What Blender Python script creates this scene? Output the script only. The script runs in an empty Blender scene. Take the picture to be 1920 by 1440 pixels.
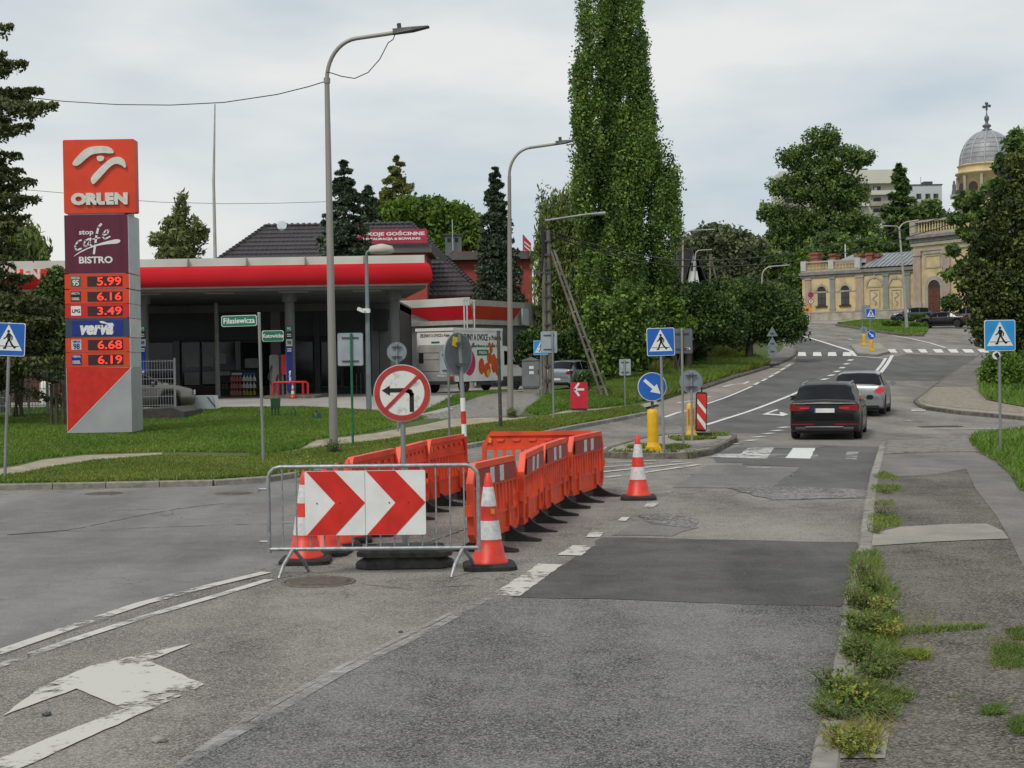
import bpy, bmesh, math, random
import numpy as np
from mathutils import Matrix, Vector
random.seed(7)
SC = bpy.context.scene
COL = SC.collection
R = math.radians
# ------------------------------------------------------------------ camera, sky, sun, exposure
F = 2800.0                       # focal length in pixels of the 1920 px wide photograph
CAMH = 2.15
PITCH = math.atan(40 / F)
ROLL = R(0.9)
cam_d = bpy.data.cameras.new('camera'); cam = bpy.data.objects.new('camera', cam_d); COL.objects.link(cam)
cam_d.sensor_width = 36; cam_d.lens = 36 * F / 1920; cam_d.clip_start = .1; cam_d.clip_end = 4000
RM = (Matrix.Rotation(R(90) - PITCH, 3, 'X') @ Matrix.Rotation(-ROLL, 3, 'Z'))
cam.matrix_world = Matrix.Translation((0, 0, CAMH)) @ RM.to_4x4()
SC.camera = cam
W = bpy.data.worlds.new('World'); SC.world = W; W.use_nodes = True
wn = W.node_tree.nodes; wl = W.node_tree.links; wn.clear()
SUN_EL, SUN_AZ = R(52), R(215)
sky = wn.new('ShaderNodeTexSky'); sky.sky_type = 'NISHITA'; sky.sun_disc = False
sky.sun_elevation = SUN_EL; sky.sun_rotation = SUN_AZ; sky.air_density = 1; sky.dust_density = 2
tc = wn.new('ShaderNodeTexCoord'); mp = wn.new('ShaderNodeMapping'); mp.inputs['Scale'].default_value = (1, 1, 3.2)
no = wn.new('ShaderNodeTexNoise'); no.inputs['Scale'].default_value = 2.6; no.inputs['Detail'].default_value = 5; no.inputs['Roughness'].default_value = .5
wl.new(tc.outputs['Generated'], mp.inputs['Vector']); wl.new(mp.outputs['Vector'], no.inputs['Vector'])
cr = wn.new('ShaderNodeValToRGB'); cr.color_ramp.elements[0].position = .40; cr.color_ramp.elements[0].color = (4.5, 5.1, 5.55, 1)
cr.color_ramp.elements[1].position = .60; cr.color_ramp.elements[1].color = (6.8, 6.85, 6.6, 1)
wl.new(no.outputs['Fac'], cr.inputs['Fac'])
mx = wn.new('ShaderNodeMix'); mx.data_type = 'RGBA'; mx.inputs['Factor'].default_value = .9
wl.new(sky.outputs['Color'], mx.inputs['A']); wl.new(cr.outputs['Color'], mx.inputs['B'])
bg = wn.new('ShaderNodeBackground'); bg.inputs['Strength'].default_value = .1
wo = wn.new('ShaderNodeOutputWorld'); wl.new(mx.outputs['Result'], bg.inputs['Color']); wl.new(bg.outputs['Background'], wo.inputs['Surface'])
sd = bpy.data.lights.new('sun', 'SUN'); sd.energy = 1.5; sd.angle = R(12); sd.color = (1, .95, .87)
so = bpy.data.objects.new('sun', sd); COL.objects.link(so)
sdir = Vector((math.sin(SUN_AZ) * math.cos(SUN_EL), math.cos(SUN_AZ) * math.cos(SUN_EL), math.sin(SUN_EL)))
so.rotation_euler = sdir.to_track_quat('Z', 'Y').to_euler()
SC.view_settings.view_transform = 'Standard'; SC.view_settings.look = 'None'
SC.view_settings.exposure = 0.33; SC.view_settings.gamma = 1; SC.view_settings.use_curve_mapping = False
SC.render.engine = 'CYCLES'; SC.cycles.max_bounces = 5; SC.cycles.transparent_max_bounces = 12

# ------------------------------------------------------------------ where things stand
def interp(tab):
    xs = [a for a, b in tab]; ys = [b for a, b in tab]
    n = len(xs); m = [0] * n
    for i in range(1, n - 1): 
        a = (ys[i] - ys[i-1]) / (xs[i] - xs[i-1]); b = (ys[i+1] - ys[i]) / (xs[i+1] - xs[i])
        m[i] = 0 if a * b <= 0 else 2 * a * b / (a + b)
    def f(v):
        if v <= xs[0]: return ys[0]
        if v >= xs[-1]: return ys[-1]
        for i in range(n - 1):
            if v <= xs[i+1]:
                h = xs[i+1] - xs[i]; t = (v - xs[i]) / h
                return ys[i]*(2*t**3-3*t*t+1) + m[i]*h*(t**3-2*t*t+t) + ys[i+1]*(3*t*t-2*t**3) + m[i+1]*h*(t**3-t*t)
    return f
RP = interp([(-50, 0), (40, 0), (50, .17), (60, .42), (73, .95), (87.5, 1.6), (100, 2.43), (134, 4.5), (163, 6.1), (215, 8.5), (380, 16), (900, 18), (2500, 18)])
LP = interp([(-50, 0), (32, 0), (44, .22), (54, .50), (61.5, .70), (76, .58), (90, .7), (110, 1.2), (215, 3), (900, 6), (2500, 6)])
def hgt(x, y):
    t = x / max(y, 1.0); t = min(1, max(0, (t - .02) / .10)); t = t * t * (3 - 2 * t)
    a = LP(y); return a + (RP(y) - a) * t
def ray(px, py):
    return RM @ Vector(((px - 960) / F, (720 - py) / F, -1))
def at(px, py, d):                       # the point seen at a pixel of the photograph, d metres ahead
    v = ray(px, py); k = d / v.y
    return Vector((v.x * k, d, CAMH + v.z * k))
def G(px, py, off=0.0):                  # the point of the ground seen at a pixel
    lo, hi = 3.0, 600.0
    d = lo; step = .5
    p = at(px, py, d)
    while d < 600:
        d2 = d + step; p2 = at(px, py, d2)
        if p2.z < hgt(p2.x, p2.y) + off:
            lo, hi = d, d2; break
        d = d2; step *= 1.02
    else: return at(px, py, 600)
    for _ in range(24):
        m = (lo + hi) / 2; q = at(px, py, m)
        if q.z < hgt(q.x, q.y) + off: hi = m
        else: lo = m
    q = at(px, py, (lo + hi) / 2); return q
def onG(px, d, off=0.0):                 # ground point under the column px at distance d
    v = at(px, 720, d); return Vector((v.x, d, hgt(v.x, d) + off))

# ------------------------------------------------------------------ materials
MATS = {}
def _nt(name):
    m = bpy.data.materials.new(name); m.use_nodes = True
    nt = m.node_tree; b = nt.nodes['Principled BSDF']; return m, nt, b
def mat(name, c, c2=None, sc=4.0, rough=.6, metal=0.0, bump=0.0, bsc=None, lo=.35, hi=.65, emit=0, spec=.4, coat=0, detail=4, stretch=None, var=0.0, obj=False):
    if name in MATS: return MATS[name]
    m, nt, b = _nt(name); N = nt.nodes; L = nt.links
    b.inputs['Roughness'].default_value = rough; b.inputs['Metallic'].default_value = metal
    b.inputs['Specular IOR Level'].default_value = spec
    if coat: b.inputs['Coat Weight'].default_value = coat; b.inputs['Coat Roughness'].default_value = .05
    if c2 is None: c2 = tuple(v * .82 for v in c)
    if obj: tcn = N.new('ShaderNodeTexCoord'); src = tcn.outputs['Object']
    else: g = N.new('ShaderNodeNewGeometry'); src = g.outputs['Position']
    if stretch:
        mpn = N.new('ShaderNodeMapping'); mpn.inputs['Scale'].default_value = stretch; L.new(src, mpn.inputs['Vector']); src = mpn.outputs['Vector']
    n = N.new('ShaderNodeTexNoise'); n.inputs['Scale'].default_value = sc; n.inputs['Detail'].default_value = detail; L.new(src, n.inputs['Vector'])
    r = N.new('ShaderNodeValToRGB'); r.color_ramp.elements[0].position = lo; r.color_ramp.elements[1].position = hi
    r.color_ramp.elements[0].color = (*c2, 1); r.color_ramp.elements[1].color = (*c, 1)
    L.new(n.outputs['Fac'], r.inputs['Fac']); out = r.outputs['Color']
    if var:
        oi = N.new('ShaderNodeObjectInfo'); mr = N.new('ShaderNodeMapRange'); mr.inputs['To Min'].default_value = 1 - var; mr.inputs['To Max'].default_value = 1 + var
        L.new(oi.outputs['Random'], mr.inputs['Value']); vm = N.new('ShaderNodeVectorMath'); vm.operation = 'SCALE'
        L.new(out, vm.inputs[0]); L.new(mr.outputs['Result'], vm.inputs['Scale']); out = vm.outputs['Vector']
    L.new(out, b.inputs['Base Color'])
    if bump:
        n2 = N.new('ShaderNodeTexNoise'); n2.inputs['Scale'].default_value = bsc or sc * 4; n2.inputs['Detail'].default_value = 3; L.new(src, n2.inputs['Vector'])
        bp = N.new('ShaderNodeBump'); bp.inputs['Strength'].default_value = bump; bp.inputs['Distance'].default_value = .02
        L.new(n2.outputs['Fac'], bp.inputs['Height']); L.new(bp.outputs['Normal'], b.inputs['Normal'])
    if emit:
        b.inputs['Emission Color'].default_value = (*c, 1); b.inputs['Emission Strength'].default_value = emit
    MATS[name] = m; return m
def asphalt(name, dark, light, tone=1.0, grain=70, patch=.35, warm=(1, 1, 1), contrast=.5, crack=.0, gscale2=None):
    if name in MATS: return MATS[name]
    m, nt, b = _nt(name); N = nt.nodes; L = nt.links
    b.inputs['Roughness'].default_value = .85; b.inputs['Specular IOR Level'].default_value = .25
    g = N.new('ShaderNodeNewGeometry'); src = g.outputs['Position']
    def noise(s, d, ro=.5):
        n = N.new('ShaderNodeTexNoise'); n.inputs['Scale'].default_value = s; n.inputs['Detail'].default_value = d; n.inputs['Roughness'].default_value = ro
        L.new(src, n.inputs['Vector']); return n.outputs['Fac']
    def mr(v, a, bb, c, d):
        q = N.new('ShaderNodeMapRange'); q.inputs['From Min'].default_value = a; q.inputs['From Max'].default_value = bb
        q.inputs['To Min'].default_value = c; q.inputs['To Max'].default_value = d; L.new(v, q.inputs['Value']); return q.outputs['Result']
    def ma(op, a, bb):
        q = N.new('ShaderNodeMath'); q.operation = op
        for i, v in enumerate((a, bb)):
            if isinstance(v, (int, float)): q.inputs[i].default_value = v
            else: L.new(v, q.inputs[i])
        return q.outputs[0]
    vo = N.new('ShaderNodeTexVoronoi'); vo.inputs['Scale'].default_value = grain; L.new(src, vo.inputs['Vector'])
    hs = N.new('ShaderNodeSeparateColor'); L.new(vo.outputs['Color'], hs.inputs['Color'])
    stone = mr(hs.outputs['Red'], .0, 1, 0, 1)
    st = ma('POWER', stone, 2.2)
    big = mr(noise(patch, 5, .6), .3, .7, 0, 1); mid = mr(noise(3.1, 4, .6), .3, .7, 0, 1); fine = mr(noise(28, 3, .7), .25, .75, 0, 1)
    f = ma('ADD', ma('MULTIPLY', st, contrast), ma('ADD', ma('MULTIPLY', big, .3 * (1 - contrast) + .12), ma('ADD', ma('MULTIPLY', mid, .16), ma('MULTIPLY', fine, .22))))
    mpx = N.new('ShaderNodeMapping'); mpx.inputs['Scale'].default_value = (.9, .22, 1); L.new(src, mpx.inputs['Vector']); sn = N.new('ShaderNodeTexNoise'); sn.inputs['Scale'].default_value = 1.1; sn.inputs['Detail'].default_value = 5; L.new(mpx.outputs['Vector'], sn.inputs['Vector'])
    f = ma('ADD', f, mr(sn.outputs['Fac'], .35, .65, -.14, .09))
    if crack:
        v2 = N.new('ShaderNodeTexVoronoi'); v2.feature = 'DISTANCE_TO_EDGE'; v2.inputs['Scale'].default_value = .55
        dn = N.new('ShaderNodeTexNoise'); dn.inputs['Scale'].default_value = 1.7; dn.inputs['Detail'].default_value = 5; L.new(src, dn.inputs['Vector'])
        vm = N.new('ShaderNodeVectorMath'); vm.operation = 'MULTIPLY_ADD'; vm.inputs[1].default_value = (1.3, 1.3, 1.3); L.new(dn.outputs['Color'], vm.inputs[0]); L.new(src, vm.inputs[2]); L.new(vm.outputs['Vector'], v2.inputs['Vector'])
        ck = mr(v2.outputs['Distance'], .0, .012, 0, 1); msk = mr(noise(.25, 2), .5, .56, 0, 1)
        ck = ma('ADD', ma('MULTIPLY', ma('SUBTRACT', 1, ck), msk), 0)
        f = ma('SUBTRACT', f, ma('MULTIPLY', ck, crack))
    r = N.new('ShaderNodeValToRGB'); r.color_ramp.elements[0].position = .12; r.color_ramp.elements[1].position = .8
    r.color_ramp.elements[0].color = tuple(dark * tone * w for w in warm) + (1,); r.color_ramp.elements[1].color = tuple(light * tone * w for w in warm) + (1,)
    L.new(f, r.inputs['Fac']); L.new(r.outputs['Color'], b.inputs['Base Color'])
    bp = N.new('ShaderNodeBump'); bp.inputs['Strength'].default_value = .35; bp.inputs['Distance'].default_value = .01
    L.new(ma('ADD', st, fine), bp.inputs['Height']); L.new(bp.outputs['Normal'], b.inputs['Normal'])
    MATS[name] = m; return m
def leafmat(name, dark, mid, light, trans=.25):
    if name in MATS: return MATS[name]
    m, nt, b = _nt(name); N = nt.nodes; L = nt.links
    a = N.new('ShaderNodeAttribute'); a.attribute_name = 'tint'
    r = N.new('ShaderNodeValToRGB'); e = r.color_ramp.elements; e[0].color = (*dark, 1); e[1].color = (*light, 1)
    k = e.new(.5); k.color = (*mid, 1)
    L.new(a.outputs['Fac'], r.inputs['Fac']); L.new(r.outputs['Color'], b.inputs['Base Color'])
    b.inputs['Roughness'].default_value = .55; b.inputs['Specular IOR Level'].default_value = .3
    t = N.new('ShaderNodeBsdfTranslucent'); L.new(r.outputs['Color'], t.inputs['Color'])
    ms = N.new('ShaderNodeMixShader'); ms.inputs['Fac'].default_value = trans
    L.new(b.outputs['BSDF'], ms.inputs[1]); L.new(t.outputs['BSDF'], ms.inputs[2]); L.new(ms.outputs['Shader'], N['Material Output'].inputs['Surface'])
    MATS[name] = m; return m
def glassmat(name, c, rough=.05, spec=.6):
    return mat(name, c, tuple(v * .7 for v in c), sc=.8, rough=rough, spec=spec)

STEEL = mat('galvanised_steel', (.36, .38, .39), (.24, .255, .265), 18, .45, .55, bump=.1)
POLE = mat('grey_pole_steel', (.30, .31, .31), (.2, .21, .21), 6, .5, .4, stretch=(1, 1, .15))
SIGNBACK = mat('sign_back_grey', (.27, .31, .35), (.2, .235, .265), 3, .5, .3)
SIGNBACK2 = mat('sign_back_dark_grey', (.13, .15, .17), (.09, .1, .115), 3, .6, .1)
BRACKET = mat('bracket_dark_steel', (.08, .085, .09), None, 8, .6, .3)
WHITE = mat('white_film', (.74, .75, .74), (.66, .67, .66), 5, .45)
DIRTYWHITE = mat('worn_white_film', (.66, .66, .63), (.40, .40, .37), 14, .5, lo=.3, hi=.46, detail=8)
RED = mat('red_film', (.62, .025, .015), (.50, .018, .012), 5, .4)
RED2 = mat('faded_red_film', (.46, .035, .03), (.33, .03, .028), 7, .55)
BLUE = mat('blue_film', (.012, .12, .48), (.01, .10, .40), 4, .4)
LBLUE = mat('light_blue_film', (.02, .29, .66), (.018, .25, .58), 4, .4)
BLACK = mat('black_film', (.012, .012, .014), None, 4, .5)
GREENS = mat('street_green_film', (.008, .17, .10), (.006, .14, .08), 4, .45)
ORANGE = mat('orange_red_plastic', (.78, .078, .026), (.58, .055, .022), 3.5, .5, bump=.08, bsc=30, obj=False, detail=9, lo=.3, hi=.56, var=.10)
CONERED = mat('cone_red_plastic', (.72, .048, .025), (.50, .035, .022), 7, .45, detail=9, lo=.3, hi=.55)
CONEWHITE = mat('cone_white_sleeve', (.68, .68, .68), (.52, .52, .53), 24, .4, obj=True)
RUBBER = mat('black_rubber', (.028, .028, .028), (.016, .016, .016), 14, .8, bump=.3, bsc=60, obj=True)
RUBBERD = mat('dusty_recycled_rubber', (.075, .072, .068), (.035, .034, .033), 9, .85, bump=.4, bsc=50, obj=True)
YELLOW = mat('yellow_plastic', (.72, .43, .008), (.62, .35, .007), 7, .45, obj=True)
YELLOWP = mat('pale_yellow_plastic', (.74, .46, .07), (.62, .36, .04), 7, .5)
STICKER = mat('orange_sticker', (.8, .25, .03), None, 9, .5)

# ------------------------------------------------------------------ mesh helpers
class MB:
    def __init__(s): s.v = []; s.f = []; s.sm = []
    def add(s, vs, fs, smooth=False, M=None):
        o = len(s.v)
        for p in vs:
            p = Vector(p); s.v.append(tuple(M @ p) if M is not None else tuple(p))
        for f in fs: s.f.append(tuple(o + i for i in f)); s.sm.append(smooth)
        return s
    def box(s, a, b, M=None, ch=0):
        x0, y0, z0 = a; x1, y1, z1 = b
        if ch:
            c = ch
            poly = [(x0+c, z0), (x1-c, z0), (x1, z0+c), (x1, z1-c), (x1-c, z1), (x0+c, z1), (x0, z1-c), (x0, z0+c)]
            return s.prism(poly, y0, y1, M)
        return s.add([(x0,y0,z0),(x1,y0,z0),(x1,y1,z0),(x0,y1,z0),(x0,y0,z1),(x1,y0,z1),(x1,y1,z1),(x0,y1,z1)],
              [(0,3,2,1),(4,5,6,7),(0,1,5,4),(1,2,6,5),(2,3,7,6),(3,0,4,7)], M=M)
    def prism(s, poly, y0, y1, M=None, smooth=False):   # polygon in x,z pushed along y
        n = len(poly)
        a = sum(poly[i][0]*poly[(i+1)%n][1] - poly[(i+1)%n][0]*poly[i][1] for i in range(n))
        if a < 0: poly = poly[::-1]
        if y0 > y1: y0, y1 = y1, y0
        vs = [(x, y0, z) for x, z in poly] + [(x, y1, z) for x, z in poly]
        fs = [tuple(range(n)), tuple(range(2*n-1, n-1, -1))] + [(i, i+n, (i+1)%n+n, (i+1)%n) for i in range(n)]
        return s.add(vs, fs, smooth, M)
    def prismz(s, poly, z0, z1, M=None):
        n = len(poly)
        a = sum(poly[i][0]*poly[(i+1)%n][1] - poly[(i+1)%n][0]*poly[i][1] for i in range(n))
        if a < 0: poly = poly[::-1]
        vs = [(x, y, z0) for x, y in poly] + [(x, y, z1) for x, y in poly]
        fs = [tuple(range(n-1, -1, -1)), tuple(range(n, 2*n))] + [(i, (i+1)%n, (i+1)%n+n, i+n) for i in range(n)]
        return s.add(vs, fs, False, M)
    def tube(s, pts, r, seg=8, M=None, caps=True):
        pts = [Vector(p) for p in pts]; n = len(pts); rs = r if isinstance(r, (list, tuple)) else [r]*n
        t0 = (pts[1]-pts[0]).normalized(); up = Vector((0,0,1)) if abs(t0.z) < .9 else Vector((1,0,0))
        u = t0.cross(up).normalized(); vs = []
        for i, p in enumerate(pts):
            t = (pts[min(i+1, n-1)] - pts[max(i-1, 0)]).normalized()
            u = (u - t*u.dot(t)).normalized(); w = t.cross(u)
            for k in range(seg):
                a = 2*math.pi*k/seg; vs.append(p + (u*math.cos(a) + w*math.sin(a))*rs[i])
        fs = [(i*seg+k, i*seg+(k+1)%seg, (i+1)*seg+(k+1)%seg, (i+1)*seg+k) for i in range(n-1) for k in range(seg)]
        s.add(vs, fs, True, M)
        if caps:
            s.add(vs[:seg], [tuple(range(seg-1, -1, -1))], False, M); s.add(vs[-seg:], [tuple(range(seg))], False, M)
        return s
    def lathe(s, prof, seg=20, M=None, smooth=True, a0=0):        # profile (r,z), axis z
        vs = []; n = len(prof)
        for r, z in prof:
            for k in range(seg):
                a = a0 + 2*math.pi*k/seg; vs.append((r*math.cos(a), r*math.sin(a), z))
        fs = [(i*seg+k, i*seg+(k+1)%seg, (i+1)*seg+(k+1)%seg, (i+1)*seg+k) for i in range(n-1) for k in range(seg)]
        s.add(vs, fs, smooth, M)
        s.add(vs[:seg], [tuple(range(seg-1, -1, -1))], False, M); s.add(vs[-seg:], [tuple(range(seg))], False, M)
        return s
    def disc(s, cx, cz, r, y0, y1, seg=32, M=None, rx=None):
        return s.prism([(cx+(rx or r)*math.cos(2*math.pi*k/seg), cz+r*math.sin(2*math.pi*k/seg)) for k in range(seg)], y0, y1, M)
    def ring(s, cx, cz, r0, r1, y0, y1, seg=40, M=None):
        vs = []
        for k in range(seg):
            a = 2*math.pi*k/seg; c, q = math.cos(a), math.sin(a)
            vs += [(cx+r0*c, y0, cz+r0*q), (cx+r1*c, y0, cz+r1*q), (cx+r1*c, y1, cz+r1*q), (cx+r0*c, y1, cz+r0*q)]
        fs = []
        for k in range(seg):
            a, b = 4*k, 4*((k+1) % seg)
            fs += [(a, a+1, b+1, b), (a+1, a+2, b+2, b+1), (a+2, a+3, b+3, b+2), (a+3, a, b, b+3)]
        return s.add(vs, fs, False, M)
    def stroke(s, pts, w, y0, y1, M=None):           # flat thick line in x,z
        for (x0, z0), (x1, z1) in zip(pts[:-1], pts[1:]):
            dx, dz = x1-x0, z1-z0; l = math.hypot(dx, dz) or 1; nx, nz = -dz/l*w/2, dx/l*w/2; ex, ez = dx/l*w*.35, dz/l*w*.35
            s.prism([(x0-ex+nx, z0-ez+nz), (x0-ex-nx, z0-ez-nz), (x1+ex-nx, z1+ez-nz), (x1+ex+nx, z1+ez+nz)], y0, y1, M)
        return s
    def build(s, name, m, parent=None, loc=None, kind=None, rot=None):
        me = bpy.data.meshes.new(name); me.from_pydata(s.v, [], s.f); me.polygons.foreach_set('use_smooth', s.sm)
        me.materials.append(m); me.update()
        return link(name, me, parent, loc, kind, rot)
def link(name, data, parent=None, loc=None, kind=None, rot=None):
    o = bpy.data.objects.new(name, data); COL.objects.link(o)
    if parent is not None: o.parent = parent
    if loc is not None: o.location = loc
    if rot is not None: o.rotation_euler = rot
    if kind: o['kind'] = kind
    return o
def tag(o, label=None, cat=None, group=None, kind=None):
    if label: o['label'] = label
    if cat: o['category'] = cat
    if group: o['group'] = group
    if kind: o['kind'] = kind
    return o
def thing(name, label, cat, loc=(0, 0, 0), rz=0, group=None, tilt=None):
    o = bpy.data.objects.new(name, None); o.empty_display_size = .1; COL.objects.link(o); o.location = loc
    o.rotation_euler = (tilt[0], tilt[1], rz) if tilt else (0, 0, rz)
    return tag(o, label, cat, group)
def copy_tree(o, parent=None, loc=None, rz=None, label=None, group=None):
    c = o.copy(); COL.objects.link(c)
    if parent is not None: c.parent = parent
    if loc is not None: c.location = loc
    if rz is not None: c.rotation_euler[2] = rz
    if label: c['label'] = label
    if group: c['group'] = group
    for ch in list(o.children):
        if ch is not c: copy_tree(ch, c)
    return c
_TX = {}
def text(s, size, m, parent, x, z, y=-.01, bold=0.0, xs=1.0, align='CENTER', depth=.004, name='lettering', rot=0, shear=0.0, track=1.0, ry=0):
    k = (s, size, bold, align, depth, shear, track, m.name)
    if k not in _TX:
        c = bpy.data.curves.new('t', 'FONT'); c.body = s; c.size = size; c.offset = bold; c.extrude = depth / 2
        c.align_x = align; c.align_y = 'CENTER'; c.resolution_u = 3; c.shear = shear; c.space_character = track
        o = bpy.data.objects.new('t', c); COL.objects.link(o)
        dg = bpy.context.evaluated_depsgraph_get(); me = bpy.data.meshes.new_from_object(o.evaluated_get(dg)); me.name = 'lettering'
        bpy.data.objects.remove(o); bpy.data.curves.remove(c); me.materials.clear(); me.materials.append(m); _TX[k] = me
    o = link(name, _TX[k], parent, (x, y, z), rot=(R(90), rot, ry)); o.scale = (xs, 1, 1); return o

# ------------------------------------------------------------------ ground sheets draped on the terrain
YL = [-12, -6, 0, 3] + [3 + 1.0 * i for i in range(1, 58)] + [60 + 2 * i for i in range(1, 41)] + [145, 152, 160, 170, 180, 200, 230, 270, 320, 400, 520, 700, 1000, 1500]
XL = [-900, -600, -400, -250, -160, -120, -100, -80, -70, -60] + [-50 + 2 * i for i in range(0, 61)] + [80, 95, 120, 160, 250, 400, 600, 900]
def sheet(name, poly, off, m, skirt=0.0, parent=None, kind='structure', world=False, scale_off=True, link_it=True):
    pts = [(p[0], p[1]) if world or len(p) == 3 else tuple(G(p[0], p[1]).xy) for p in poly]
    bm = bmesh.new(); vs = [bm.verts.new((x, y, 0)) for x, y in pts]
    f = bm.faces.new(vs); f.normal_update()
    if off > .05: scale_off = False
    if f.normal.z < 0: f.normal_flip()
    bmesh.ops.triangulate(bm, faces=bm.faces[:])
    x0, x1 = min(p[0] for p in pts), max(p[0] for p in pts); y0, y1 = min(p[1] for p in pts), max(p[1] for p in pts)
    for lines, no_, a, b, i in ((XL, (1,0,0), x0, x1, 0), (YL, (0,1,0), y0, y1, 1)):
        for q in lines:
            if a < q < b:
                co = (q, 0, 0) if i == 0 else (0, q, 0)
                gm = [g for g in bm.verts if abs(g.co[i]-q) < 60] if 0 else bm.verts[:]
                bmesh.ops.bisect_plane(bm, geom=bm.verts[:]+bm.edges[:]+bm.faces[:], plane_co=co, plane_no=no_, dist=1e-5)
    for v in bm.verts:
        o_ = off * (1 + max(0, v.co.y) / 25) if scale_off else off
        v.co.z = hgt(v.co.x, v.co.y) + o_
    if skirt:
        be = [e for e in bm.edges if e.is_boundary]
        r = bmesh.ops.extrude_edge_only(bm, edges=be)
        for g in r['geom']:
            if isinstance(g, bmesh.types.BMVert): g.co.z -= skirt
        bmesh.ops.recalc_face_normals(bm, faces=bm.faces[:])
    me = bpy.data.meshes.new(name); bm.to_mesh(me); bm.free(); me.materials.append(m)
    if sum(p.normal.z for p in me.polygons) < 0: me.flip_normals()
    return link(name, me, parent, None, kind if parent is None else None)
def inpoly(px, py, poly):
    c = np.zeros(px.shape, bool); n = len(poly)
    for i in range(n):
        x0, y0 = poly[i]; x1, y1 = poly[(i+1) % n]
        if y0 == y1: continue
        k = ((y0 > py) != (y1 > py)) & (px < (x1-x0)*(py-y0)/(y1-y0)+x0); c ^= k
    return c
def gxy(poly): return [tuple(G(*p).xy) for p in poly]
def line_poly(pts, w, world=False):      # a painted stripe: centre line in pixels, width in metres
    q = [Vector(p[:2]) if world else G(*p).xy for p in pts]; a = []; b = []
    for i, p in enumerate(q):
        t = (q[min(i+1, len(q)-1)] - q[max(i-1, 0)]).normalized(); n = Vector((-t.y, t.x)) * w / 2
        a.append((*(p + n), 0)); b.append((*(p - n), 0))
    return a + b[::-1]

# ------------------------------------------------------------------ foliage
rng = np.random.default_rng(5)
def leaf_mesh(name, C, size, tint, m, aspect=1.6, nrm=None, updown=.0, droop=False):
    n = len(C); C = np.asarray(C, float)
    A = rng.normal(size=(n, 3)); 
    if droop: A *= (.35, .35, 1); 
    A /= np.linalg.norm(A, axis=1)[:, None]
    B = rng.normal(size=(n, 3)); B -= A * (A*B).sum(1)[:, None]; B /= np.linalg.norm(B, axis=1)[:, None]
    s = (size * rng.uniform(.6, 1.3, n) if np.isscalar(size) else size)[:, None]
    V = np.empty((n, 4, 3)); V[:, 0] = C - A*s*.5*aspect; V[:, 1] = C + B*s*.5; V[:, 2] = C + A*s*.5*aspect; V[:, 3] = C - B*s*.5
    return quad_mesh(name, V, tint, m)
def quad_mesh(name, V, tint, m, k=4):
    n = len(V); me = bpy.data.meshes.new(name); me.vertices.add(n*k); me.vertices.foreach_set('co', V.reshape(-1).astype(np.float32))
    me.loops.add(n*k); me.loops.foreach_set('vertex_index', np.arange(n*k, dtype=np.int32))
    me.polygons.add(n); me.polygons.foreach_set('loop_start', np.arange(0, n*k, k, dtype=np.int32)); me.polygons.foreach_set('loop_total', np.full(n, k, dtype=np.int32))
    at_ = me.attributes.new('tint', 'FLOAT', 'POINT'); at_.data.foreach_set('value', np.repeat(np.clip(tint, 0, 1), k).astype(np.float32))
    me.materials.append(m); me.update(calc_edges=True); me.validate(); return me
def blob_points(blobs, n, clump=.35, csize=None, plume=1.0, shell=.55, weep=0.0, flat=1.0, per=55):
    """blobs: (x,y,z,rx,ry,rz). Leaves gather in clumps near the skin of every blob."""
    w = np.array([b[3]*b[5] for b in blobs]) ** .9; w = w / w.sum(); P = []; T = []
    for b, ww in zip(blobs, w):
        k = max(40, int(n*ww)); c = np.array(b[:3]); r = np.array(b[3:6])
        nc = max(6, int(k / per)); d = rng.normal(size=(nc, 3)); d /= np.linalg.norm(d, axis=1)[:, None]
        rad = rng.uniform(shell, 1.0, nc) ** .6; rad *= np.where(rng.uniform(0,1,nc) < .16, rng.uniform(1.08,1.38,nc), 1); cc = d * rad[:, None]
        idx = rng.integers(0, nc, k); g = rng.normal(size=(k, 3)); gl = np.linalg.norm(g, axis=1)[:, None]; g = g/gl * rng.uniform(0, 1, (k, 1)) ** .5
        cs = csize if csize else clump * float(r.min())
        off = g * cs * rng.uniform(.6, 1.25, nc)[idx][:, None]; off[:, 2] *= plume * flat
        p = c + cc[idx]*r*(1 - .5*clump) + off
        if weep: p[:, 2] -= rng.uniform(0, 1, k) ** 1.2 * weep
        P.append(p); T.append(np.clip((rng.uniform(0, 1, nc)**1.4)[idx]*.85 + rng.uniform(-.08, .28, k), 0, 1))  # wide random clump tint paints light-dark depth into the leaf colour
    return np.concatenate(P), np.concatenate(T)
BARK = mat('bark', (.085, .07, .055), (.045, .038, .03), 5, .9, bump=.5, bsc=14, stretch=(1, 1, .3))
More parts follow.
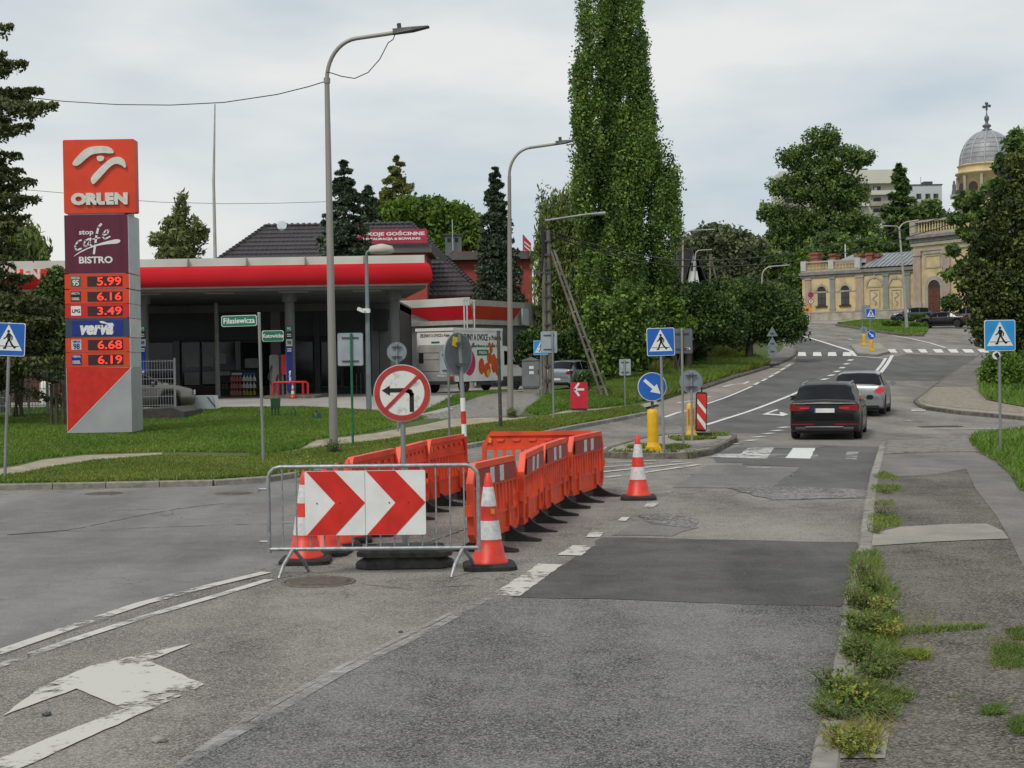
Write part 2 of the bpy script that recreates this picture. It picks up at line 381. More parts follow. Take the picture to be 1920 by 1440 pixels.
def tree(name, label, base, blobs, n, size, lm, trunk_r=.3, top=None, group=None, clump=.35, csize=None, plume=1.0, shell=.55, weep=0, flat=1, limbs=8, aspect=1.6, cat='tree', droop=False, stems=1, bark=None, per=55):
    base = Vector(base); t = thing(name, label, cat, base, 0, group)
    P, T = blob_points(blobs, n, clump, csize, plume, shell, weep, flat, per)
    link('crown', leaf_mesh('crown', P - np.array(base), size, T, lm, aspect, droop=droop), t)
    mb = MB(); zt = top if top else max(b[2] for b in blobs)
    for s_ in range(stems):
        bx = random.uniform(-.6, .6) if stems > 1 else 0
        cx = np.mean([b[0] for b in blobs]); cy = np.mean([b[1] for b in blobs])
        H = zt - base.z; tr = Vector((cx-base.x, cy-base.y, 0)) * .7
        pts = [Vector((bx, 0, -.2)), Vector((bx*1.3, 0, H*.3)) + tr*.25, Vector((bx*1.5, 0, H*.65)) + tr*.7, Vector((bx*1.2, 0, H)) + tr]
        mb.tube(pts, [trunk_r, trunk_r*.8, trunk_r*.5, trunk_r*.12], 8)
    bl = sorted(blobs, key=lambda b: -b[3]*b[5])[:limbs]
    for b in bl:
        e = Vector(b[:3]) - base; k = random.uniform(.25, .5); s0 = Vector((tr.x*k, tr.y*k, max(.3, min(e.z*.75, H*k))))
        mb.tube([s0, (s0+e)*.5 + Vector((0, 0, .1*abs(e.z-s0.z))), e], [trunk_r*.38, trunk_r*.25, trunk_r*.08], 6)
    mb.build('trunk', bark or BARK, t); return t
def pblob(px, py, d, rx, rz, ry=None):    # blob given by its centre pixel, distance and pixel radii
    c = at(px, py, d); s = F / d; return (c.x, c.y, c.z, rx/s, (ry if ry else rx*.8)/s, rz/s)
def conifer(name, label, px_top, py_top, px_base, py_base, d, wpx, lm, n=14000, group=None, taper=.85, size=.22, droop=.25, levels=26, sparse=0.0, trunk_r=.22, lean=0):
    top = at(px_top, py_top, d); g = at(px_base, py_base, d); base = Vector((g.x, d, min(g.z, 1e9)))
    s = F/d; H = top.z - base.z; Rm = wpx/s/2; t = thing(name, label, 'tree', base, 0, group)
    P = []; T = []; mb = MB(); dx = top.x - base.x
    mb.tube([(0, 0, -.3), (dx*.5, 0, H*.5), (dx, 0, H)], [trunk_r, trunk_r*.6, .03], 8)
    for i in range(levels):
        u = i / (levels-1); z = H * (.04 + .94*u); Lr = Rm * ((1-u)**taper) + .12; nb = max(5, int(13*(1-u)+5)); cx = dx*(z/H)
        for k in range(nb):
            if random.random() < sparse: continue
            a = random.uniform(0, 6.283); L_ = Lr * random.uniform(.6, 1.12); zz = z + random.uniform(-.5, .5)*H/levels
            m_ = max(6, int(n/levels/nb*(.4+1.2*(1-u))))
            q = rng.uniform(.08, 1, m_)**.75; lat = rng.normal(size=m_)*(.16*L_*(1-q)+.07+.05*L_)
            ca, sa = math.cos(a), math.sin(a)
            x = cx + ca*q*L_ - sa*lat; y = sa*q*L_ + ca*lat; z_ = zz - droop*L_*q**1.5 + .12*L_*q**4 - np.abs(rng.normal(size=m_))*.10*L_*(.3+q)
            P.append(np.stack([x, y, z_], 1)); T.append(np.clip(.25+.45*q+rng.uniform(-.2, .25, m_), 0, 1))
            if k % 2 == 0 and L_ > .5: mb.tube([(cx, 0, zz), (cx+ca*L_*.5, sa*L_*.5, zz-droop*L_*.35), (cx+ca*L_*.85, sa*L_*.85, zz-droop*L_*.75)], [.05, .035, .015], 4)
    link('crown', leaf_mesh('crown', np.concatenate(P), size, np.concatenate(T), lm, 1.9), t)
    mb.build('trunk', BARK, t); return t
# ------------------------------------------------------------------ ground
def paint(name, c=(.62, .61, .57), wear=.45, sc=9, soft=.08):
    m, nt, b = _nt(name); N = nt.nodes; L = nt.links
    b.inputs['Base Color'].default_value = (*c, 1); b.inputs['Roughness'].default_value = .6
    g = N.new('ShaderNodeNewGeometry'); n = N.new('ShaderNodeTexNoise'); n.inputs['Scale'].default_value = sc; n.inputs['Detail'].default_value = 8; n.inputs['Roughness'].default_value = .75
    L.new(g.outputs['Position'], n.inputs['Vector'])
    n2 = N.new('ShaderNodeTexNoise'); n2.inputs['Scale'].default_value = 1.3; n2.inputs['Detail'].default_value = 3; L.new(g.outputs['Position'], n2.inputs['Vector'])
    ad = N.new('ShaderNodeMath'); ad.operation = 'ADD'; L.new(n.outputs['Fac'], ad.inputs[0]); L.new(n2.outputs['Fac'], ad.inputs[1])
    q = N.new('ShaderNodeMapRange'); q.inputs['From Min'].default_value = 2*wear - soft; q.inputs['From Max'].default_value = 2*wear + soft; L.new(ad.outputs[0], q.inputs['Value'])
    t = N.new('ShaderNodeBsdfTransparent'); ms = N.new('ShaderNodeMixShader'); L.new(q.outputs['Result'], ms.inputs['Fac'])
    L.new(t.outputs['BSDF'], ms.inputs[1]); L.new(b.outputs['BSDF'], ms.inputs[2]); L.new(ms.outputs['Shader'], N['Material Output'].inputs['Surface']); return m
PAINT = paint('road_paint', (.50,.485,.44), wear=.465, soft=.07); PAINTF = paint('fresh_road_paint', (.62, .62, .59), .36); PAINTW = paint('worn_road_paint', (.52, .51, .48), .47, soft=.14); PAINTWW = paint('very_worn_road_paint', (.36, .35, .33), .53, soft=.2)
A_OLD = asphalt("asphalt_old_grey", 0.060, 0.300, 1.0, 95, .3, (1.07, 1.0, .90), .64, crack=.3)
A_SMOOTH = asphalt("asphalt_smooth_pale", 0.113, 0.276, .95, 80, .25, (1.03, 1.0, .96), .2, crack=.4)
A_COARSE = asphalt("asphalt_coarse_blue_grey", 0.027, 0.240, 1.0, 105, .5, (1.03, 1.0, .96), .75)
A_DARK = asphalt("asphalt_fresh_patch", 0.043, 0.131, 1.0, 110, 1.2, (1.04, 1.0, .96), .35)
A_DARK2 = asphalt("asphalt_dark_lane", 0.068, 0.158, 1.0, 80, .35, (1.03, 1.0, .97), .25)
A_MID = asphalt("asphalt_mid_patch", 0.107, 0.234, .95, 60, .6, (1.04, 1.0, .95), .35)
A_PINK = asphalt("asphalt_pinkish_lane", 0.158, 0.274, 1.0, 70, .5, (1.12, .98, .88), .2)
A_WALK = asphalt("asphalt_worn_pavement", 0.026, 0.188, 1.0, 75, 1.1, (1.12, 1.0, .86), .7)
A_WALK2 = asphalt("asphalt_grey_path", 0.106, 0.226, 1.0, 60, .8, (1.07, 1.0, .92), .35)
A_BROKEN = asphalt('asphalt_broken_strip', .03, .30, .9, 26, 2.5, (1.03, 1, .96), .6, crack=.6)
CONC = asphalt('concrete_slab', .20, .33, 1.0, 60, 1.5, (1.08, 1.0, .88), .2)
CONC2 = asphalt('apron_concrete', .24, .40, 1.0, 30, .4, (1.04, 1.0, .92), .15)
SAND = mat('trodden_sandy_path', (.36, .32, .24), (.24, .21, .15), 3.0, .95, bump=.3, bsc=40, detail=8)
GRASSG = mat('lawn_soil_green', (.075, .11, .024), (.05, .07, .018), 2.2, .95, bump=.5, bsc=30, lo=.3, hi=.7, detail=8)
GRASSD = mat('dry_verge', (.15, .15, .045), (.06, .085, .02), 1.6, .95, bump=.5, bsc=30, lo=.3, hi=.7, detail=8)
KERBM = mat('kerb_concrete', (.30, .285, .25), (.17, .16, .14), 7, .9, bump=.4, bsc=30, var=.16, lo=.3, hi=.7, detail=6)
KERBD = mat('dark_kerb_stone', (.17, .155, .13), (.08, .07, .06), 6, .95, bump=.5, bsc=22, var=.2, detail=6)
PAVER = mat('grey_paving_block', (.27, .255, .23), (.17, .16, .145), 6, .9, bump=.2, bsc=30, detail=6)
PAVER2 = mat('tan_paving_block', (.33, .29, .24), (.22, .19, .155), 6, .9, bump=.2, bsc=30, detail=6)

sheet('ground', [(-900,-12,0),(900,-12,0),(900,1500,0),(-900,1500,0)], -.06, GRASSG, scale_off=False)
# carriageway
W0 = lambda x, y: (x, y, 0)
road_poly = [W0(-45, -10), W0(2.5, -10), W0(3, 8), W0(7, 20), W0(12, 30), W0(26, 38), W0(60, 44), W0(60, 62), W0(36, 62), W0(38, 75), W0(50, 92), W0(80, 110), W0(70, 142), W0(48, 146), W0(38, 154), W0(33, 166), W0(25, 176), W0(14, 182), W0(12, 170), W0(15, 140), W0(13, 100), W0(5, 70), W0(0, 50), W0(-12, 27), W0(-60, 27), W0(-60, -10)]
sheet('road', road_poly, 0.0, A_OLD)
def rough(poly, amp=.035, step=.35):      # an edge as ragged as laid asphalt
    q = [Vector((p[0], p[1])) if len(p) == 3 else G(*p).xy for p in poly]; out = []; rr = random.Random(len(poly)*7+int(abs(q[0].x)*100))
    for a, b in zip(q, q[1:]+q[:1]):
        l = (b-a).length; n = max(1, min(60, int(l/step))); nn = Vector((-(b-a).y, (b-a).x)).normalized(); am = amp*(1+a.y/30)
        out.append((a.x, a.y, 0))
        if l > 12 or a.y > 60: continue
        for k in range(1, n): c = a.lerp(b, k/n)+nn*rr.uniform(-am, am); out.append((c.x, c.y, 0))
    return out
def patch(poly, m, off=.004, name='road_patch'): return sheet(name, rough(poly), off*.4, m)
patch([W0(-44, 9), W0(-22,7), (-200,1300),(0,1232),(140,1182),(300,1125),(500,1076),(560,1050),(640,940),(700,880),(520,897),(470,907),(400,914),(200,918),(0,922),(-300,927),W0(-44,24)], A_SMOOTH)
patch([(930,1120),(1572,1136),(1590,1250),(1570,1340),(1552,1460),W0(1.2,6),W0(-.4,1.0),W0(-4.6,1.0),(290,1470),(400,1398),(640,1262)], A_COARSE)
patch([(1131,1008),(1607,1017),(1604,1060),(1577,1138),(960,1120),(1060,1058)], A_DARK, .008)
patch([(1395,858),(1650,866),(1636,918),(1470,932),(1448,925),(1500,876),(1392,872)], A_DARK2, .008)
patch([(1465,912),(1633,920),(1630,934),(1448,938),(1360,915),(1440,912)], A_BROKEN, .012)
patch([(1330,872),(1498,876),(1450,915),(1260,915)], A_MID, .008)
patch([(1215,975),(1300,968),(1310,990),(1260,1006),(1145,1004)], A_MID, .008)
patch([(1195,968),(1250,962),(1310,972),(1300,992),(1225,984)], A_BROKEN, .012)
patch([(1395,832),(1650,838),(1648,868),(1345,868),(1330,856)], A_DARK2, .004)
patch([(1400,830),(1545,834),(1530,842),(1378,840)], A_MID, .010)
# dark resurfaced lanes climbing the hill
patch([(1326,795),(1400,768),(1508,726),(1552,700),(1590,672),(1600,662),(1640,672),(1680,668),(1700,664),(1838,668),(1762,715),(1640,712),(1560,800),(1500,812),(1330,812)], A_DARK2, .004)
patch([(1325,757),(1420,720),(1492,681),(1494,662),(1480,645),(1460,622),(1468,617),(1530,635),(1594,658),(1590,672),(1550,700),(1508,724),(1400,768),(1326,793),(1286,796),(1272,790)], A_DARK2, .006)
patch([(1197,763),(1240,754),(1272,743),(1316,731),(1380,709),(1443,690),(1486,674),(1490,682),(1420,719),(1325,756),(1252,781),(1213,780)], A_PINK, .008, 'side_lane')
patch([(1250,782),(1325,757),(1330,777),(1280,795),(1230,793)], A_MID, .008)
# ---- pavements, verges and islands stand a kerb above the road
def kerb(pts, m=KERBM, h=.11, w=.15, L_=1.0, world=False, name='kerb', low=0.0, jitter=0.0):
    q = [Vector(p[:2]) if len(p) == 3 else G(*p).xy for p in pts]
    root = thing(name, None, None, (q[0].x, q[0].y, hgt(*q[0]))); root['kind'] = 'structure'
    key = (m.name, h, w, L_)
    if key not in kerb.me:
        mb = MB(); c = .018
        mb.prism([(-w/2, -.15), (w/2, -.15), (w/2, h-c), (w/2-c, h), (-w/2+c, h), (-w/2, h-c)], -.492*L_, .492*L_)
        o = mb.build('kerb_stone', m); kerb.me[key] = o.data; bpy.data.objects.remove(o)
    acc = []; 
    for a, b in zip(q[:-1], q[1:]):
        l = (b-a).length; n = max(1, round(l / L_)) 
        for i in range(n): acc.append((a + (b-a)*((i+.5)/n), (b-a), l/n/L_))
    for c, d, s in acc:
        o = bpy.data.objects.new('kerb_stone', kerb.me[key]); COL.objects.link(o); o.parent = root
        dd = d.normalized()*.5; z0 = hgt(c.x-dd.x, c.y-dd.y); z1 = hgt(c.x+dd.x, c.y+dd.y)
        o.rotation_euler = (math.atan2(z1-z0, 1.0), random.uniform(-1,1)*jitter, math.atan2(-d.x, d.y) + random.uniform(-1,1)*jitter*.3)
        o.location = (c.x-q[0].x, c.y-q[0].y, (z0+z1)/2 + low + random.uniform(-1,1)*jitter*.12 - root.location.z); o.scale = (1, s, 1)
    return root
kerb.me = {}
K_LEFT = [(-500,930),(0,919),(200,915),(400,911),(500,904),(620,885),(745,864),(890,838),(1024,815),(1130,794),(1212,778)]
lk = [W0(-60, 27.5)] + K_LEFT
verge = lk + [(1199,762),(1240,752),(1272,741),(1316,728)] + [(1380,707),(1443,688),(1484,672),(1492,664),(1489,650),(1478,637),(1460,620),(1452,612)] + [W0(26, 172), W0(15, 190), W0(-60, 260), W0(-160, 260), W0(-160, 27.5)]
sheet('grass_verge', verge, .10, GRASSG, skirt=.2, scale_off=False)
kerb(K_LEFT); kerb([(1316,731),(1380,709),(1443,690),(1478,676),(1489,668),(1492,660),(1489,650),(1478,637),(1460,620),(1452,612)], KERBD, h=.13)
sheet('pavement', [(1316,728),(1380,707),(1443,688),(1484,672),(1492,664),(1489,650),(1478,637),(1460,620),(1450,613),(1446,622),(1462,640),(1470,652),(1462,662),(1440,671),(1400,686),(1340,702),(1262,737),(1272,741)], .106, A_WALK2)
# station forecourt, driveway, paths over the verge
APR = [(-220,772),(0,768),(200,772),(330,776),(420,769),(560,767),(660,772),(700,775),(790,784),(842,778),(862,765),(902,750),(960,738),(1002,735),(1060,722),(1118,716),W0(4,95),W0(-60,95),W0(-60,54)]
sheet('forecourt', APR, .108, CONC2)
DRV = [(842,778),(862,765),(902,750),(960,738),(1000,744),(1010,756),(990,770),(962,788),(885,790),(810,792),(770,790)]
sheet('driveway', DRV, .114, PAVER)
sheet('footpath', [(-60,898),(30,884),(80,871),(160,862),(305,857),(303,861),(180,871),(95,885),(40,897),(-60,908)], .108, SAND)
sheet('footpath', [(470,860),(590,834),(700,820),(800,802),(850,790),(990,788),(960,800),(870,806),(810,814),(720,832),(600,846),(470,872)], .108, SAND)
sheet('footpath', [(1010,788),(1060,776),(1120,772),(1190,765),(1230,757),(1236,762),(1190,774),(1120,779),(1060,784),(1020,795)], .108, SAND)
sheet('drain_slab', [(740,845),(850,826),(868,836),(760,858)], .118, CONC)
# right-hand pavement beside the photographer
kn = [(1655,845),(1640,900),(1631,960),(1624,1040),(1601,1150),(1590,1250),(1574,1340),(1553,1440)]
KN = [W0(-.9, -2)] + kn[::-1] + [(1662,838),(1676,833)]
sheet('pavement', [W0(-.82,-2)] + kn[::-1] + [(1662,838),(1690,832),(1760,827),(1830,822),(1920,815),(2100,800),W0(22,32),W0(20,-2)], .10, A_WALK, skirt=.2, scale_off=False)
kerb([W0(-.9,-2)] + kn[::-1], KERBM, h=.115, jitter=.03)
kerb([(1655,845),(1662,837),(1680,833)], KERBM, h=.10, L_=.5)
sheet('concrete_slab', [(1636,1018),(1690,1004),(1780,999),(1850,998),(1880,1012),(1892,1028),(1830,1030),(1750,1034),(1632,1042)], .108, CONC, scale_off=False)
sheet('concrete_slab', [(1551,1400),(1640,1395),(1668,1410),(1660,1460),(1548,1460)], .106, CONC, scale_off=False)
sheet('grey_path', [(1835,860),(1868,880),(1895,905),(1910,935),(1960,935),(2300,1200),(2300,1400),(1990,1240),(1895,1030),(1870,985),(1830,930),(1812,890),(1800,862)], .106, A_WALK2, scale_off=False)
sheet('grey_path', [(1645,862),(1830,856),(1838,884),(1760,900),(1690,905),(1640,902)], .104, A_WALK2, scale_off=False)
GR_R = [(1822,824),(1840,820),(1920,812),(2100,796),W0(30,33),W0(30,4),W0(9,9),(2300,1010),(1935,945),(1912,930),(1895,900),(1868,875),(1838,858),(1820,840)]
sheet('grass_verge', GR_R, .115, GRASSG, scale_off=False, skirt=.1)
# far corner of the side street
sheet('pavement', [(1718,754),(1722,760),(1735,767),(1800,776),(1920,787),(2200,812),W0(60,52),W0(60,70),(1960,740),(1850,668),(1842,664),(1800,692),(1762,720)], .12, PAVER2, skirt=.2, scale_off=False)
sheet('pavement', [(1842,665),(1852,668),(1845,690),(1838,716),(1832,730),(1752,731),(1765,719),(1800,693)], .124, A_WALK2, scale_off=False)
kerb([(2200,814),(1920,788),(1800,777),(1735,768),(1722,761),(1717,755),(1740,737),(1762,720),(1800,692),(1842,664)], KERBD, h=.13, w=.16)
sheet('grass_verge', [(1856,664),(1852,690),(1838,722),(1836,742),(1850,756),(1920,770),(2200,786),W0(60,60),W0(60,88),(2050,664)], .15, GRASSG, scale_off=False)
def island(name, outline, m, h=.14, kpts=None, km=KERBD, L_=.5, w=.14, jit=.05):
    sheet(name, outline, h-.02, m, skirt=.15, scale_off=False); kerb((kpts or outline) + [(kpts or outline)[0]], km, h=h, L_=L_, w=w, jitter=jit)
ISL = [(1130,858),(1143,849),(1203,831),(1246,823),(1330,819),(1377,824),(1377,829),(1332,853),(1290,860),(1200,861)]
island('traffic_island', ISL, CONC)
island('traffic_island', [(1596,650),(1620,646),(1650,645),(1666,663),(1642,669),(1608,665)], CONC, .15, km=KERBM, L_=1.0)
sheet('grass_verge', [(1568,610),(1600,615),(1650,623),(1690,629),(1730,630),(1738,622),(1745,606),(1760,596),(1700,592),(1640,600)], .14, GRASSG, scale_off=False, skirt=.2)
kerb([(1568,611),(1600,616),(1650,624),(1690,630),(1732,631)], KERBD, h=.16, w=.2)
sheet('churchyard_path', [(1470,598),(1490,604),(1505,607),(1568,609),(1640,599),(1640,593),(1500,600),(1480,594)], .10, CONC, scale_off=False, skirt=.12)

# ---- paving blocks that can be told apart: real blocks, joined
def pavers(name, poly, bw, bl, off, m, ang=0.0, gap=.012):
    pp = gxy(poly); xs = [p[0] for p in pp]; ys = [p[1] for p in pp]; ca, sa = math.cos(ang), math.sin(ang)
    cx, cy = np.mean(xs), np.mean(ys); Rr = max(max(xs)-min(xs), max(ys)-min(ys)); V = []; T = []
    ni = int(Rr/bl)+2; nj = int(Rr/bw)+2
    I, J = np.meshgrid(np.arange(-ni, ni), np.arange(-nj, nj)); u = (I + .5*(J % 2))*bl; v = J*bw
    X = cx + u*ca - v*sa; Y = cy + u*sa + v*ca; ok = inpoly(X, Y, pp); X, Y = X[ok], Y[ok]; n = len(X)
    mb = MB(); hl, hw = bl/2-gap, bw/2-gap
    for x, y in zip(X, Y):
        q = []
        for du, dv in ((-hl,-hw),(hl,-hw),(hl,hw),(-hl,hw)):
            q.append((x+du*ca-dv*sa, y+du*sa+dv*ca))
        z = hgt(x, y) + off + random.uniform(-.003, .004)
        gx = (hgt(x+.3, y)-hgt(x-.3, y))/.6; gy = (hgt(x, y+.3)-hgt(x, y-.3))/.6
        top = [(a, b, z + gx*(a-x)+gy*(b-y)) for a, b in q]; bot = [(a, b, c-.03) for a, b, c in top]
        mb.add(top+bot, [(0,1,2,3),(0,4,5,1),(1,5,6,2),(2,6,7,3),(3,7,4,0)])
    o = mb.build('paving_blocks', m); o['kind'] = 'stuff'; return o
pavers('p', [(1668,836),(1760,829),(1818,824),(1822,842),(1832,856),(1700,858),(1655,861),(1660,846)], .12, .24, .118, PAVER, .25)
pavers('p', [(1740,742),(1758,733),(1832,731),(1836,745),(1848,757),(1905,770),(1918,782),(1800,772),(1738,763),(1727,757)], .14, .28, .135, PAVER2, .2)
pavers('p', DRV, .18, .36, .128, PAVER, .1)
pavers('p', [(1262,852),(1280,846),(1345,836),(1362,830),(1330,848),(1290,855)], .1, .2, .135, PAVER, .3)

# ---- painted markings
def mark(poly, m=PAINT, off=.014, name='road_marking'): return sheet(name, rough(poly, .006, .12) if max(p[1] for p in poly) > 700 and len(poly) < 20 and len(poly[0]) == 2 else poly, off*.42, m)
def stripe(pts, w, m=PAINT, off=.014): return mark(line_poly(pts, w), m, off)
stripe([(-300,1318),(0,1224),(140,1175),(265,1133),(400,1098),(500,1074)], .14, PAINT)
stripe([(-300,1345),(0,1249),(140,1200),(270,1158),(400,1120),(505,1088)], .11, PAINTW)
mark([(3,1345),(75,1291),(140,1262),(170,1250),(358,1208),(345,1215),(280,1240),(290,1246),(383,1285),(230,1330),(143,1293)], PAINT)
mark([(232,1330),(383,1285),(336,1308),(30,1446),(-40,1470),(-130,1470),(0,1424),(120,1375)], PAINT, .0145)
stripe([(925,1117),(800,1186),(640,1262),(500,1345),(400,1400),(300,1462)], .09, PAINTWW, .014)
stripe([(900,1125),(640,1252),(480,1340),(350,1424)], .05, PAINTWW, .0145)
mark([(920,1118),(974,1119),(1055,1060),(1010,1058)], PAINT)
mark([(1046,1042),(1090,1043),(1113,1024),(1073,1024)], PAINT)
mark([(1098,1008),(1124,1009),(1137,994),(1112,994)], PAINTW)
mark([(1158,978),(1172,979),(1181,971),(1166,971)], PAINTW); mark([(1205,952),(1225,953),(1236,944),(1215,944)], PAINTW); mark([(1240,925),(1256,926),(1270,916),(1252,916)], PAINTWW)
stripe([(1128,897),(1200,888),(1310,872)], .16, PAINT); stripe([(1128,886),(1300,868)], .16, PAINT); stripe([(1128,877),(1280,866)], .16, PAINT); stripe([(1140,868),(1230,864)], .14, PAINTW)
mark([(1128,842),(1145,849),(1205,829),(1170,830)], PAINTW)
mark([(1404,840),(1452,840),(1438,861),(1330,858),(1340,852),(1388,852)], PAINTW); mark([(1487,841),(1529,841),(1519,861),(1473,860)], PAINTF); mark([(1588,846),(1610,848),(1606,863),(1585,862)], PAINTWW); mark([(1400,851),(1535,853),(1528,861),(1395,858)], PAINTWW, .0125); mark([(1402,876),(1500,877),(1497,879),(1396,879)], PAINTWW)
for c in ((1371,833),(1409,826.5),(1422,820),(1441,813.5),(1457,808),(1470,802)): stripe([(c[0]-9, c[1]+.8),(c[0]+9, c[1]-.8)], .24, PAINTF)
stripe([(1324,797.5),(1400,773.5),(1460,751),(1503,733)], .17, PAINTF)
stripe([(1246,783),(1272,774),(1290,771)], .15, PAINTF); stripe([(1325,758),(1358,747),(1392,733),(1410,725)], .14, PAINTF)
for c in ((1419,720),(1433,713),(1446,706),(1457,699.5),(1468,692.5),(1478,686)): stripe([(c[0]-4.5, c[1]+2.4),(c[0]+4.5, c[1]-2.4)], .16, PAINTF)
stripe([(1356,726),(1372,722),(1395,720),(1404,716)], .15, PAINTF); stripe([(1270,756),(1300,752)], .16, PAINTF); stripe([(1308,750),(1332,744)], .14, PAINTW)
mark([(1429,778),(1456,768),(1460,769.5),(1440,776),(1462,778),(1463,773),(1479,778),(1468,781),(1462,780)], PAINTF)
for a, b in zip(((1526,720),(1541,713),(1554,705.6),(1566,698.5),(1576,691.4),(1584,684),(1592,677)), ((1535,717.6),(1551,710.4),(1563,703),(1573,696),(1582,689),(1590,682),(1597,674.6))): stripe([a, b], .3, PAINTF)
stripe([(1449,615.6),(1490,626),(1540,641),(1596,659),(1603,668)], .28, PAINTF); stripe([(1601,668.5),(1663,673)], .22, PAINTF)
stripe([(1661,672),(1637,703)], .18, PAINTF); stripe([(1673,667),(1645,706)], .22, PAINTF)
for a, b in ((1496,1511),(1524,1540),(1552,1568),(1580,1596)): mark([(a+1,661),(b-1,661),(b+1,668.3),(a,668.3)], PAINTF)
for a, b in ((1503,1523),(1531,1550),(1558,1578)): stripe([(a,657.5),(b,657.2)], .12, PAINTF)
for a, b in ((1663,1678),(1692,1707),(1720,1735),(1748,1765),(1776,1793),(1803,1822),(1832,1850)): mark([(a,655.5),(b,655.5),(b+5,662),(a+7,662)], PAINTF)
for a, b in ((1670,1688),(1700,1717),(1727,1748),(1755,1778),(1787,1805)): stripe([(a,664),(b,663.6)], .12, PAINTW)
stripe([(1675,630),(1710,636),(1745,644),(1773,653)], .2, PAINTF); stripe([(1590,636),(1598,638)], .2, PAINTW)
stripe([(1683,806),(1760,804.5),(1830,804),(1925,805.5)], .16, PAINTW); mark([(1709,768),(1735,766),(1736,771),(1708,772)], PAINT); mark([(1690,787),(1712,789),(1706,791),(1688,790)], PAINTWW)
TAR = mat('tar_line', (.05,.05,.05), (.03,.03,.03), 12, .6)
for pts, w in (([(100,998),(150,991),(240,972),(330,955),(420,944)],.02),([(130,997),(250,991),(420,985),(560,982)],.012),([(14,1003),(60,1000),(128,995)],.10),([(640,1092),(760,1104),(890,1098)],.012),([(700,1052),(820,1012),(960,960)],.008)): sheet('road_crack', rough(line_poly(pts, w), .012, .1), .0035, TAR)
IRON = mat('cast_iron_cover', (.17, .145, .12), (.11, .095, .08), 14, .7, .2, bump=.6, bsc=60)
def cover(px, py, rx, slots=6, label='', nm='manhole_cover', rect=None):
    p = G(px, py); s = F / p.y; r = rx / s; t = thing(nm, label, 'manhole cover' if nm == 'manhole_cover' else 'drain', (p.x, p.y, hgt(p.x, p.y)))
    mb = MB()
    mb.lathe([(r*1.0, -.05), (r*1.0, .012), (r*.9, .012), (r*.9, .004)], 36); mb.build('frame', IRON, t)
    mb = MB(); mb.lathe([(r*.86, -.05), (r*.86, .012), (0.01, .014)], 36)
    for i in range(-slots, slots+1):
        w = math.sqrt(max(0, 1-(i/(slots+1))**2))*r*.78; mb.box((-w, i*r/(slots+1)*.82-.012, .012), (w, i*r/(slots+1)*.82+.012, .019))
    mb.build('cover_plate', IRON, t)
cover(597, 1092, 70, 6, 'round rusty manhole cover in the road in front of the steel barrier')
for px, lab in ((195, 'round dark drain cover near the left kerb, left of two'), (438, 'round dark drain cover near the left kerb, nearer the steel barrier')): cover(px, 926, 36, 4, lab)
t = thing('drain_grate', 'long dark drain grate across the mouth of the side street', 'drain', G(1762,800)); mb = MB(); mb.box((-.62,-.3,.0),(.62,.3,.012)); mb.build('frame', IRON, t)
for i in range(10): MB().box((-.56+.12*i,-.26,.012),(-.50+.12*i,.26,.022)).build('bar', BRACKET, t)
STONE = mat('loose_stone', (.3, .28, .25), (.16, .15, .13), 8, .9)
def rock(px, py, r, label, m=STONE, nm='stone', cat='stone', off=0.0):
    p = G(px, py, off); mb = MB(); bm = bmesh.new(); bmesh.ops.create_icosphere(bm, subdivisions=2, radius=r)
    for v in bm.verts: v.co *= random.uniform(.75, 1.15); v.co.z *= .55
    me = bpy.data.meshes.new(nm); bm.to_mesh(me); bm.free(); me.materials.append(m); o = link(nm, me, None, (p.x, p.y, p.z + r*.3)); tag(o, label, cat)
rock(299, 1391, .045, 'pale broken stone lying on the road below the painted arrow')
rock(751, 1186, .02, 'small dark stone on the asphalt in front of the chevron board', BRACKET)
rock(88, 1342, .03, 'dark clod lying inside the white arrow marking', BRACKET)
mb = MB()
for _ in range(700):
    x, y = random.uniform(-4, 5), random.uniform(7, 24); s_ = random.uniform(.002, .006)*(.6+y/14)
    z = hgt(x, y) + (.10 if x > (y-1.5)*.27+.2 else 0.006)
    a = random.uniform(0, 6.3); c, q = math.cos(a)*s_, math.sin(a)*s_
    mb.add([(x+c,y+q,z),(x-q,y+c*.8,z),(x-c*1.2,y-q,z),(x+q,y-c,z),(x,y,z+s_)], [(0,1,4),(1,2,4),(2,3,4),(3,0,4)])
o = mb.build('grit', mat('grit_grey', (.2,.19,.17), (.1,.095,.09), 30, .9)); o['kind'] = 'stuff'
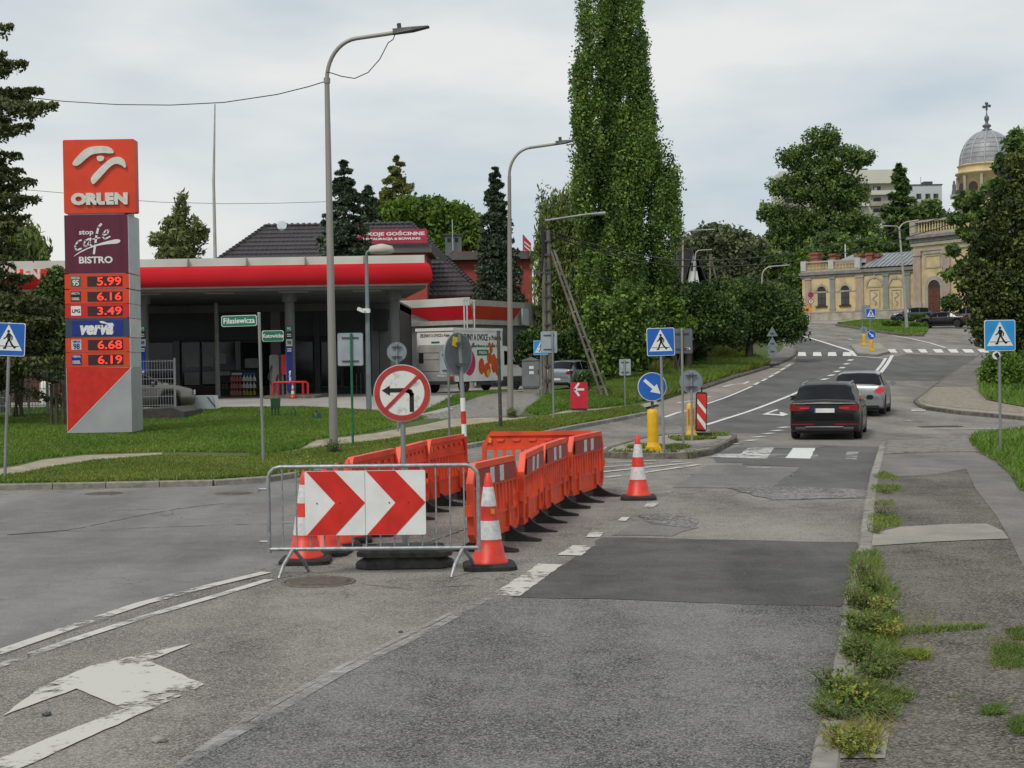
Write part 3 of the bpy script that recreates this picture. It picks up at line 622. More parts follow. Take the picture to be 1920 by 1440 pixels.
# ------------------------------------------------------------------ signs
def walking_figure(mb, k, y0, y1, M=None):      # man walking, in a unit square whose triangle spans -0.5..0.5
    P = lambda x, z: (x*k, z*k)
    mb.disc(.0*k, .245*k, .042*k, y0, y1, 14, M)
    mb.prism([P(-.035,.20), P(.045,.19), P(.075,.07), P(.055,-.03), P(-.02,-.03), P(-.045,.08)], y0, y1, M)
    mb.stroke([P(-.02,.17), P(-.075,.06), P(-.135,.02)], .035*k, y0, y1, M); mb.stroke([P(.04,.17), P(.115,.08), P(.10,-.01)], .035*k, y0, y1, M)
    mb.stroke([P(.0,-.02), P(-.055,-.14), P(-.085,-.26), P(-.135,-.265)], .052*k, y0, y1, M); mb.stroke([P(.035,-.02), P(.105,-.15), P(.185,-.245), P(.215,-.225)], .052*k, y0, y1, M)
def crossing_sign(t, w, zc, blue=BLUE, y=-.04, parts=True):
    h = w/2
    MB().box((-h, y, zc-h), (h, y+.015, zc+h), ch=w*.04).build('sign_panel', WHITE, t)
    MB().box((-h+.012*w/.6, y-.003, zc-h+.012*w/.6), (h-.012*w/.6, y-.0005, zc+h-.012*w/.6), ch=w*.035).build('blue_field', blue, t)
    MB().prism([(-.42*w, zc-.335*w), (.42*w, zc-.335*w), (0, zc+.45*w)], y-.006, y-.0035).build('white_triangle', WHITE, t)
    m = MB(); 
    M_ = Matrix.Translation((0, 0, zc)); walking_figure(m, w, y-.009, y-.0065, M_)
    m.box((-.33*w, y-.0088, -.215*w), (.33*w, y-.0067, -.195*w), M=M_); m.build('walking_figure', BLACK, t)
def post(t, h, r=.03, m=POLE, x=0, y=0, cap=True, z0=-.2):
    mb = MB(); mb.tube([(x, y, z0), (x, y, h)], r, 12)
    if cap: mb.lathe([(r*1.12, h), (r*1.12, h+.02), (.002, h+.03)], 12, Matrix.Translation((x, y, 0)))
    return mb.build('post', m, t)
def clamps(t, zs, w=.3, y=.035, m=BRACKET):
    for z in zs: MB().box((-w/2, y, z-.02), (w/2, y+.03, z+.02)).box((-.05, y-.02, z-.03), (.05, y+.05, z+.03)).build('clamp', m, t)
def atz(t, x, z): return None
def sign_at(name, label, base_px, cat='road sign', group=None, rz=0, d=None, off=.1, lean=0.0):
    p = onG(base_px[0], d, off) if d else G(*base_px, off)
    t = thing(name, label, cat, p, rz, group, tilt=(0, lean)); return t, F/p.y
def zof(p, py, s):  # height above ground of an image row, for a thing at p
    return at(960, py, p.y).z
def hz(t, px, py): return at(px, py, t.location.y).z - t.location.z
SL = R(-.7)
# crossing signs
t, s = sign_at('crossing_sign', 'blue square pedestrian crossing sign at the left edge, on grey post in the grass', (9, 897), lean=R(3.0)); w = 62/s; zc = hz(t, 20, 636)
t.location.x += .0; post(t, zc+.3); o = thing('x','','',); bpy.data.objects.remove(o)
crossing_sign(t, w, zc); clamps(t, (zc-.15, zc+.15)); 
t, s = sign_at('crossing_sign', 'blue square pedestrian crossing sign on the near traffic island, above the round arrow sign', (1245, 847), off=.12, lean=R(-1)); zc = hz(t, 1236, 641); post(t, zc+.28)
crossing_sign(t, 52/s, zc); clamps(t, (zc-.15, zc+.15))
t, s = sign_at('crossing_sign', 'light blue pedestrian crossing sign on mottled post on the right-hand grass', (1876, 846), off=.115); zc = hz(t, 1873, 629); post(t, zc+.2)
crossing_sign(t, 58/s, zc, LBLUE); MB().disc(-.08, zc-.42, .085, -.05, -.035).build('reflector', WHITE, t); MB().prism([(-.13,zc-.40),(-.05,zc-.50),(-.01,zc-.44),(-.06,zc-.35)], -.056, -.051).build('dark_mark', BLACK, t)
t, s = sign_at('crossing_sign', 'small blue crossing sign half hidden behind a grey sign back by the driveway', (1015, 757), d=58); zc = hz(t, 1016, 652); post(t, zc+.2)
crossing_sign(t, 27/s, zc, LBLUE)
t, s = sign_at('crossing_sign', 'small dark blue crossing sign on the far traffic island below the church', (1634, 662), d=100); zc = hz(t, 1634, 588); post(t, zc+.2, .035)
crossing_sign(t, 18/s, zc)
# no left turn sign on rubber plates
t, s = sign_at('no_left_turn_sign', 'round no left turn sign with black arrow on a post stuck in two rubber plates', (754, 1060), d=15.85, off=0); r = 54/s; zc = hz(t, 755, 737)
post(t, zc+r*.9, .028, POLE, y=.02, cap=False, z0=.05)
MB().disc(0, zc, r, -.025, -.01, 48).build('sign_panel', SIGNBACK, t); MB().disc(0, zc, r*.985, -.028, -.0255, 48).build('white_rim', WHITE, t)
MB().ring(0, zc, r*.78, r*.97, -.032, -.0285, 48).build('red_ring', RED2, t); MB().disc(0, zc, r*.765, -.0315, -.0285, 48).build('white_face', DIRTYWHITE, t)
q = lambda x, z: (x*r, zc+z*r)
m = MB(); m.stroke([q(.33,-.6), q(.33,-.05)], .15*r, -.035, -.032); m.stroke([q(.33,-.05), q(.28,.05), q(.2,.08), q(.12,.1)], .15*r, -.035, -.032); m.prism([q(.18,.175), q(-.42,.175), q(-.42,.03), q(.18,.03)], -.035, -.032); m.prism([q(-.42,.27), q(-.7,.10), q(-.42,-.08)], -.035, -.032); m.build('turn_arrow', BLACK, t)
MB().stroke([q(-.56,-.54), q(.56,.56)], .12*r, -.039, -.0355).build('diagonal_bar', RED2, t)
clamps(t, (zc-.15, zc+.15))
def base_plate(t, z, sx=1.03, sy=.46, h=.11, rot=0, m=RUBBERD):
    mb = MB(); c = .12; hx, hy = sx/2, sy/2
    def oc(k, zz): return [(-hx*k+c,-hy*k,zz),(hx*k-c,-hy*k,zz),(hx*k,-hy*k+c,zz),(hx*k,hy*k-c,zz),(hx*k-c,hy*k,zz),(-hx*k+c,hy*k,zz),(-hx*k,hy*k-c,zz),(-hx*k,-hy*k+c,zz)]
    vs = oc(1,z)+oc(1,z+h*.42)+oc(.78,z+h); fs = [tuple(range(7,-1,-1)), tuple(range(16,24))]
    for a in (0, 8):
        fs += [(a+i, a+(i+1)%8, a+8+(i+1)%8, a+8+i) for i in range(8)]
    mb.add(vs, fs)
    for xx in (-.36, .36): mb.box((xx-.05,-.03,z+h),(xx+.05,.03,z+h+.012))
    o = mb.build('base_plate', m, t); o.rotation_euler[2] = rot; return o
base_plate(t, .01, rot=R(1)); base_plate(t, .125, 1.0, rot=R(-2))
# round sign back with yellow sticker on a red and white post
t, s = sign_at('round_sign', 'grey back of a round sign with yellow sticker on a red and white banded post', (871, 875), d=28, off=0, lean=R(-1.5), rz=R(0)); zc = hz(t, 857, 664); r = 40/s
post(t, hz(t, 868, 746), .034, POLE, z0=-.1, cap=False)
zt = hz(t, 868, 746); o = MB().tube([(0,0,zt-.02),(-.03,0,zc+r*.95)], .042, 12).build('upper_post', POLE, t)
zb = [hz(t, 869, y) for y in (746, 771, 795, 818, 842, 870)]
for i in range(5): MB().tube([(0,0,zb[i]),(0,0,zb[i+1])], .048, 12).build('band', RED if i % 2 else WHITE, t)
M_ = Matrix.Translation((-.10, -.0, 0)) @ Matrix.Rotation(R(52), 4, 'Z')
MB().disc(0, zc, r, -.07, -.05, 40, M_).build('sign_panel', SIGNBACK2, t); MB().ring(0, zc, r*.96, r*1.015, -.075, -.045, 40, M_).build('rim', POLE, t)
MB().disc(0, zc, r*.95, -.046, -.040, 40, M_).build('red_face', RED, t)
MB().prism([(-.17, zc+.17), (-.03, zc+.13), (.0, zc+.31), (-.14, zc+.34)], -.076, -.0705, M_ @ Matrix.Translation((.0,0,0))).build('yellow_sticker', mat('yellow_sticker', (.75,.6,.03)), t)
clamps(t, (zc-.2, zc+.2), .3, -.1)
def round_back(label, base, d, cx, cy, rpx, off=.1, m=SIGNBACK, pr=.028, grp=None):
    t, s = sign_at('round_sign', label, base, d=d, off=off, group=grp); zc = hz(t, cx, cy); r = rpx/s; post(t, zc+r*.8, pr, y=-.03)
    MB().disc(0, zc, r, .0, .015, 40).build('sign_panel', m, t); MB().ring(0, zc, r*.955, r*1.01, -.006, .02, 40).build('rim', POLE, t); clamps(t, (zc-r*.5, zc+r*.5), r*1.0, -.06); return t
round_back('grey back of a small round sign above the no left turn sign', (745, 790), 42, 742, 660, 18.5)
round_back('grey back of a round sign beside the striped board on the near island', (1296, 822), 37.5, 1297, 715, 21.5, off=.12)
def square_back(label, base, d, x0, y0, x1, y1, m=SIGNBACK, off=.1, ch=.03, pm=POLE, behind=False, pr=.03, rz=0):
    t, s = sign_at('sign_board', label, base, d=d, off=off, rz=rz); zb, zt = hz(t, (x0+x1)/2, y1), hz(t, (x0+x1)/2, y0)
    a = (x0+x1)/2 - base[0]; dx = a/s; w = (x1-x0)/s/2
    post(t, zt-.03, pr, pm, y=-.035)
    MB().box((dx-w, 0, zb), (dx+w, .012, zt), ch=ch).build('sign_panel', m, t)
    MB().box((dx-w+.015, -.004, zb+.015), (dx+w-.015, -.0005, zt-.015), ch=ch).build('back_plate', mat('sign_back_inner', (.36,.41,.45), (.28,.32,.35), 3, .5, .2) if m is SIGNBACK else m, t)
    for z in (zb+.12, zt-.12): MB().box((dx-w*.65, -.03, z-.015), (dx+w*.65, -.005, z+.015)).build('clamp', BRACKET, t)
    return t
GREENPOST = mat('green_painted_post', (.02, .16, .09), (.015, .10, .06), 8, .5)
square_back('pale grey back of a board on a green post beside the tall lamp', (662, 838), None, 636, 624, 684, 686, pm=GREENPOST)
square_back('blue-grey square sign back left of the round sign with yellow sticker', (843, 823), None, 826, 656, 858, 703)
square_back('light grey square sign back on tall post in front of the grey cabinet', (1038, 787), None, 1016, 621, 1047, 662)
square_back('small grey sign back on short post under the tall poplar', (1172, 760), None, 1162, 673, 1184, 704)
t = square_back('dark grey double board on tall post on the near island', (1281, 832), None, 1262, 616, 1301, 663, SIGNBACK2, off=.12)
MB().box((.1, -.02, hz(t, 1280, 656)), (.2, -.006, hz(t, 1280, 652)), ch=.01).build('pale_label', WHITE, t)
t = thing('wooden_stake', 'thin dark weathered stake in the verge in front of the truck', 'stake', G(939, 803, .1)); MB().tube([(0,0,-.2),(-.02,0,1.6),(-.03,0,hz(t, 935, 620))], [.055,.05,.045], 7).build('shaft', mat('dark_weathered_wood', (.10,.09,.075), (.05,.045,.04), 9, .9), t); MB().box((-.07,-.05,hz(t,936,632)),(.03,.05,hz(t,936,620))).build('head', BRACKET, t)
# keep right signs on bollards
def keep_right(label, base, sign_c, rpx, btop, yell=YELLOW, d=None, reeded=False, back=False, wpx=26, off=.12):
    p = onG(base[0], d, off) if d else G(*base, off)
    t = thing('keep_right_sign', label, 'traffic sign', p, 0, None, tilt=(0, R(-.5))); s = F/p.y; zc = hz(t, *sign_c); r = rpx/s; bt = hz(t, base[0], btop)
    if rpx:
        MB().tube([(0,0,.2),(0,0,zc+r*.6)], .035, 12).build('post', BRACKET if not back else POLE, t)
        if back:
            MB().disc(0, zc, r, .05, .062, 40).build('sign_panel', SIGNBACK, t)
        else:
            MB().disc(0, zc, r, -.06, -.045, 48).build('sign_panel', WHITE, t); MB().disc(0, zc, r*.955, -.064, -.0605, 48).build('blue_field', BLUE, t)
            k = r; c = math.sqrt(.5); Mx = Matrix.Translation((0,0,zc)) @ Matrix.Rotation(R(42), 4, 'Y')
            MB().prism([(-.72*k,.11*k),(-.72*k,-.11*k),(.12*k,-.11*k),(.12*k,-.36*k),(.76*k,0),(.12*k,.36*k),(.12*k,.11*k)], -.068, -.0645, Mx).build('white_arrow', WHITE, t)
            clamps(t, (zc-.1, zc+.1), .3, -.02)
    w = wpx/s/2*.8
    if wpx:
        prof = [(w*.99,.13),(w,bt*.5),(w,bt-.12),(w*.9,bt-.06),(w*.6,bt-.015),(.02,bt)]
        MB().lathe(prof, 24).build('bollard', yell, t)
        MB().box((-w*1.3,-w*1.3,-.02),(w*1.3,w*1.3,.11)).lathe([(w*1.25,.11),(w*1.0,.2)], 24).build('bollard_foot', yell, t)
        if reeded:
            for k in range(-2, 3): MB().box((k*w*.36-w*.08,-w*1.03,.35),(k*w*.36+w*.08,-w*.8,bt-.15)).build('reflector_strip', mat('amber_reflector', (.55,.2,.01), None, 9, .25), t)
    return t
keep_right('round blue keep right sign on a yellow bollard on the near traffic island', (1225, 846), (1223, 725), 27, 766)
t = keep_right('ribbed pale yellow bollard beside the striped board on the near island', (1296, 821), (1297, 715), 0, 755, YELLOWP, reeded=True, wpx=19); t.name = 'bollard'; t['category'] = 'bollard'
t.name = 'traffic_bollard'
keep_right('tiny blue keep right sign on yellow bollard on the far traffic island', (1635, 662), (1634, 628), 8.3, 637, d=99, wpx=8, off=.15)
keep_right('tiny grey sign back on yellow bollard at the rear of the far island', (1621, 647), (1621, 618), 6.5, 626, d=106, wpx=8, back=True, off=.15)
# striped board leaning on the island
t = thing('striped_board', 'narrow red and white striped board in black frame standing on the island', 'warning board', G(1314, 819, .12), R(8), None, tilt=(R(-4), R(3))); s = F/t.location.y
h0, h1, w = .14, hz(t, 1315, 735), 10.5/s
MB().box((-w,-.03,h0),(w,.03,h1), ch=.04).build('frame', RUBBER, t); MB().box((-.25,-.2,0),(.25,.2,.1), ch=.03).build('foot', RUBBER, t); MB().tube([(0,0,h1),(0,0,h1+.13)], .02, 8).build('handle', RUBBER, t)
MB().box((-w*.82,-.036,h0+.05),(w*.82,-.031,h1-.05)).build('white_face', WHITE, t); n = 4; H = (h1-h0-.1)
for i, (a, b) in enumerate(((0,.16),(.36,.62),(.80,1.02))):
    lo_, hi_ = h0+.05, h1-.05; W_ = w*.82; cl = lambda z: max(lo_, min(hi_, z)); z0, z1 = lo_+a*H, lo_+b*H; sl = .28
    if i == 0: poly = [(-W_, lo_), (W_, lo_), (-W_, lo_+.36)]; poly = [(-W_,lo_),(W_*.9,lo_),(-W_,lo_+.30)]
    elif i == 1: poly = [(-W_, z1+.10), (-W_, z0+.10), (W_, z0-.18), (W_, z1-.18)]
    else: poly = [(-W_, hi_), (-W_, z0+.06), (W_, z0-.22), (W_, hi_)]
    MB().prism(poly, -.040, -.0365).build('red_stripe', RED, t)
# arrow box
t = thing('arrow_sign_box', 'red upright box sign with a white arrow pointing left in the verge', 'sign', G(1086, 770, .1)); s = F/t.location.y; w = 16/s; h1 = hz(t, 1086, 717); h0 = .08
CRIM = mat('crimson_panel', (.60,.02,.045), (.5,.018,.04), 4, .45)
MB().box((-w,-.14,h0),(w,.14,h1), ch=.02).build('cabinet', CRIM, t); MB().box((-w*.9,-.11,-.1),(w*.9,.11,h0)).build('plinth', BRACKET, t)
z = h0+(h1-h0)*.73; mb = MB().stroke([(w*.5, z),(-w*.45,z)], .075, -.147, -.141).stroke([(-w*.05,z+.2),(-w*.52,z),(-w*.05,z-.2)], .075, -.1475, -.1415); mb.build('white_arrow', WHITE, t)
# temporary sign stack seen from behind
t = thing('temporary_sign_stack', 'stack of two triangular and one round grey sign backs by the left kerb uphill', 'road sign', onG(1449, 87.5, .13)); 
base_plate(t, 0, .8, .4, .12, m=RUBBER); MB().tube([(0,0,.1),(0,0,2.15)], .03, 8).build('post', POLE, t)
for zc in (1.95, 1.35): MB().prism([(-.33,zc-.22),(.33,zc-.22),(0,zc+.36)], -.03, -.015).build('triangle_panel', SIGNBACK, t)
MB().disc(0, .85, .28, -.03, -.015, 28).build('round_panel', SIGNBACK, t); clamps(t, (.85, 1.3, 1.9), .25, -.06)
# signs by the church corner
t = thing('sign_post', 'post with purple no stopping disc over white round sign at the church corner', 'road sign', onG(1522, 163, .1)); s = F/163
MB().tube([(0,0,0),(0,0,hz(t,1522,546))], .05, 8).build('post', POLE, t)
zc = hz(t,1522,553); MB().disc(0,zc,.31,-.09,-.07).build('upper_disc', mat('purple_disc', (.25,.04,.22)), t); MB().ring(0,zc,.23,.3,-.1,-.091).build('red_ring', RED2, t); MB().stroke([(-.18,zc+.18),(.18,zc-.18)], .07, -.1, -.091).build('red_bar', RED2, t)
zc = hz(t,1522,565); MB().disc(0,zc,.30,-.09,-.07).build('lower_disc', WHITE, t); MB().ring(0,zc,.22,.3,-.1,-.091).build('red_ring', RED2, t); MB().box((-.05,-.1,zc-.12),(.05,-.091,zc+.13)).build('dark_symbol', BLACK, t)
t = thing('warning_sign', 'orange roadworks sign over a white speed disc on the pavement by the church', 'road sign', onG(1516, 160, .1)); MB().tube([(0,0,0),(0,0,1.9)], .04, 8).build('post', POLE, t)
zc = hz(t,1516,580); MB().prism([(-.5,zc-.3),(.5,zc-.3),(.42,zc+.1),(.1,zc+.45),(-.15,zc+.25),(-.45,zc+.2)], -.06, -.04).build('orange_board', mat('orange_film', (.85,.3,.02)), t); MB().box((-.2,-.067,zc-.2),(.1,-.061,zc+.1)).build('dark_symbol', BRACKET, t)
zc = hz(t,1516,597); MB().disc(0,zc,.31,-.06,-.04).build('white_disc', WHITE, t); MB().ring(0,zc,.24,.31,-.067,-.061).build('red_ring', RED2, t); text('30', .3, BLACK, t, 0, zc, -.068, .01)
t = thing('information_board', 'grey framed notice board on posts in front of the church wing', 'notice board', onG(1625, 128, .14)); MB().box((-.35,-.04,1.2),(.35,.04,2.3)).build('panel', SIGNBACK, t)
for x in (-.3,.3): MB().tube([(x,0,0),(x,0,2.35)], .03, 6).build('post', POLE, t)

# street name signs
t = thing('street_name_sign', 'green street name plates on a grey post in the left verge', 'street sign', G(494, 867, .1), 0, None, tilt=(0, R(-.7))); s = F/t.location.y
post(t, hz(t, 490, 588), .033)
def plate(x0, x1, zc, h, rz, txt, sz, xoff):
    MM = Matrix.Translation((xoff, 0, zc)) @ Matrix.Rotation(rz, 4, 'Z')
    e = thing('street_plate', None, None, (xoff, 0, zc), rz); e.parent = t; del_ = [k for k in ('label','category','group') if k in e.keys()]
    w = x1 - x0
    bpy.data.objects.remove(e)
    p = MB().box((x0,-.012,-h/2),(x1,.012,h/2), ch=.03).build('street_plate', WHITE, t, (xoff,0,zc), rot=(0,0,rz))
    MB().box((x0+.012,-.016,-h/2+.012),(x1-.012,-.0125,h/2-.012), ch=.028).build('green_field', GREENS, p)
    text(txt, sz, WHITE, p, (x0+x1)/2, 0, -.018, .003, .92)
plate(-.84/1.0, -.05, hz(t, 446, 601), .235, R(-9), 'Filasiewicza', .165, 0)
plate(.05, .52, hz(t, 512, 630), .235, R(22), 'Katowicka', .115, 0)

# ------------------------------------------------------------------ steel barrier and chevron board
dB = 15.35; pL = at(505, 1030, dB); pR = at(898, 1026, dB-.13)
t = thing('steel_barrier', 'galvanised steel crowd barrier with hooks standing across the lane', 'barrier', (pL.x, pL.y, 0), math.atan2(pR.y-pL.y, pR.x-pL.x)); BW = (pR-pL).length; zb, ztp = pL.z, at(505, 876, dB).z
r_ = .021; c = .12
fr = [(0,0,zb-.04)] + [(0,0,zb)] + [(0,0,ztp-c)] + [(c-c*math.cos(a),0,ztp-c+c*math.sin(a)) for a in (R(30),R(60),R(90))] + [(BW-c+c*math.sin(a),0,ztp-c+c*math.cos(a)) for a in (0,R(30),R(60),R(90))] + [(BW,0,zb-.04)]
MB().tube(fr, r_, 10).build('frame', STEEL, t); MB().tube([(0,0,zb),(BW,0,zb)], r_, 10).build('bottom_rail', STEEL, t)
for i in range(1, 15): MB().tube([(BW*i/15,0,zb),(BW*i/15,0,ztp-.002)], .0085, 8).build('bar', STEEL, t)
for z in (zb+.08, zb+.62): MB().tube([(0,0,z),(-.07,0,z),(-.10,0,z-.0)], .013, 8).tube([(-.10,0,z-.03),(-.10,0,z+.02)], .012, 6).build('hook', STEEL, t)
for x in (BW*.115, BW*.925):
    for sy, lab in ((-1, 0), (1, 0)): MB().tube([(x+.0*sy,0.02*sy,zb),(x+(-.07 if sy<0 else .07),sy*.17,.12),(x+(-.10 if sy<0 else .11),sy*.25,.0)], [.02,.02,.018], 8).build('foot', STEEL, t)
t = thing('chevron_board', 'white board with two big red chevrons pointing right, fixed to the steel barrier', 'warning board', (pL.x, pL.y, 0), t.rotation_euler[2]); a0 = at(574, 1001, dB-.05).x-pL.x; a1 = at(801, 1001, dB-.05).x-pL.x; z0 = at(688, 1001, dB).z; z1 = at(688, 881, dB).z; mid = (a0+a1)/2
MB().box((a0,-.045,z0),(a1,-.03,z1), ch=.012).build('panel', WHITE, t)
for x in (a0, mid):
    W_ = (a1-a0)/2-.004; H = z1-z0-.006; f_ = lambda u, v: (x+.003+u*W_, z0+.003+v*H)
    MB().prism([f_(.02,1), f_(.5,1), f_(1,.5), f_(.5,0), f_(.02,0), f_(.5,.5)][:3]+[f_(.5,.5)], -.0485, -.0455).prism([f_(1,.5), f_(.5,0), f_(.02,0), f_(.5,.5)], -.0485, -.0455).build('red_chevron', RED, t)
MB().box((mid-.002,-.0475,z0),(mid+.001,-.0455,z1)).build('joint', SIGNBACK, t)
for u in (.1, .29, .7, .86): MB().disc(a0+(a1-a0)*u, (z0+z1)/2, .007, -.053, -.0455, 8).build('bolt', BLACK, t)
for u in (.12, .88):
    for z in (z0+.06, z1-.06): MB().box((a0+(a1-a0)*u-.03,-.03,z-.012),(a0+(a1-a0)*u+.03,.03,z+.012)).build('clamp', BRACKET, t)

# ------------------------------------------------------------------ cones
def make_cone(label, group):
    t = thing('traffic_cone', label, 'traffic cone', (0,0,0), 0, group); H = 1.0
    rr = lambda z: .030 + (.160-.030)*(1-(z-.09)/(H-.09))
    mb = MB(); b = .275; c_ = .08
    oc = lambda k, z: [(-b*k+c_,-b*k,z),(b*k-c_,-b*k,z),(b*k,-b*k+c_,z),(b*k,b*k-c_,z),(b*k-c_,b*k,z),(-b*k+c_,b*k,z),(-b*k,b*k-c_,z),(-b*k,-b*k+c_,z)]
    vs = oc(1,0)+oc(1,.04)+oc(.9,.065)
    fs = [tuple(range(7,-1,-1)), tuple(range(16,24))] + [(a+i, a+(i+1)%8, a+8+(i+1)%8, a+8+i) for a in (0,8) for i in range(8)]
    mb.add(vs, fs).build('base', RUBBER, t)
    MB().lathe([(.20,.066),(.195,.09),(rr(.11)+.012,.11),(rr(.24)+.008,.24),(rr(.245)+.002,.245),(rr(.31),.31)], 32).build('skirt', CONERED, t)
    MB().lathe([(rr(.31)-.002,.30),(rr(.50)-.002,.51)], 32).build('core', CONERED, t)
    MB().lathe([(rr(.31)+.004,.31),(rr(.505)+.004,.505)], 32).build('white_band', CONEWHITE, t)
    MB().lathe([(rr(.505),.505),(rr(.655),.655)], 32).build('red_band', CONERED, t)
    MB().lathe([(rr(.655)+.004,.655),(rr(.855)+.004,.855)], 32).build('white_band', CONEWHITE, t)
    MB().lathe([(rr(.855),.855),(rr(.96),.96),(rr(.96)-.004,.965),(.026,.968),(.026,.995),(.018,1.0)], 32).build('tip', CONERED, t)
    return t
GC = 'large red and white traffic cones around the road works'
c0 = make_cone('red and white traffic cone with orange sticker at the right end of the steel barrier', GC); c0.location = (at(918, 1064, 15.62).x, 15.62, 0); c0.rotation_euler[2] = R(4)
MB().prism([(.015,.58),(.055,.575),(.055,.63),(.015,.635)], -.112, -.100).build('orange_sticker', STICKER, c0)
for px, d, lab, rz in ((573, 16.3, 'traffic cone partly hidden by the left edge of the chevron board', 3), (611, 17.0, 'traffic cone just behind the leftmost cone, hidden above by the board', -5), (634, 17.6, 'middle traffic cone of the row behind the chevron board', 12), (655, 18.2, 'farthest traffic cone of the row behind the chevron board', 7), (1197, None, 'lone traffic cone on the road at the far right of the works', -4)):
    p = G(1197, 936) if d is None else Vector((at(px, 1050, d).x, d, 0))
    c = copy_tree(c0, None, (p.x, p.y, hgt(p.x, p.y)), R(rz), lab)
    for ch in list(c.children):
        if ch.name.startswith('orange_sticker'): bpy.data.objects.remove(ch)

# ------------------------------------------------------------------ orange plastic barriers
STRIPR = mat('dark_red_reflective', (.33,.02,.02), (.25,.015,.015), 20, .35, obj=True)
def make_barrier(label, group):
    t = thing('plastic_barrier', label, 'barrier', (0,0,0), 0, group); x0, x1 = -.96, .96; zb, zt = .13, 1.02; T = .03
    mb = MB()
    # outer frame: top beam chamfered, end posts, bottom beam
    mb.prism([(x0+.14,zt),(x1-.14,zt),(x1-.14,zt-.07),(x0+.14,zt-.07)], -T*1.5, T*1.5)
    for sx in (-1, 1):
        X = lambda v: sx*v
        mb.prism([(X(.96),zb+.1),(X(.96),zt-.22),(X(.82),zt),(X(.82),zt-.1),(X(.89),zt-.24),(X(.89),zb+.12)], -T*1.3, T*1.3)
        mb.prism([(X(.96),zb+.1),(X(.89),zb+.12),(X(.83),zb+.05),(X(.86),zb)], -T*1.3, T*1.3)
    mb.prism([(-.86,zb),(.86,zb),(.86,zb+.05),(-.86,zb+.05)], -T*1.2, T*1.2)
    mb.prism([(-.84,zb+.05),(.84,zb+.05),(.88,zb+.24),(-.88,zb+.24)], -.012, .012)
    mb.prism([(-.88,zb+.24),(.88,zb+.24),(.88,zb+.275),(-.88,zb+.275)], -T, T)
    mb.prism([(-.88,zt-.27),(.88,zt-.27),(.84,zt-.07),(-.84,zt-.07)], -.012, .012); mb.prism([(-.89,zt-.30),(.89,zt-.30),(.89,zt-.27),(-.89,zt-.27)], -T, T)
    mb.build('panel', ORANGE, t)
    n = 11
    for i in range(n):
        x = -.89 + 1.78*(i+1)/(n+1)
        MB().box((x-.027,-T*.9,zb+.27),(x+.027,T*.9,zt-.295)).build('bar', ORANGE, t)
    for k in range(6): x = -.66+.264*k; MB().prism([(x-.05,zt-.16),(x+.05,zt-.16),(x+.07,zt-.12),(x-.07,zt-.12)], .012, T*1.2).build('rib', ORANGE, t)
    for sx in (-1, 1):
        MB().tube([(sx*1.0,0,.44),(sx*1.0,0,.56)], .05, 10).box((sx*.93-.04,-.03,.46),(sx*.93+.04,.03,.54)).build('hinge', ORANGE, t)
        x = sx*.52
        MB().box((x-.045,-T*1.5,zb),(x+.045,T*1.5,zb+.33)).build('foot_sleeve', ORANGE, t)
        MB().box((x-.012,-T*1.5-.006,zb-.02),(x+.012,-T*1.5-.0005,zb+.19)).build('orange_tab', mat('bright_orange_tab', (.95,.28,.02), None, 5, .4), t)
        f = MB(); pr = [(-.42,.0),(-.42,.025),(-.28,.05),(-.16,.10),(-.075,.165),(-.05,.19),(.05,.19),(.075,.165),(.16,.10),(.28,.05),(.42,.025),(.42,.0),(.30,.0),(.27,.02),(-.27,.02),(-.30,.0)]
        Mz = Matrix.Translation((x,0,0)) @ Matrix.Rotation(R(90),4,'Z'); f.prism(pr[:6]+pr[6:12]+pr[12:], -.035, .035, Mz); f.prism([(-.42,0),(.42,0),(.40,.02),(-.40,.02)], -.07, .07, Mz)
        f.build('foot', RUBBER, t)
    e = MB().box((-.80,-T*1.5-.008,zt-.265),(.80,-T*1.5-.002,zt-.075)).build('reflective_strip', STRIPR, t)
    for x in (-.30,.10,-.62,.5)[:2]: MB().box((x,-T*1.5-.011,zt-.262),(x+.17,-T*1.5-.0085,zt-.078)).build('white_block', CONEWHITE, t)
    MB().box((.80,T*1.5,zt-.18),(.85,T*1.5+.004,zt-.10)).build('sticker', STICKER, t)
    return t
GB = 'orange plastic barriers fencing the road works'
b0 = make_barrier('orange plastic barrier nearest the right-hand cone, front end of the right row', GB)
def place_b(o, a, b, lab=None):
    A, B = Vector(a), Vector(b); c = (A+B)/2; o.location = (c.x, c.y, hgt(c.x, c.y)); o.rotation_euler = (R(random.uniform(-2.2,2.2)), R(random.uniform(-.5,.5)), math.atan2(B.y-A.y, B.x-A.x)+R(random.uniform(-2,2)))
    if lab: o['label'] = lab
# right row: chain of end points (top edge pixels -> plan)
def topat(px, py, z=1.02):               # plan position of a point of the top edge
    v = ray(px, py); k = (z-CAMH)/v.z; return (v.x*k, v.y*k)
def chain(p0, pxs, L_=1.98):             # successive hinges at the given pixel columns, each L_ apart
    out = [Vector(p0)]
    for px in pxs:
        a = out[-1]; m = (px-960)/F; A_ = 1+m*m; B_ = -2*(a.x*m+a.y); C_ = a.x**2+a.y**2-L_**2
        y = (-B_+math.sqrt(max(0, B_*B_-4*A_*C_)))/(2*A_); out.append(Vector((m*y, y)))
    return out
rc = chain(topat(876, 872), (969, 1011, 1063, 1126))
labs = [None, 'orange plastic barrier second from the front in the right row', 'orange plastic barrier third from the front in the right row', 'orange plastic barrier at the rear of the right row, nearest the island']
place_b(b0, rc[0], rc[1])
for i in (1,2,3): place_b(copy_tree(b0), rc[i], rc[i+1], labs[i])
e = rc[-1]; bk = Vector((e.x-1.98, e.y+.35)); c = copy_tree(b0); place_b(c, e+Vector((.0,.1)), bk, 'orange plastic barrier closing the far end, seen from inside')
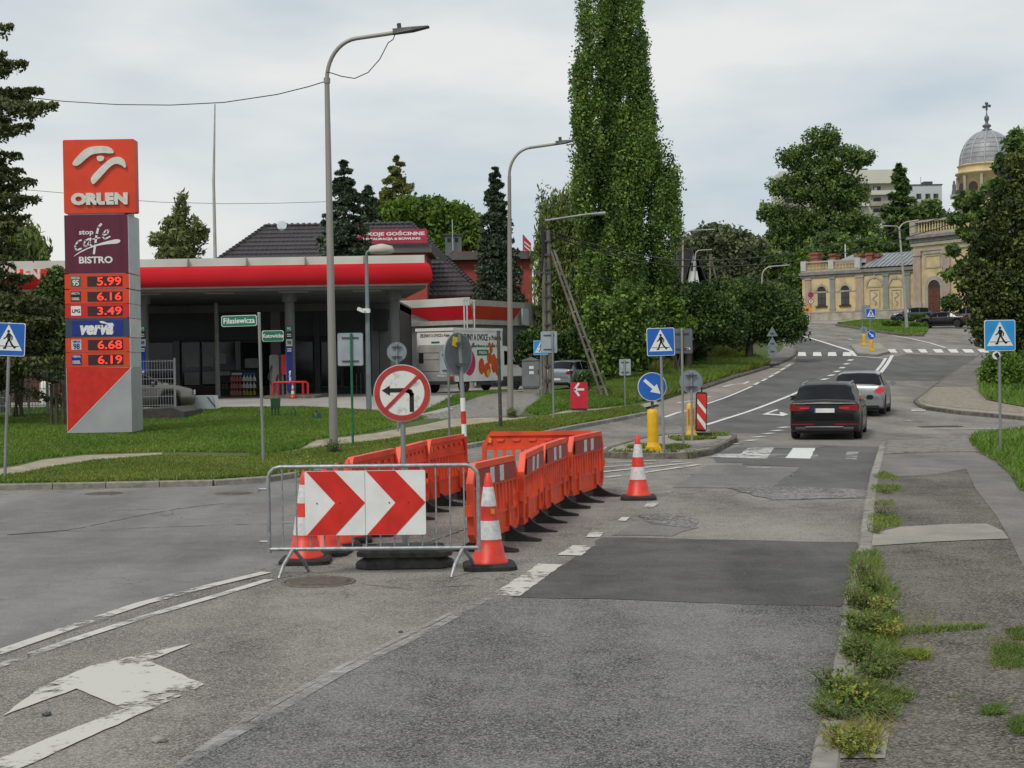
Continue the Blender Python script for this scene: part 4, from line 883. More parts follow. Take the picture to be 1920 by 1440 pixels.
lc = chain(topat(655, 858), (738, 800, 874))
for i, lab in enumerate(('orange plastic barrier at the front of the left row, behind the cones', 'orange plastic barrier in the middle of the left row, behind the no left turn post', 'orange plastic barrier at the rear of the left row, by the banded post')):
    place_b(copy_tree(b0), lc[i+1], lc[i], lab)
# ------------------------------------------------------------------ buildings
class Fac:
    """a vertical face from A to B; U(px,py) gives (along, height) of a pixel of the photograph on it"""
    def __init__(s, A, B, z0):
        s.A = Vector((A[0], A[1])); s.B = Vector((B[0], B[1])); s.z0 = z0; s.t = (s.B-s.A).normalized(); s.n = Vector((s.t.y, -s.t.x)); s.rz = math.atan2(s.t.y, s.t.x); s.L = (s.B-s.A).length
    def U(s, px, py, off=0.0):
        v = ray(px, py); k = (s.A + s.n*off).dot(s.n) / Vector((v.x, v.y)).dot(s.n); p = v*k
        return ((Vector((p.x, p.y))-s.A).dot(s.t), p.z+CAMH-s.z0)
    def loc(s): return (s.A.x, s.A.y, s.z0)
    def rect(s, x0, y0, x1, y1, off=0.0):
        xm, ym = (x0+x1)/2, (y0+y1)/2
        return s.U(x0, ym, off)[0], s.U(xm, y1, off)[1], s.U(x1, ym, off)[0], s.U(xm, y0, off)[1]
    def box(s, t, name, r, y0, y1, m, ch=0, off=None):
        a, b, c, d = s.rect(*r, off=(-y0 if off is None else off)); return MB().box((a, y0, b), (c, y1, d), ch=ch).build(name, m, t)
    def poly(s, t, name, pts, y0, y1, m, f=None): return MB().prism([s.U(*(f(*p) if f else p)) for p in pts], y0, y1).build(name, m, t)
def text_fit(st, m, parent, x, z, w, h, y, bold=0.02, shear=0.0, name='lettering', depth=.01, track=1.0):
    o = text(st, 1.0, m, parent, x, z, y, bold, 1, 'CENTER', depth, name, 0, shear, track)
    co = [v.co for v in o.data.vertices]; x0, x1 = min(c.x for c in co), max(c.x for c in co); y0, y1 = min(c.y for c in co), max(c.y for c in co)
    sx, sy = w/(x1-x0), h/(y1-y0); o.scale = (sx, sy, 1); o.location = (x-(x0+x1)/2*sx, y, z-(y0+y1)/2*sy); return o
def chaikin(P, n=2):
    for _ in range(n): P = [q for a, b in zip(P, P[1:]+P[:1]) for q in ((a[0]*.75+b[0]*.25, a[1]*.75+b[1]*.25), (a[0]*.25+b[0]*.75, a[1]*.25+b[1]*.75))]
    return P
# ---- price pylon
OR_ = mat('pylon_orange_red', (.68,.055,.015), (.60,.047,.012), 2, .4); BURG = mat('burgundy_panel', (.115,.012,.035), (.09,.01,.028), 2, .4, stretch=(4,4,.5)); SILV = mat('silver_panel', (.40,.42,.43), (.34,.36,.37), 1.5, .4, .25)
PALE = mat('pale_grey_panel', (.50,.56,.58), (.45,.5,.52), 3, .4, .1); LED = mat('red_led', (1.0,.03,.015), None, emit=1.5); LEDBOX = mat('led_window', (.045,.02,.02), None, 20, .3)
NAVY = mat('navy_panel', (.012,.03,.22), (.01,.025,.18), 4, .4); DNAVY = mat('dark_blue_grey_panel', (.04,.065,.12), None, 4, .4); CREAM = mat('raised_letter_cream', (.68,.67,.62), (.56,.55,.5), 6, .35)
pz = G(197, 816, .1); FP = Fac((at(100,816,pz.y).x, pz.y), (at(300,816,pz.y).x, pz.y), pz.z)
T = thing('price_pylon', 'tall red, burgundy and grey fuel price pylon on the lawn', 'price sign', FP.loc(), 0)
FP.box(T, 'core', (130,268,236,814), .0, 1.1, SILV, off=0); FP.box(T, 'plinth', (132,808,243,818), .05, 1.1, BRACKET, off=0)
FP.box(T, 'logo_panel', (120,262,254,400), -.06, .34, OR_, ch=.03, off=0)
zz = lambda x, y: (x/4, y/4+240)
FP.poly(T, 'emblem_wing', chaikin([(548,275),(570,240),(610,195),(650,160),(700,142),(800,138),(845,155),(868,192),(830,196),(780,190),(700,200),(660,230),(600,285),(570,290)]), -.13, -.06, CREAM, zz)
FP.poly(T, 'emblem_eye', chaikin([(730,213),(790,213),(788,240),(765,257),(740,248)]), -.13, -.06, CREAM, zz)
FP.poly(T, 'emblem_wing', chaikin([(705,432),(688,395),(695,370),(735,325),(790,270),(850,225),(900,218),(940,240),(955,290),(945,308),(925,285),(880,270),(845,285),(800,330),(735,405)]), -.13, -.06, CREAM, zz)
def ft(fac, t, st, m, x0, y0, x1, y1, y, **k):
    a, b, c, d = fac.rect(x0, y0, x1, y1); return text_fit(st, m, t, (a+c)/2, (b+d)/2, c-a, d-b, y, **k)
ft(FP, T, 'ORLEN', CREAM, 135, 362, 241, 385, -.09, bold=.075, depth=.06)
FP.box(T, 'cafe_panel', (122,403,241,512), -.04, 1.2, BURG, off=0); FP.box(T, 'side_strip', (241.1,403,241.8,512), -.04, 1.2, PALE, off=0)
ft(FP, T, 'stop', WHITE, 149, 432, 176, 443, -.045, bold=.02); ft(FP, T, 'BISTRO', WHITE, 149, 481, 212, 494, -.045, bold=.03)
m = MB(); us = lambda pts: [FP.U(*zz(*p)) for p in pts]
m.stroke(us([(612,842),(590,850),(570,878),(566,900),(580,918),(612,905)]), .045, -.05, -.042).stroke(us([(672,832),(645,845),(632,872),(640,890),(658,885),(676,850)]), .045, -.05, -.042).stroke(us([(684,828),(674,870),(690,884)]), .045, -.05, -.042)
m.stroke(us([(762,722),(742,745),(728,800),(718,870),(708,942)]), .06, -.05, -.042).stroke(us([(700,835),(752,824)]), .03, -.05, -.042).stroke(us([(775,808),(808,795),(820,770),(800,765),(780,790),(772,815),(790,835),(828,815)]), .04, -.05, -.042)
m.prism(chaikin(us([(542,976),(590,935),(640,908),(740,868),(850,838),(895,834),(910,848),(890,868),(800,872),(700,892),(610,932)])), -.0495, -.042); m.build('cafe_script', WHITE, T)
rows = [(514,541,OR_,'5.99',(GREENS,'EFECTA','95')), (543,569,OR_,'6.16',(BLACK,'EFECTA','DIESEL')), (570,596,RED,'3.49',(WHITE,'','LPG')), (633,660,OR_,'6.68',(PALE,'VERVA','98')), (661,688,OR_,'6.19',(NAVY,'VERVA','DIESEL'))]
for i, (y0, y1, mm, pr, (bm_, t1, t2)) in enumerate(rows):
    dx = (y0-514)*.012
    p = FP.box(T, 'price_panel', (122+dx,y0,242.5+dx,y1), -.04, 1.2, mm, off=0); FP.box(T, 'side_strip', (242.6+dx,y0,243.5+dx,y1), -.04, 1.2, PALE, off=0)
    FP.box(p, 'badge', (133.5+dx,y0+4,152+dx,y1-4), -.05, -.0405, bm_, off=0); lc_ = WHITE if bm_ not in (WHITE, PALE) else (NAVY if bm_ is PALE else BLACK)
    if t1: ft(FP, p, t1, lc_, 135+dx, y0+5.5, 150.5+dx, y0+9.5, -.053, bold=.02)
    ft(FP, p, t2, lc_, (137 if len(t2) < 3 else 135.5)+dx, (y0+11 if t1 and len(t2) < 3 else y0+15 if t1 else y0+10), (149 if len(t2) < 3 else 150.5)+dx, (y1-5 if t1 and len(t2) < 3 else y1-6 if t1 else y1-9.5), -.053, bold=.02)
    FP.box(p, 'led_window', (164.5+dx,y0+4,230+dx,y1-4), -.05, -.0405, LEDBOX, off=0); ft(FP, p, pr, LED, 183+dx, y0+5.5, 228+dx, y1-6, -.054, bold=.005, depth=.003)
p = FP.box(T, 'brand_panel', (123.5,597,244,632), -.04, 1.2, DNAVY, off=0); FP.box(T, 'side_strip', (244.1,597,245,632), -.04, 1.2, CREAM, off=0); FP.box(p, 'blue_field', (136,601,231.5,629), -.05, -.0405, NAVY, off=0)
ft(FP, p, 'verva', WHITE, 151, 609.5, 214, 628, -.054, bold=.05, shear=.25)
z2 = lambda x, y: (x/4, y/4+560)
FP.poly(p, 'swoosh', [(748,170),(775,168),(810,183),(850,182),(860,206),(820,200),(795,188),(760,183)], -.056, -.0505, WHITE, z2)
FP.box(T, 'lower_panel', (126,689,247.5,811), -.05, 1.2, SILV, off=0)
FP.poly(T, 'red_triangle', [(125.8,689),(247,689),(128.6,810.5)], -.056, -.051, RED); 
m = MB(); m.stroke([FP.U(247.5,689), FP.U(129,810.5)], .02, -.058, -.0565); m.build('seam', CREAM, T)
# ---- canopy of the fuel station
zC = LP(61.5)+.1; FC = Fac((at(-300,600,61.5).x, 61.5), (at(805,600,61.5).x, 61.5), zC); zs = [FC.U(500, y)[1]+zC for y in (545,540,537,499,498,483)]
REDF = mat('red_fascia', (.62,.016,.024), (.57,.014,.021), .8, .5, spec=.2); WHF = mat('white_fascia', (.62,.61,.56), (.54,.53,.48), .9, .5, stretch=(1,1,.3)); SOFF = mat('soffit_grey', (.15,.15,.145), (.11,.11,.105), 1, .7); TRIM = mat('pale_trim', (.42,.41,.37), None, 3, .5)
T = thing('fuel_station_canopy', 'long flat fuel station canopy with red and white fascia on grey columns', 'canopy', (0,0,0))
xl, xr = FC.A.x-14, FC.B.x-.35; cb = Vector((-5.3, 70.8)); cf = Vector((xr, 61.6))
def sweep(prof, m, name):
    vs = []; n = len(prof); sd = (cb-cf).normalized(); nn = Vector((sd.y, -sd.x))
    for o, z in prof: vs += [(xl, cf.y-o, z), (cf.x+o*.9, cf.y-o, z), (cb.x+nn.x*o, cb.y, z)]
    fs = []
    for i in range(n-1): fs += [(3*i, 3*i+1, 3*i+4, 3*i+3), (3*i+1, 3*i+2, 3*i+5, 3*i+4)]
    return MB().add(vs, fs, name == 'red_fascia').build(name, m, T)
zt_ = zs[5]
sweep([(.30,zs[1]),(.40,zs[2]-.0)], TRIM, 'lower_lip')
sweep([(.40,zs[2]),(.56,zs[2]+.06),(.60,zs[2]+.2),(.58,zs[2]+.45),(.50,zs[2]+.7),(.36,zs[3]+.02)], REDF, 'red_fascia'); sweep([(.0,zs[3]+.02),(.26,zs[3]+.02),(.26,zs[4]+.005)], TRIM, 'joint')
sweep([(.22,zs[4]-.02),(.22,zs[5]),(.0,zs[5])], WHF, 'white_fascia')
MB().prismz([(xl,61.35),(cf.x+.25,61.35),(cb.x+.3,cb.y),(xl,cb.y)], zs[0], zs[1]).build('soffit', SOFF, T); MB().prismz([(xl,61.7),(cf.x-.1,61.7),(cb.x-.1,cb.y),(xl,cb.y)], zs[1]+.01, zs[5]-.05).build('roof_slab', SOFF, T)
MB().box((xl,70.5,zs[0]+.02),(cb.x-.6,77,zs[1]+.3)).build('rear_roof', SOFF, T)
for k in range(11):
    x = xl+4+k*3.1
    MB().box((x,62.5,zs[0]-.03),(x+1.2,62.9,zs[0]-.002)).build('ceiling_lamp', mat('unlit_lamp', (.4,.4,.38)), T)
ftx = lambda st, x0, y0, x1, y1: ft(FC, T, st, CREAM, x0, y0, x1, y1, -.85, bold=.045, depth=.05)
o = ftx('ORLEN', 6, 506, 85, 526); o.location.x += FC.A.x; o.location.z += zC; o.location.y = 61.5-.68
COLM = mat('column_grey', (.15,.153,.153), (.11,.114,.114), 3, .5, .2, stretch=(1,1,.2))
for px, lab in ((271, 1), (545, 2), (741, 3)):
    p = at(px, 700, 63.2); zg = LP(63)+.1
    c = MB().lathe([(.21,zg-.2),(.21,zs[0]-.38)], 20, Matrix.Translation((p.x,63.2,0))).build('column', COLM, T); MB().lathe([(.31,zs[0]-.40),(.31,zs[0]+.01)], 20, Matrix.Translation((p.x,63.2,0))).build('column_head', COLM, T)
    if lab < 3:
        FQ = Fac((p.x, 62.95), (p.x+1, 62.95), zg); 
        for y0, y1, mm, tx in ((611,622,GREENS,'95'),(623,634,BLACK,''),(636,649,PALE,'98'),(650,662,NAVY,'')):
            a, b, cc, dd = FQ.rect(px-5.5, y0, px+5.5, y1); MB().box((p.x-.13,62.93,b+zg),(p.x+.13,62.96,dd+zg)).build('price_label', mm, c)
            if tx: o = text_fit(tx, WHITE if mm is GREENS else BLACK, c, p.x, (b+dd)/2+zg, .17, .15, 62.925, bold=.02)
            else:
                for q_ in (.33,.66): MB().box((p.x-.09,62.924,b+zg+(dd-b)*q_-.02),(p.x+.09,62.9285,b+zg+(dd-b)*q_+.02)).build('label_line', WHITE, c)
        a, b, cc, dd = FQ.rect(px-5, 663, px+5, 733); MB().box((p.x-.13,62.93,b+zg),(p.x+.13,62.96,dd+zg)).build('blue_banner', NAVY, c)
        o = text_fit('verva', WHITE, c, p.x, (b+dd)/2+zg, .1, .6, 62.92, bold=.03); o.rotation_euler = (R(90), R(-90), 0); o.location = (p.x+.0, 62.92, (b+dd)/2+zg-.2); o.scale = (.25,.16,1)
def small(name, label, cat, loc, rz=0, group=None): return thing(name, label, cat, loc, rz, group)
for k in range(16): MB().box((xl+2+k*2.4,61.5-.40+.02,zs[4]),(xl+2.02+k*2.4,61.5-.12,zs[5]+.003)).build('panel_seam', TRIM, T) if xl+2+k*2.4 < xr else None
# pump island fittings
p = at(546, 745, 62.3); T = small('pump_guard', 'low red tubular guard rail around the pump column', 'guard rail', (p.x, 62.3, LP(62)+.1)); REDP = mat('red_painted_steel', (.5,.02,.02), None, 6, .4)
MB().tube([(-.75,0,0),(-.75,0,.62),(-.68,0,.68),(.62,0,.68),(.7,0,.62),(.7,0,0)], .05, 8).build('rail', REDP, T)
for x in (-.55, .5): MB().tube([(x,.0,0),(x,0,.68)], .05, 8).build('post', REDP, T)
T = small('kerb_block', 'dark low pump island under the pump column', 'pump island', (p.x, 63, LP(62)+.1)); MB().box((-1.1,-1.1,-.1),(1.1,3,.14), ch=.04).build('block', KERBD, T)
p = at(529, 700, 63.4); T = small('fuel_pump', 'slim fuel pump with a red side box beside the column', 'fuel pump', (p.x, 63.4, LP(63)+.2)); MB().box((-.5,-.2,0),(-.1,.3,1.75), ch=.06).build('body', COLM, T); MB().box((.0,-.2,.9),(.25,.1,1.75), ch=.03).build('red_box', REDP, T); MB().box((.0,-.15,0),(.08,.05,.9)).build('leg', COLM, T); MB().tube([(-.4,-.22,1.3),(-.55,-.3,.8),(-.35,-.3,.3),(-.15,-.22,.9)], .03, 6).build('hose', BLACK, T)
p = at(549, 738, 61.9); T = copy_tree(c0, None, (p.x, 61.9, LP(62)+.1), 0, 'small orange and white cone at the foot of the pump column'); T.scale = (.55,.55,.65); T['group'] = 'small far cones'; 
# ---- shop behind
zS = LP(76)+.1; FS = Fac((at(-320,700,76).x, 76), (at(751,700,76).x, 76), zS); 
DK = mat('shop_dark_wall', (.028,.029,.03), (.02,.021,.022), 1, .6); LG = mat('shop_grey_frame', (.15,.153,.153), (.11,.114,.114), 1, .5); MG = mat('shop_mid_band', (.045,.048,.048), None, 1, .6); GLZ = glassmat('shop_glass', (.010,.013,.015), .08, .4); DGREEN = mat('shop_dark_green_band', (.018,.03,.028), None, 1, .4); SILL = mat('dark_red_sill', (.05,.012,.012), None, 1, .6)
T = thing('station_shop', 'dark glazed fuel station shop under the canopy', 'shop', FS.loc(), 0)
MB().box((0,.25,-.3),(FS.L,9,4.6)).build('wall', DK, T); MB().box((0,-.2,4.25),(FS.L,9.2,4.7)).build('roof', SOFF, T)
FS.box(T, 'wall_band', (60,584,750,600), -.05, .25, MG, off=0); FS.box(T, 'sign_band', (60,600.5,690,633), -.02, .25, DGREEN, off=0); FS.box(T, 'lintel', (60,633.5,520,640), -.06, .25, MG, off=0)
for x0, x1, mm in ((327,338,LG),(443,452,LG),(509,527,LG),(590,600,MG),(697,711,LG),(250,258,LG),(160,170,LG)): FS.box(T, 'pilaster', (x0,564 if x0 in (509,697,590) else 640,x1,748), -.16, .25, mm, off=0)
for x0, x1, y0 in ((262,326,641),(340,376,640),(378,408,640),(410,442,640),(453,486,640),(488,508,640),(529,588,640),(602,640,640),(642,696,640),(100,158,641),(172,248,641),(30,95,641)):
    w = FS.box(T, 'window', (x0,y0,x1,726), .02, .24, BRACKET, off=0); a, b, c, d = FS.rect(x0+1.5,y0+2,x1-1.5,724); MB().box((a,.005,b),(c,.019,d)).build('pane', GLZ, w)
FS.box(T, 'sill', (262,726.5,508,745), -.03, .24, SILL, off=0)
PAP = mat('window_poster', (.24,.25,.25), (.11,.115,.12), .8, .3, lo=.3, hi=.7)
for r_ in ((346,662,373,688),(380,663,400,686),(346,698,374,722),(380,697,404,720),(459,672,484,690),(412,663,424,682),(486,640,492,700)): FS.box(T, 'poster', r_, -.012, .003, PAP, off=0)
FS.box(T, 'fascia_end', (703,580,728,620), -.5, .2, DK, off=0); FS.box(T, 'plain_wall', (712,600,750,748), -.02, .25, LG, off=0)
for x in (660, 668, 676, 684): FS.box(T, 'door_bar', (x,700,x+1.4,742), -.08, .0, LG, off=0)
# rack with bottles
FR_ = Fac((at(408,740,73.5).x, 73.5), (at(490,740,73.5).x, 73.5), LP(73.5)+.1)
T = thing('bottle_rack', 'black display rack of screenwash bottles outside the shop window', 'display rack', FR_.loc(), 0); FR_.box(T, 'back', (408,694,486,748), .3, .35, BLACK, off=0)
for y in (715, 728, 741): FR_.box(T, 'shelf', (410,y,484,y+1.2), 0, .3, BRACKET, off=0)
FR_.box(T, 'header', (411,696,430,704), .2, .29, PAP, off=0); FR_.box(T, 'header', (433,699,452,703), .2, .29, PALE, off=0); FR_.box(T, 'header', (455,699,477,703), .2, .29, BLUE, off=0)
BCOL = {0: mat('pink_bottle', (.45,.15,.15), None), 1: mat('pale_bottle', (.62,.62,.6), None), 2: mat('yellow_bottle', (.35,.28,.03), None), 3: mat('brown_bottle', (.12,.05,.04), None)}
bme = {}
for k, mm in BCOL.items():
    o = MB().lathe([(.085,0),(.09,.02),(.09,.16),(.035,.23),(.035,.29)], 8).build('bottle', mm); bme[k] = o.data; bpy.data.objects.remove(o)
for ri, y in enumerate((715, 728, 741)):
    for xs_, k in (([434,439,444,449.5],(0,0,0)[ri]), ([457,463,469,476],(1,1,2)[ri]), ([412,418,424],(3,3,3)[ri])):
        if k == 3 and ri != 1: continue
        for x in xs_:
            u, z = FR_.U(x, y); o = bpy.data.objects.new('bottle', bme[k]); COL.objects.link(o); o.location = (FR_.A.x+u, 73.62, z+FR_.z0); tag(o, '%s bottle, %s from the left among those on the %s shelf of the shop rack' % (('pinkish','white','yellow','brown')[k], ('first','second','third','fourth')[xs_.index(x)], ('top','middle','lowest')[ri]), 'bottle', {0:'pinkish bottles on the rack',1:'white bottles on the rack',2:'yellow bottles on the rack',3:'brown bottles on the rack'}[k])
# ---- wash bay block with red fascia, right of the canopy
zW = LP(86)+.1; pa, pc, pr_ = at(752,600,87.5).xy, at(886,600,84).xy, at(985,600,90).xy
T = thing('wash_bay', 'low corner block with pale and red fascia behind the delivery truck', 'building', (0,0,0)); ext = Vector((2.5, 12))
foot = [tuple(pa), tuple(pc), tuple(pr_), tuple(pr_+ext), tuple(pa+ext)]
def shrink(k): c = sum((Vector(p) for p in foot), Vector((0,0)))/5; return [tuple(c+(Vector(p)-c)*k) for p in foot]
MB().prismz(foot, 4.35, 4.6).build('soffit', TRIM, T); MB().prismz(shrink(.93), .3, 4.349).build('wall', LG, T); MB().prismz(shrink(.985), 4.601, 5.75).build('parapet', TRIM, T)
def slope_panel(P, Q, z0, z1, o0, o1, i0, i1, m, name):
    P, Q = Vector(P), Vector(Q); t = (Q-P).normalized(); n = Vector((t.y,-t.x)); L_ = (Q-P).length
    c = [P+t*i0+n*o0, Q-t*i1+n*o0, Q+n*o1, P+n*o1]
    v = [(c[0].x,c[0].y,z0),(c[1].x,c[1].y,z0),(c[2].x,c[2].y,z1),(c[3].x,c[3].y,z1)]; w = [(a-n.x*.08, b-n.y*.08, z) for a, b, z in v]
    MB().add(v+w, [(0,1,2,3),(7,6,5,4),(0,4,5,1),(1,5,6,2),(2,6,7,3),(3,7,4,0)]).build(name, m, T)
slope_panel(pa, pc, 4.65, 5.40, -.02, .25, 2.2, .0, REDF, 'red_fascia'); slope_panel(pc, pr_-(pr_-pc).normalized()*1.0, 4.65, 5.38, -.02, .25, .0, .6, mat('orange_red_fascia', (.62,.05,.03), None, 1, .35), 'red_fascia')
slope_panel(pa, pc, 5.405, 5.86, .26, .26, 0, 0, WHF, 'white_fascia'); slope_panel(pr_-(pr_-pc).normalized()*.75, pr_+(pr_-pc).normalized()*.05, 4.4, 5.38, .2, .2, 0, 0, PALE, 'grey_end_panel')
LGW = mat('light_grey_wall', (.33,.33,.31), (.26,.26,.245), 1, .7); FWB = Fac(pa+(pc-pa).normalized()*.9+Vector((0,.55)), pc+Vector((0,.55)), 0)
MB().box((0,-.1,.3),(FWB.L,.1,4.34)).build('pale_wall', LGW, T, FWB.loc(), rot=(0,0,FWB.rz))
T = thing('vent_pipes', 'three thin pale vent pipes standing in front of the red fascia corner', 'pipes', (0,0,0))
for px, y0 in ((870,563),(875.5,563),(889,566)): p = at(px, y0, 82.6); MB().tube([(p.x,82.6,.9),(p.x,82.6,p.z)], .045, 7).tube([(p.x,82.6,p.z),(p.x,82.6,p.z+.1)], .08, 7).build('pipe', PALE, T)
# ---- guest house with tiled roof
TILE = mat('dark_brown_roof_tile', (.052,.044,.048), (.034,.029,.032), 3, .5, spec=.35, var=.1); REDW = mat('brick_red_render', (.33,.07,.055), (.27,.058,.045), 1.2, .85); CORN = mat('grey_brown_cornice', (.13,.12,.115), (.1,.092,.09), 1, .6)
T = thing('guest_house', 'red guest house with dark brown tiled hip roof behind the fuel station', 'building', (0,0,0))
rl, rr_, el, er = at(500,426,110), at(772,419,110), at(300,560,99), at(906,557,99); zr = (rl.z+rr_.z)/2; ze = (el.z+er.z)/2
def corr_course(T, A0, A1, B0, B1, n=None, pitch=.33):     # A: lower edge, B: upper edge; corrugated strip
    n = max(3, int((A1-A0).length/pitch)); vs = []; fs = []
    for i in range(n*2+1):
        u = i/(n*2); h = .035 if i % 2 else 0
        a = A0.lerp(A1, u); b = B0.lerp(B1, u); vs += [(a.x,a.y-.07,a.z+.07+h),(b.x,b.y,b.z+h),(a.x,a.y-.07,a.z-.03)]
    for i in range(n*2): fs += [(3*i, 3*i+3, 3*i+4, 3*i+1), (3*i+2, 3*i+5, 3*i+3, 3*i)]
    MB().add(vs, fs).build('tile_course', TILE, T)
el.z = er.z = ze; rl.z = rr_.z = zr; NC = 17
for i in range(NC):
    u0, u1 = i/NC, (i+1)/NC; corr_course(T, el.lerp(rl, u0), er.lerp(rr_, u0), el.lerp(rl, u1), er.lerp(rr_, u1))
eb, elb = Vector((er.x+1.5, 121, ze)), Vector((el.x-1, 121, ze))
MB().add([tuple(er), tuple(eb), tuple(rr_)], [(0,1,2)]).add([tuple(el), tuple(rl), tuple(elb)], [(0,1,2)]).add([tuple(rl), tuple(rr_), tuple(eb), tuple(elb)], [(0,1,2,3)]).build('roof_sides', TILE, T)
for a, b in ((rl, rr_), (rr_, er), (rl, el)):
    n = int((b-a).length/.42)
    MB().tube([a+Vector((0,0,.05)), b+Vector((0,0,.05))], .13, 7).build('ridge_cap', TILE, T)
    m = MB()
    for k in range(n): q_ = a.lerp(b, (k+.5)/n); m.tube([q_+Vector((0,0,.06))-(b-a).normalized()*.12, q_+Vector((0,0,.09))+(b-a).normalized()*.05], .17, 7)
    o = m.build('ridge_tiles', TILE, T); o['kind'] = 'stuff'
MB().prismz([(el.x+.8,99.6),(er.x-.6,99.6),(er.x,120),(el.x,120)], .6, ze+.05).build('wall', REDW, T)
FD = Fac((at(640,470,97).x,97),(at(812,470,97).x,97), 0)
a, b, c, d = FD.rect(640,476,800,520); X0 = FD.A.x
MB().box((X0+a,97,b-2),(X0+c,103,d)).build('dormer_wall', REDW, T); a, b, c, d = FD.rect(636,460,801,475); MB().box((X0+a,96.7,b),(X0+c+.3,103,d)).build('dormer_cornice', CORN, T)
MB().add([(X0+c+.3,96.7,b),(X0+c+1.1,100,b-.5),(X0+c+1.1,100,d-.5),(X0+c+.3,96.7,d)], [(0,1,2,3)]).build('cornice_return', CORN, T)
a, b, c, d = FD.rect(668,431.5,801.5,457.5); br = MB().box((X0+a,96.5,b),(X0+c,96.62,d)).build('sign_board', mat('raspberry_board', (.42,.03,.07), (.34,.025,.055), 1, .45), T)
text_fit('POKOJE GOŚCINNE', WHITE, br, X0+(FD.U(673,440)[0]+FD.U(797,440)[0])/2, FD.U(735,439.5)[1], FD.U(797,440)[0]-FD.U(673,440)[0], FD.U(735,434)[1]-FD.U(735,444.5)[1], 96.49, bold=.04)
text_fit('RESTAURACJA & BOWLING', WHITE, br, X0+(FD.U(682,449)[0]+FD.U(789,449)[0])/2, FD.U(735,449.5)[1], FD.U(789,440)[0]-FD.U(682,440)[0], FD.U(735,447)[1]-FD.U(735,452.5)[1], 96.49, bold=.05)
# right wing
FW = Fac((at(840,540,104).x,104),(at(998,540,104).x,104), 0); X0 = FW.A.x
u = lambda px, py: FW.U(px,py)
MB().box((X0+u(845,540)[0],104,.5),(X0+u(998,540)[0],116,u(920,484)[1])).build('wing_wall', REDW, T); MB().box((X0+u(848,480)[0],103.5,u(920,487)[1]),(X0+u(1003,480)[0],117,u(920,473)[1])).build('wing_cornice', CORN, T)
MB().box((X0+u(845,480)[0],104.4,u(920,473)[1]+.001),(X0+u(999,480)[0],116,u(920,470)[1])).build('wing_roof', REDW, T)
for x0,y0,x1,y1 in ((961,504,974,530),(942,506,952,530),(961,550,974,572)):
    a, b, c, d = FW.rect(x0,y0,x1,y1); w = MB().box((X0+a,103.93,b),(X0+c,104.1,d)).build('window', WHITE, T); MB().box((X0+a+.07,103.9,b+.07),(X0+c-.07,103.928,d-.07)).build('pane', glassmat('grey_glass', (.12,.15,.18)), w)
for z in (4.0, 5.2): MB().box((X0+u(998,540)[0]+.002,105,z),(X0+u(998,540)[0]+.1,109,z+1)).build('side_window', WHITE, T)
a, b, c, d = FW.rect(834,440,864,474); MB().box((X0+a,104.5,b-1),(X0+c,106,d)).build('chimney', mat('slate_chimney', (.12,.14,.15), None, 1, .7), T); MB().box((X0+a-.08,104.4,d),(X0+c+.08,106.1,d+.1)).build('chimney_cap', BRACKET, T)
for k in (0.25, .72): MB().box((X0+a+(c-a)*k-.12,104.47,d-.45),(X0+a+(c-a)*k+.12,104.499,d-.2)).build('flue_opening', BLACK, T)
T = thing('roof_antenna', 'thin pale antenna on the grey chimney of the guest house', 'antenna', (X0+(a+c)/2,104.2,d-1.2)); MB().tube([(0,0,0),(-.02,0,2.3)], .03, 6).build('mast', PALE, T); MB().box((-.05,-.03,.0),(.05,.15,.1)).build('bracket', BRACKET, T)
T = thing('roof_banner', 'red banner with white stripes on the roof edge of the red building', 'banner', at(981,470,103)); h = at(981,440,103).z-at(981,470,103).z
MB().tube([(0,0,-.1),(0,0,h)], .03, 6).build('pole', BRACKET, T); MB().prism([(.03,.05),(.55,-.1),(.55,h-.6),(.03,h)], -.02, .0).build('cloth', mat('banner_red', (.5,.04,.07)), T)
for k in (.25,.5): MB().prism([(.08,h*k),(.5,h*k-.35),(.5,h*k-.25),(.08,h*k+.12)], -.03, -.0205).build('white_stripe', WHITE, T)
T = thing('tall_mast', 'very tall thin pale mast rising behind the fuel station canopy', 'mast', (at(408,700,73).x,73,LP(73))); MB().tube([(0,0,0),(-.02,0,at(405,340,73).z-LP(73)),(at(403,195,73).x-at(408,700,73).x,0,at(403,195,73).z-LP(73))], [.12,.07,.03], 8).build('pole', mat('pale_mast', (.42,.41,.38)), T)
T = thing('satellite_dish', 'small pale satellite dish on the ridge of the tiled roof', 'satellite dish', at(529,424,109.5)); MB().lathe([(.05,0),(.22,.05),(.36,.14)], 18, Matrix.Rotation(R(75),4,'X')).build('dish', PALE, T); MB().tube([(0,0,-.4),(0,0,.1)], .03, 6).build('arm', PALE, T)

# ---- house with white gable far left of the road
T = thing('gabled_house', 'small white gabled house with steep dark roof beyond the trees', 'house', (0,0,0)); d_ = 185; g = lambda x, y, dd=d_: tuple(at(x, y, dd))
gp = [g(1289,530), g(1311,530), g(1302,470)]; gb = [(x+1.0, y+9, z) for x, y, z in gp]
FH = Fac((gp[0][0], d_), (gp[1][0], d_), 0); X0 = gp[0][0]; zt, zb = gp[2][2], gp[0][2]; wH = gp[1][0]-gp[0][0]
MB().prism([(X0,zb-5),(X0+wH,zb-5),(X0+wH,zb),(X0+wH*.55,zt),(X0,zb)], d_, d_+8).build('wall', WHITE, T)
for P_, Q_ in (((X0-.7,zb-1.0),(X0+wH*.55,zt+.25)), ((X0+wH*.55,zt+.25),(X0+wH+1.3,zb-1.2))):
    MB().prism([P_, Q_, (Q_[0],Q_[1]+.3), (P_[0],P_[1]+.3)], d_-.5, d_+8.5).build('roof', TILE, T)
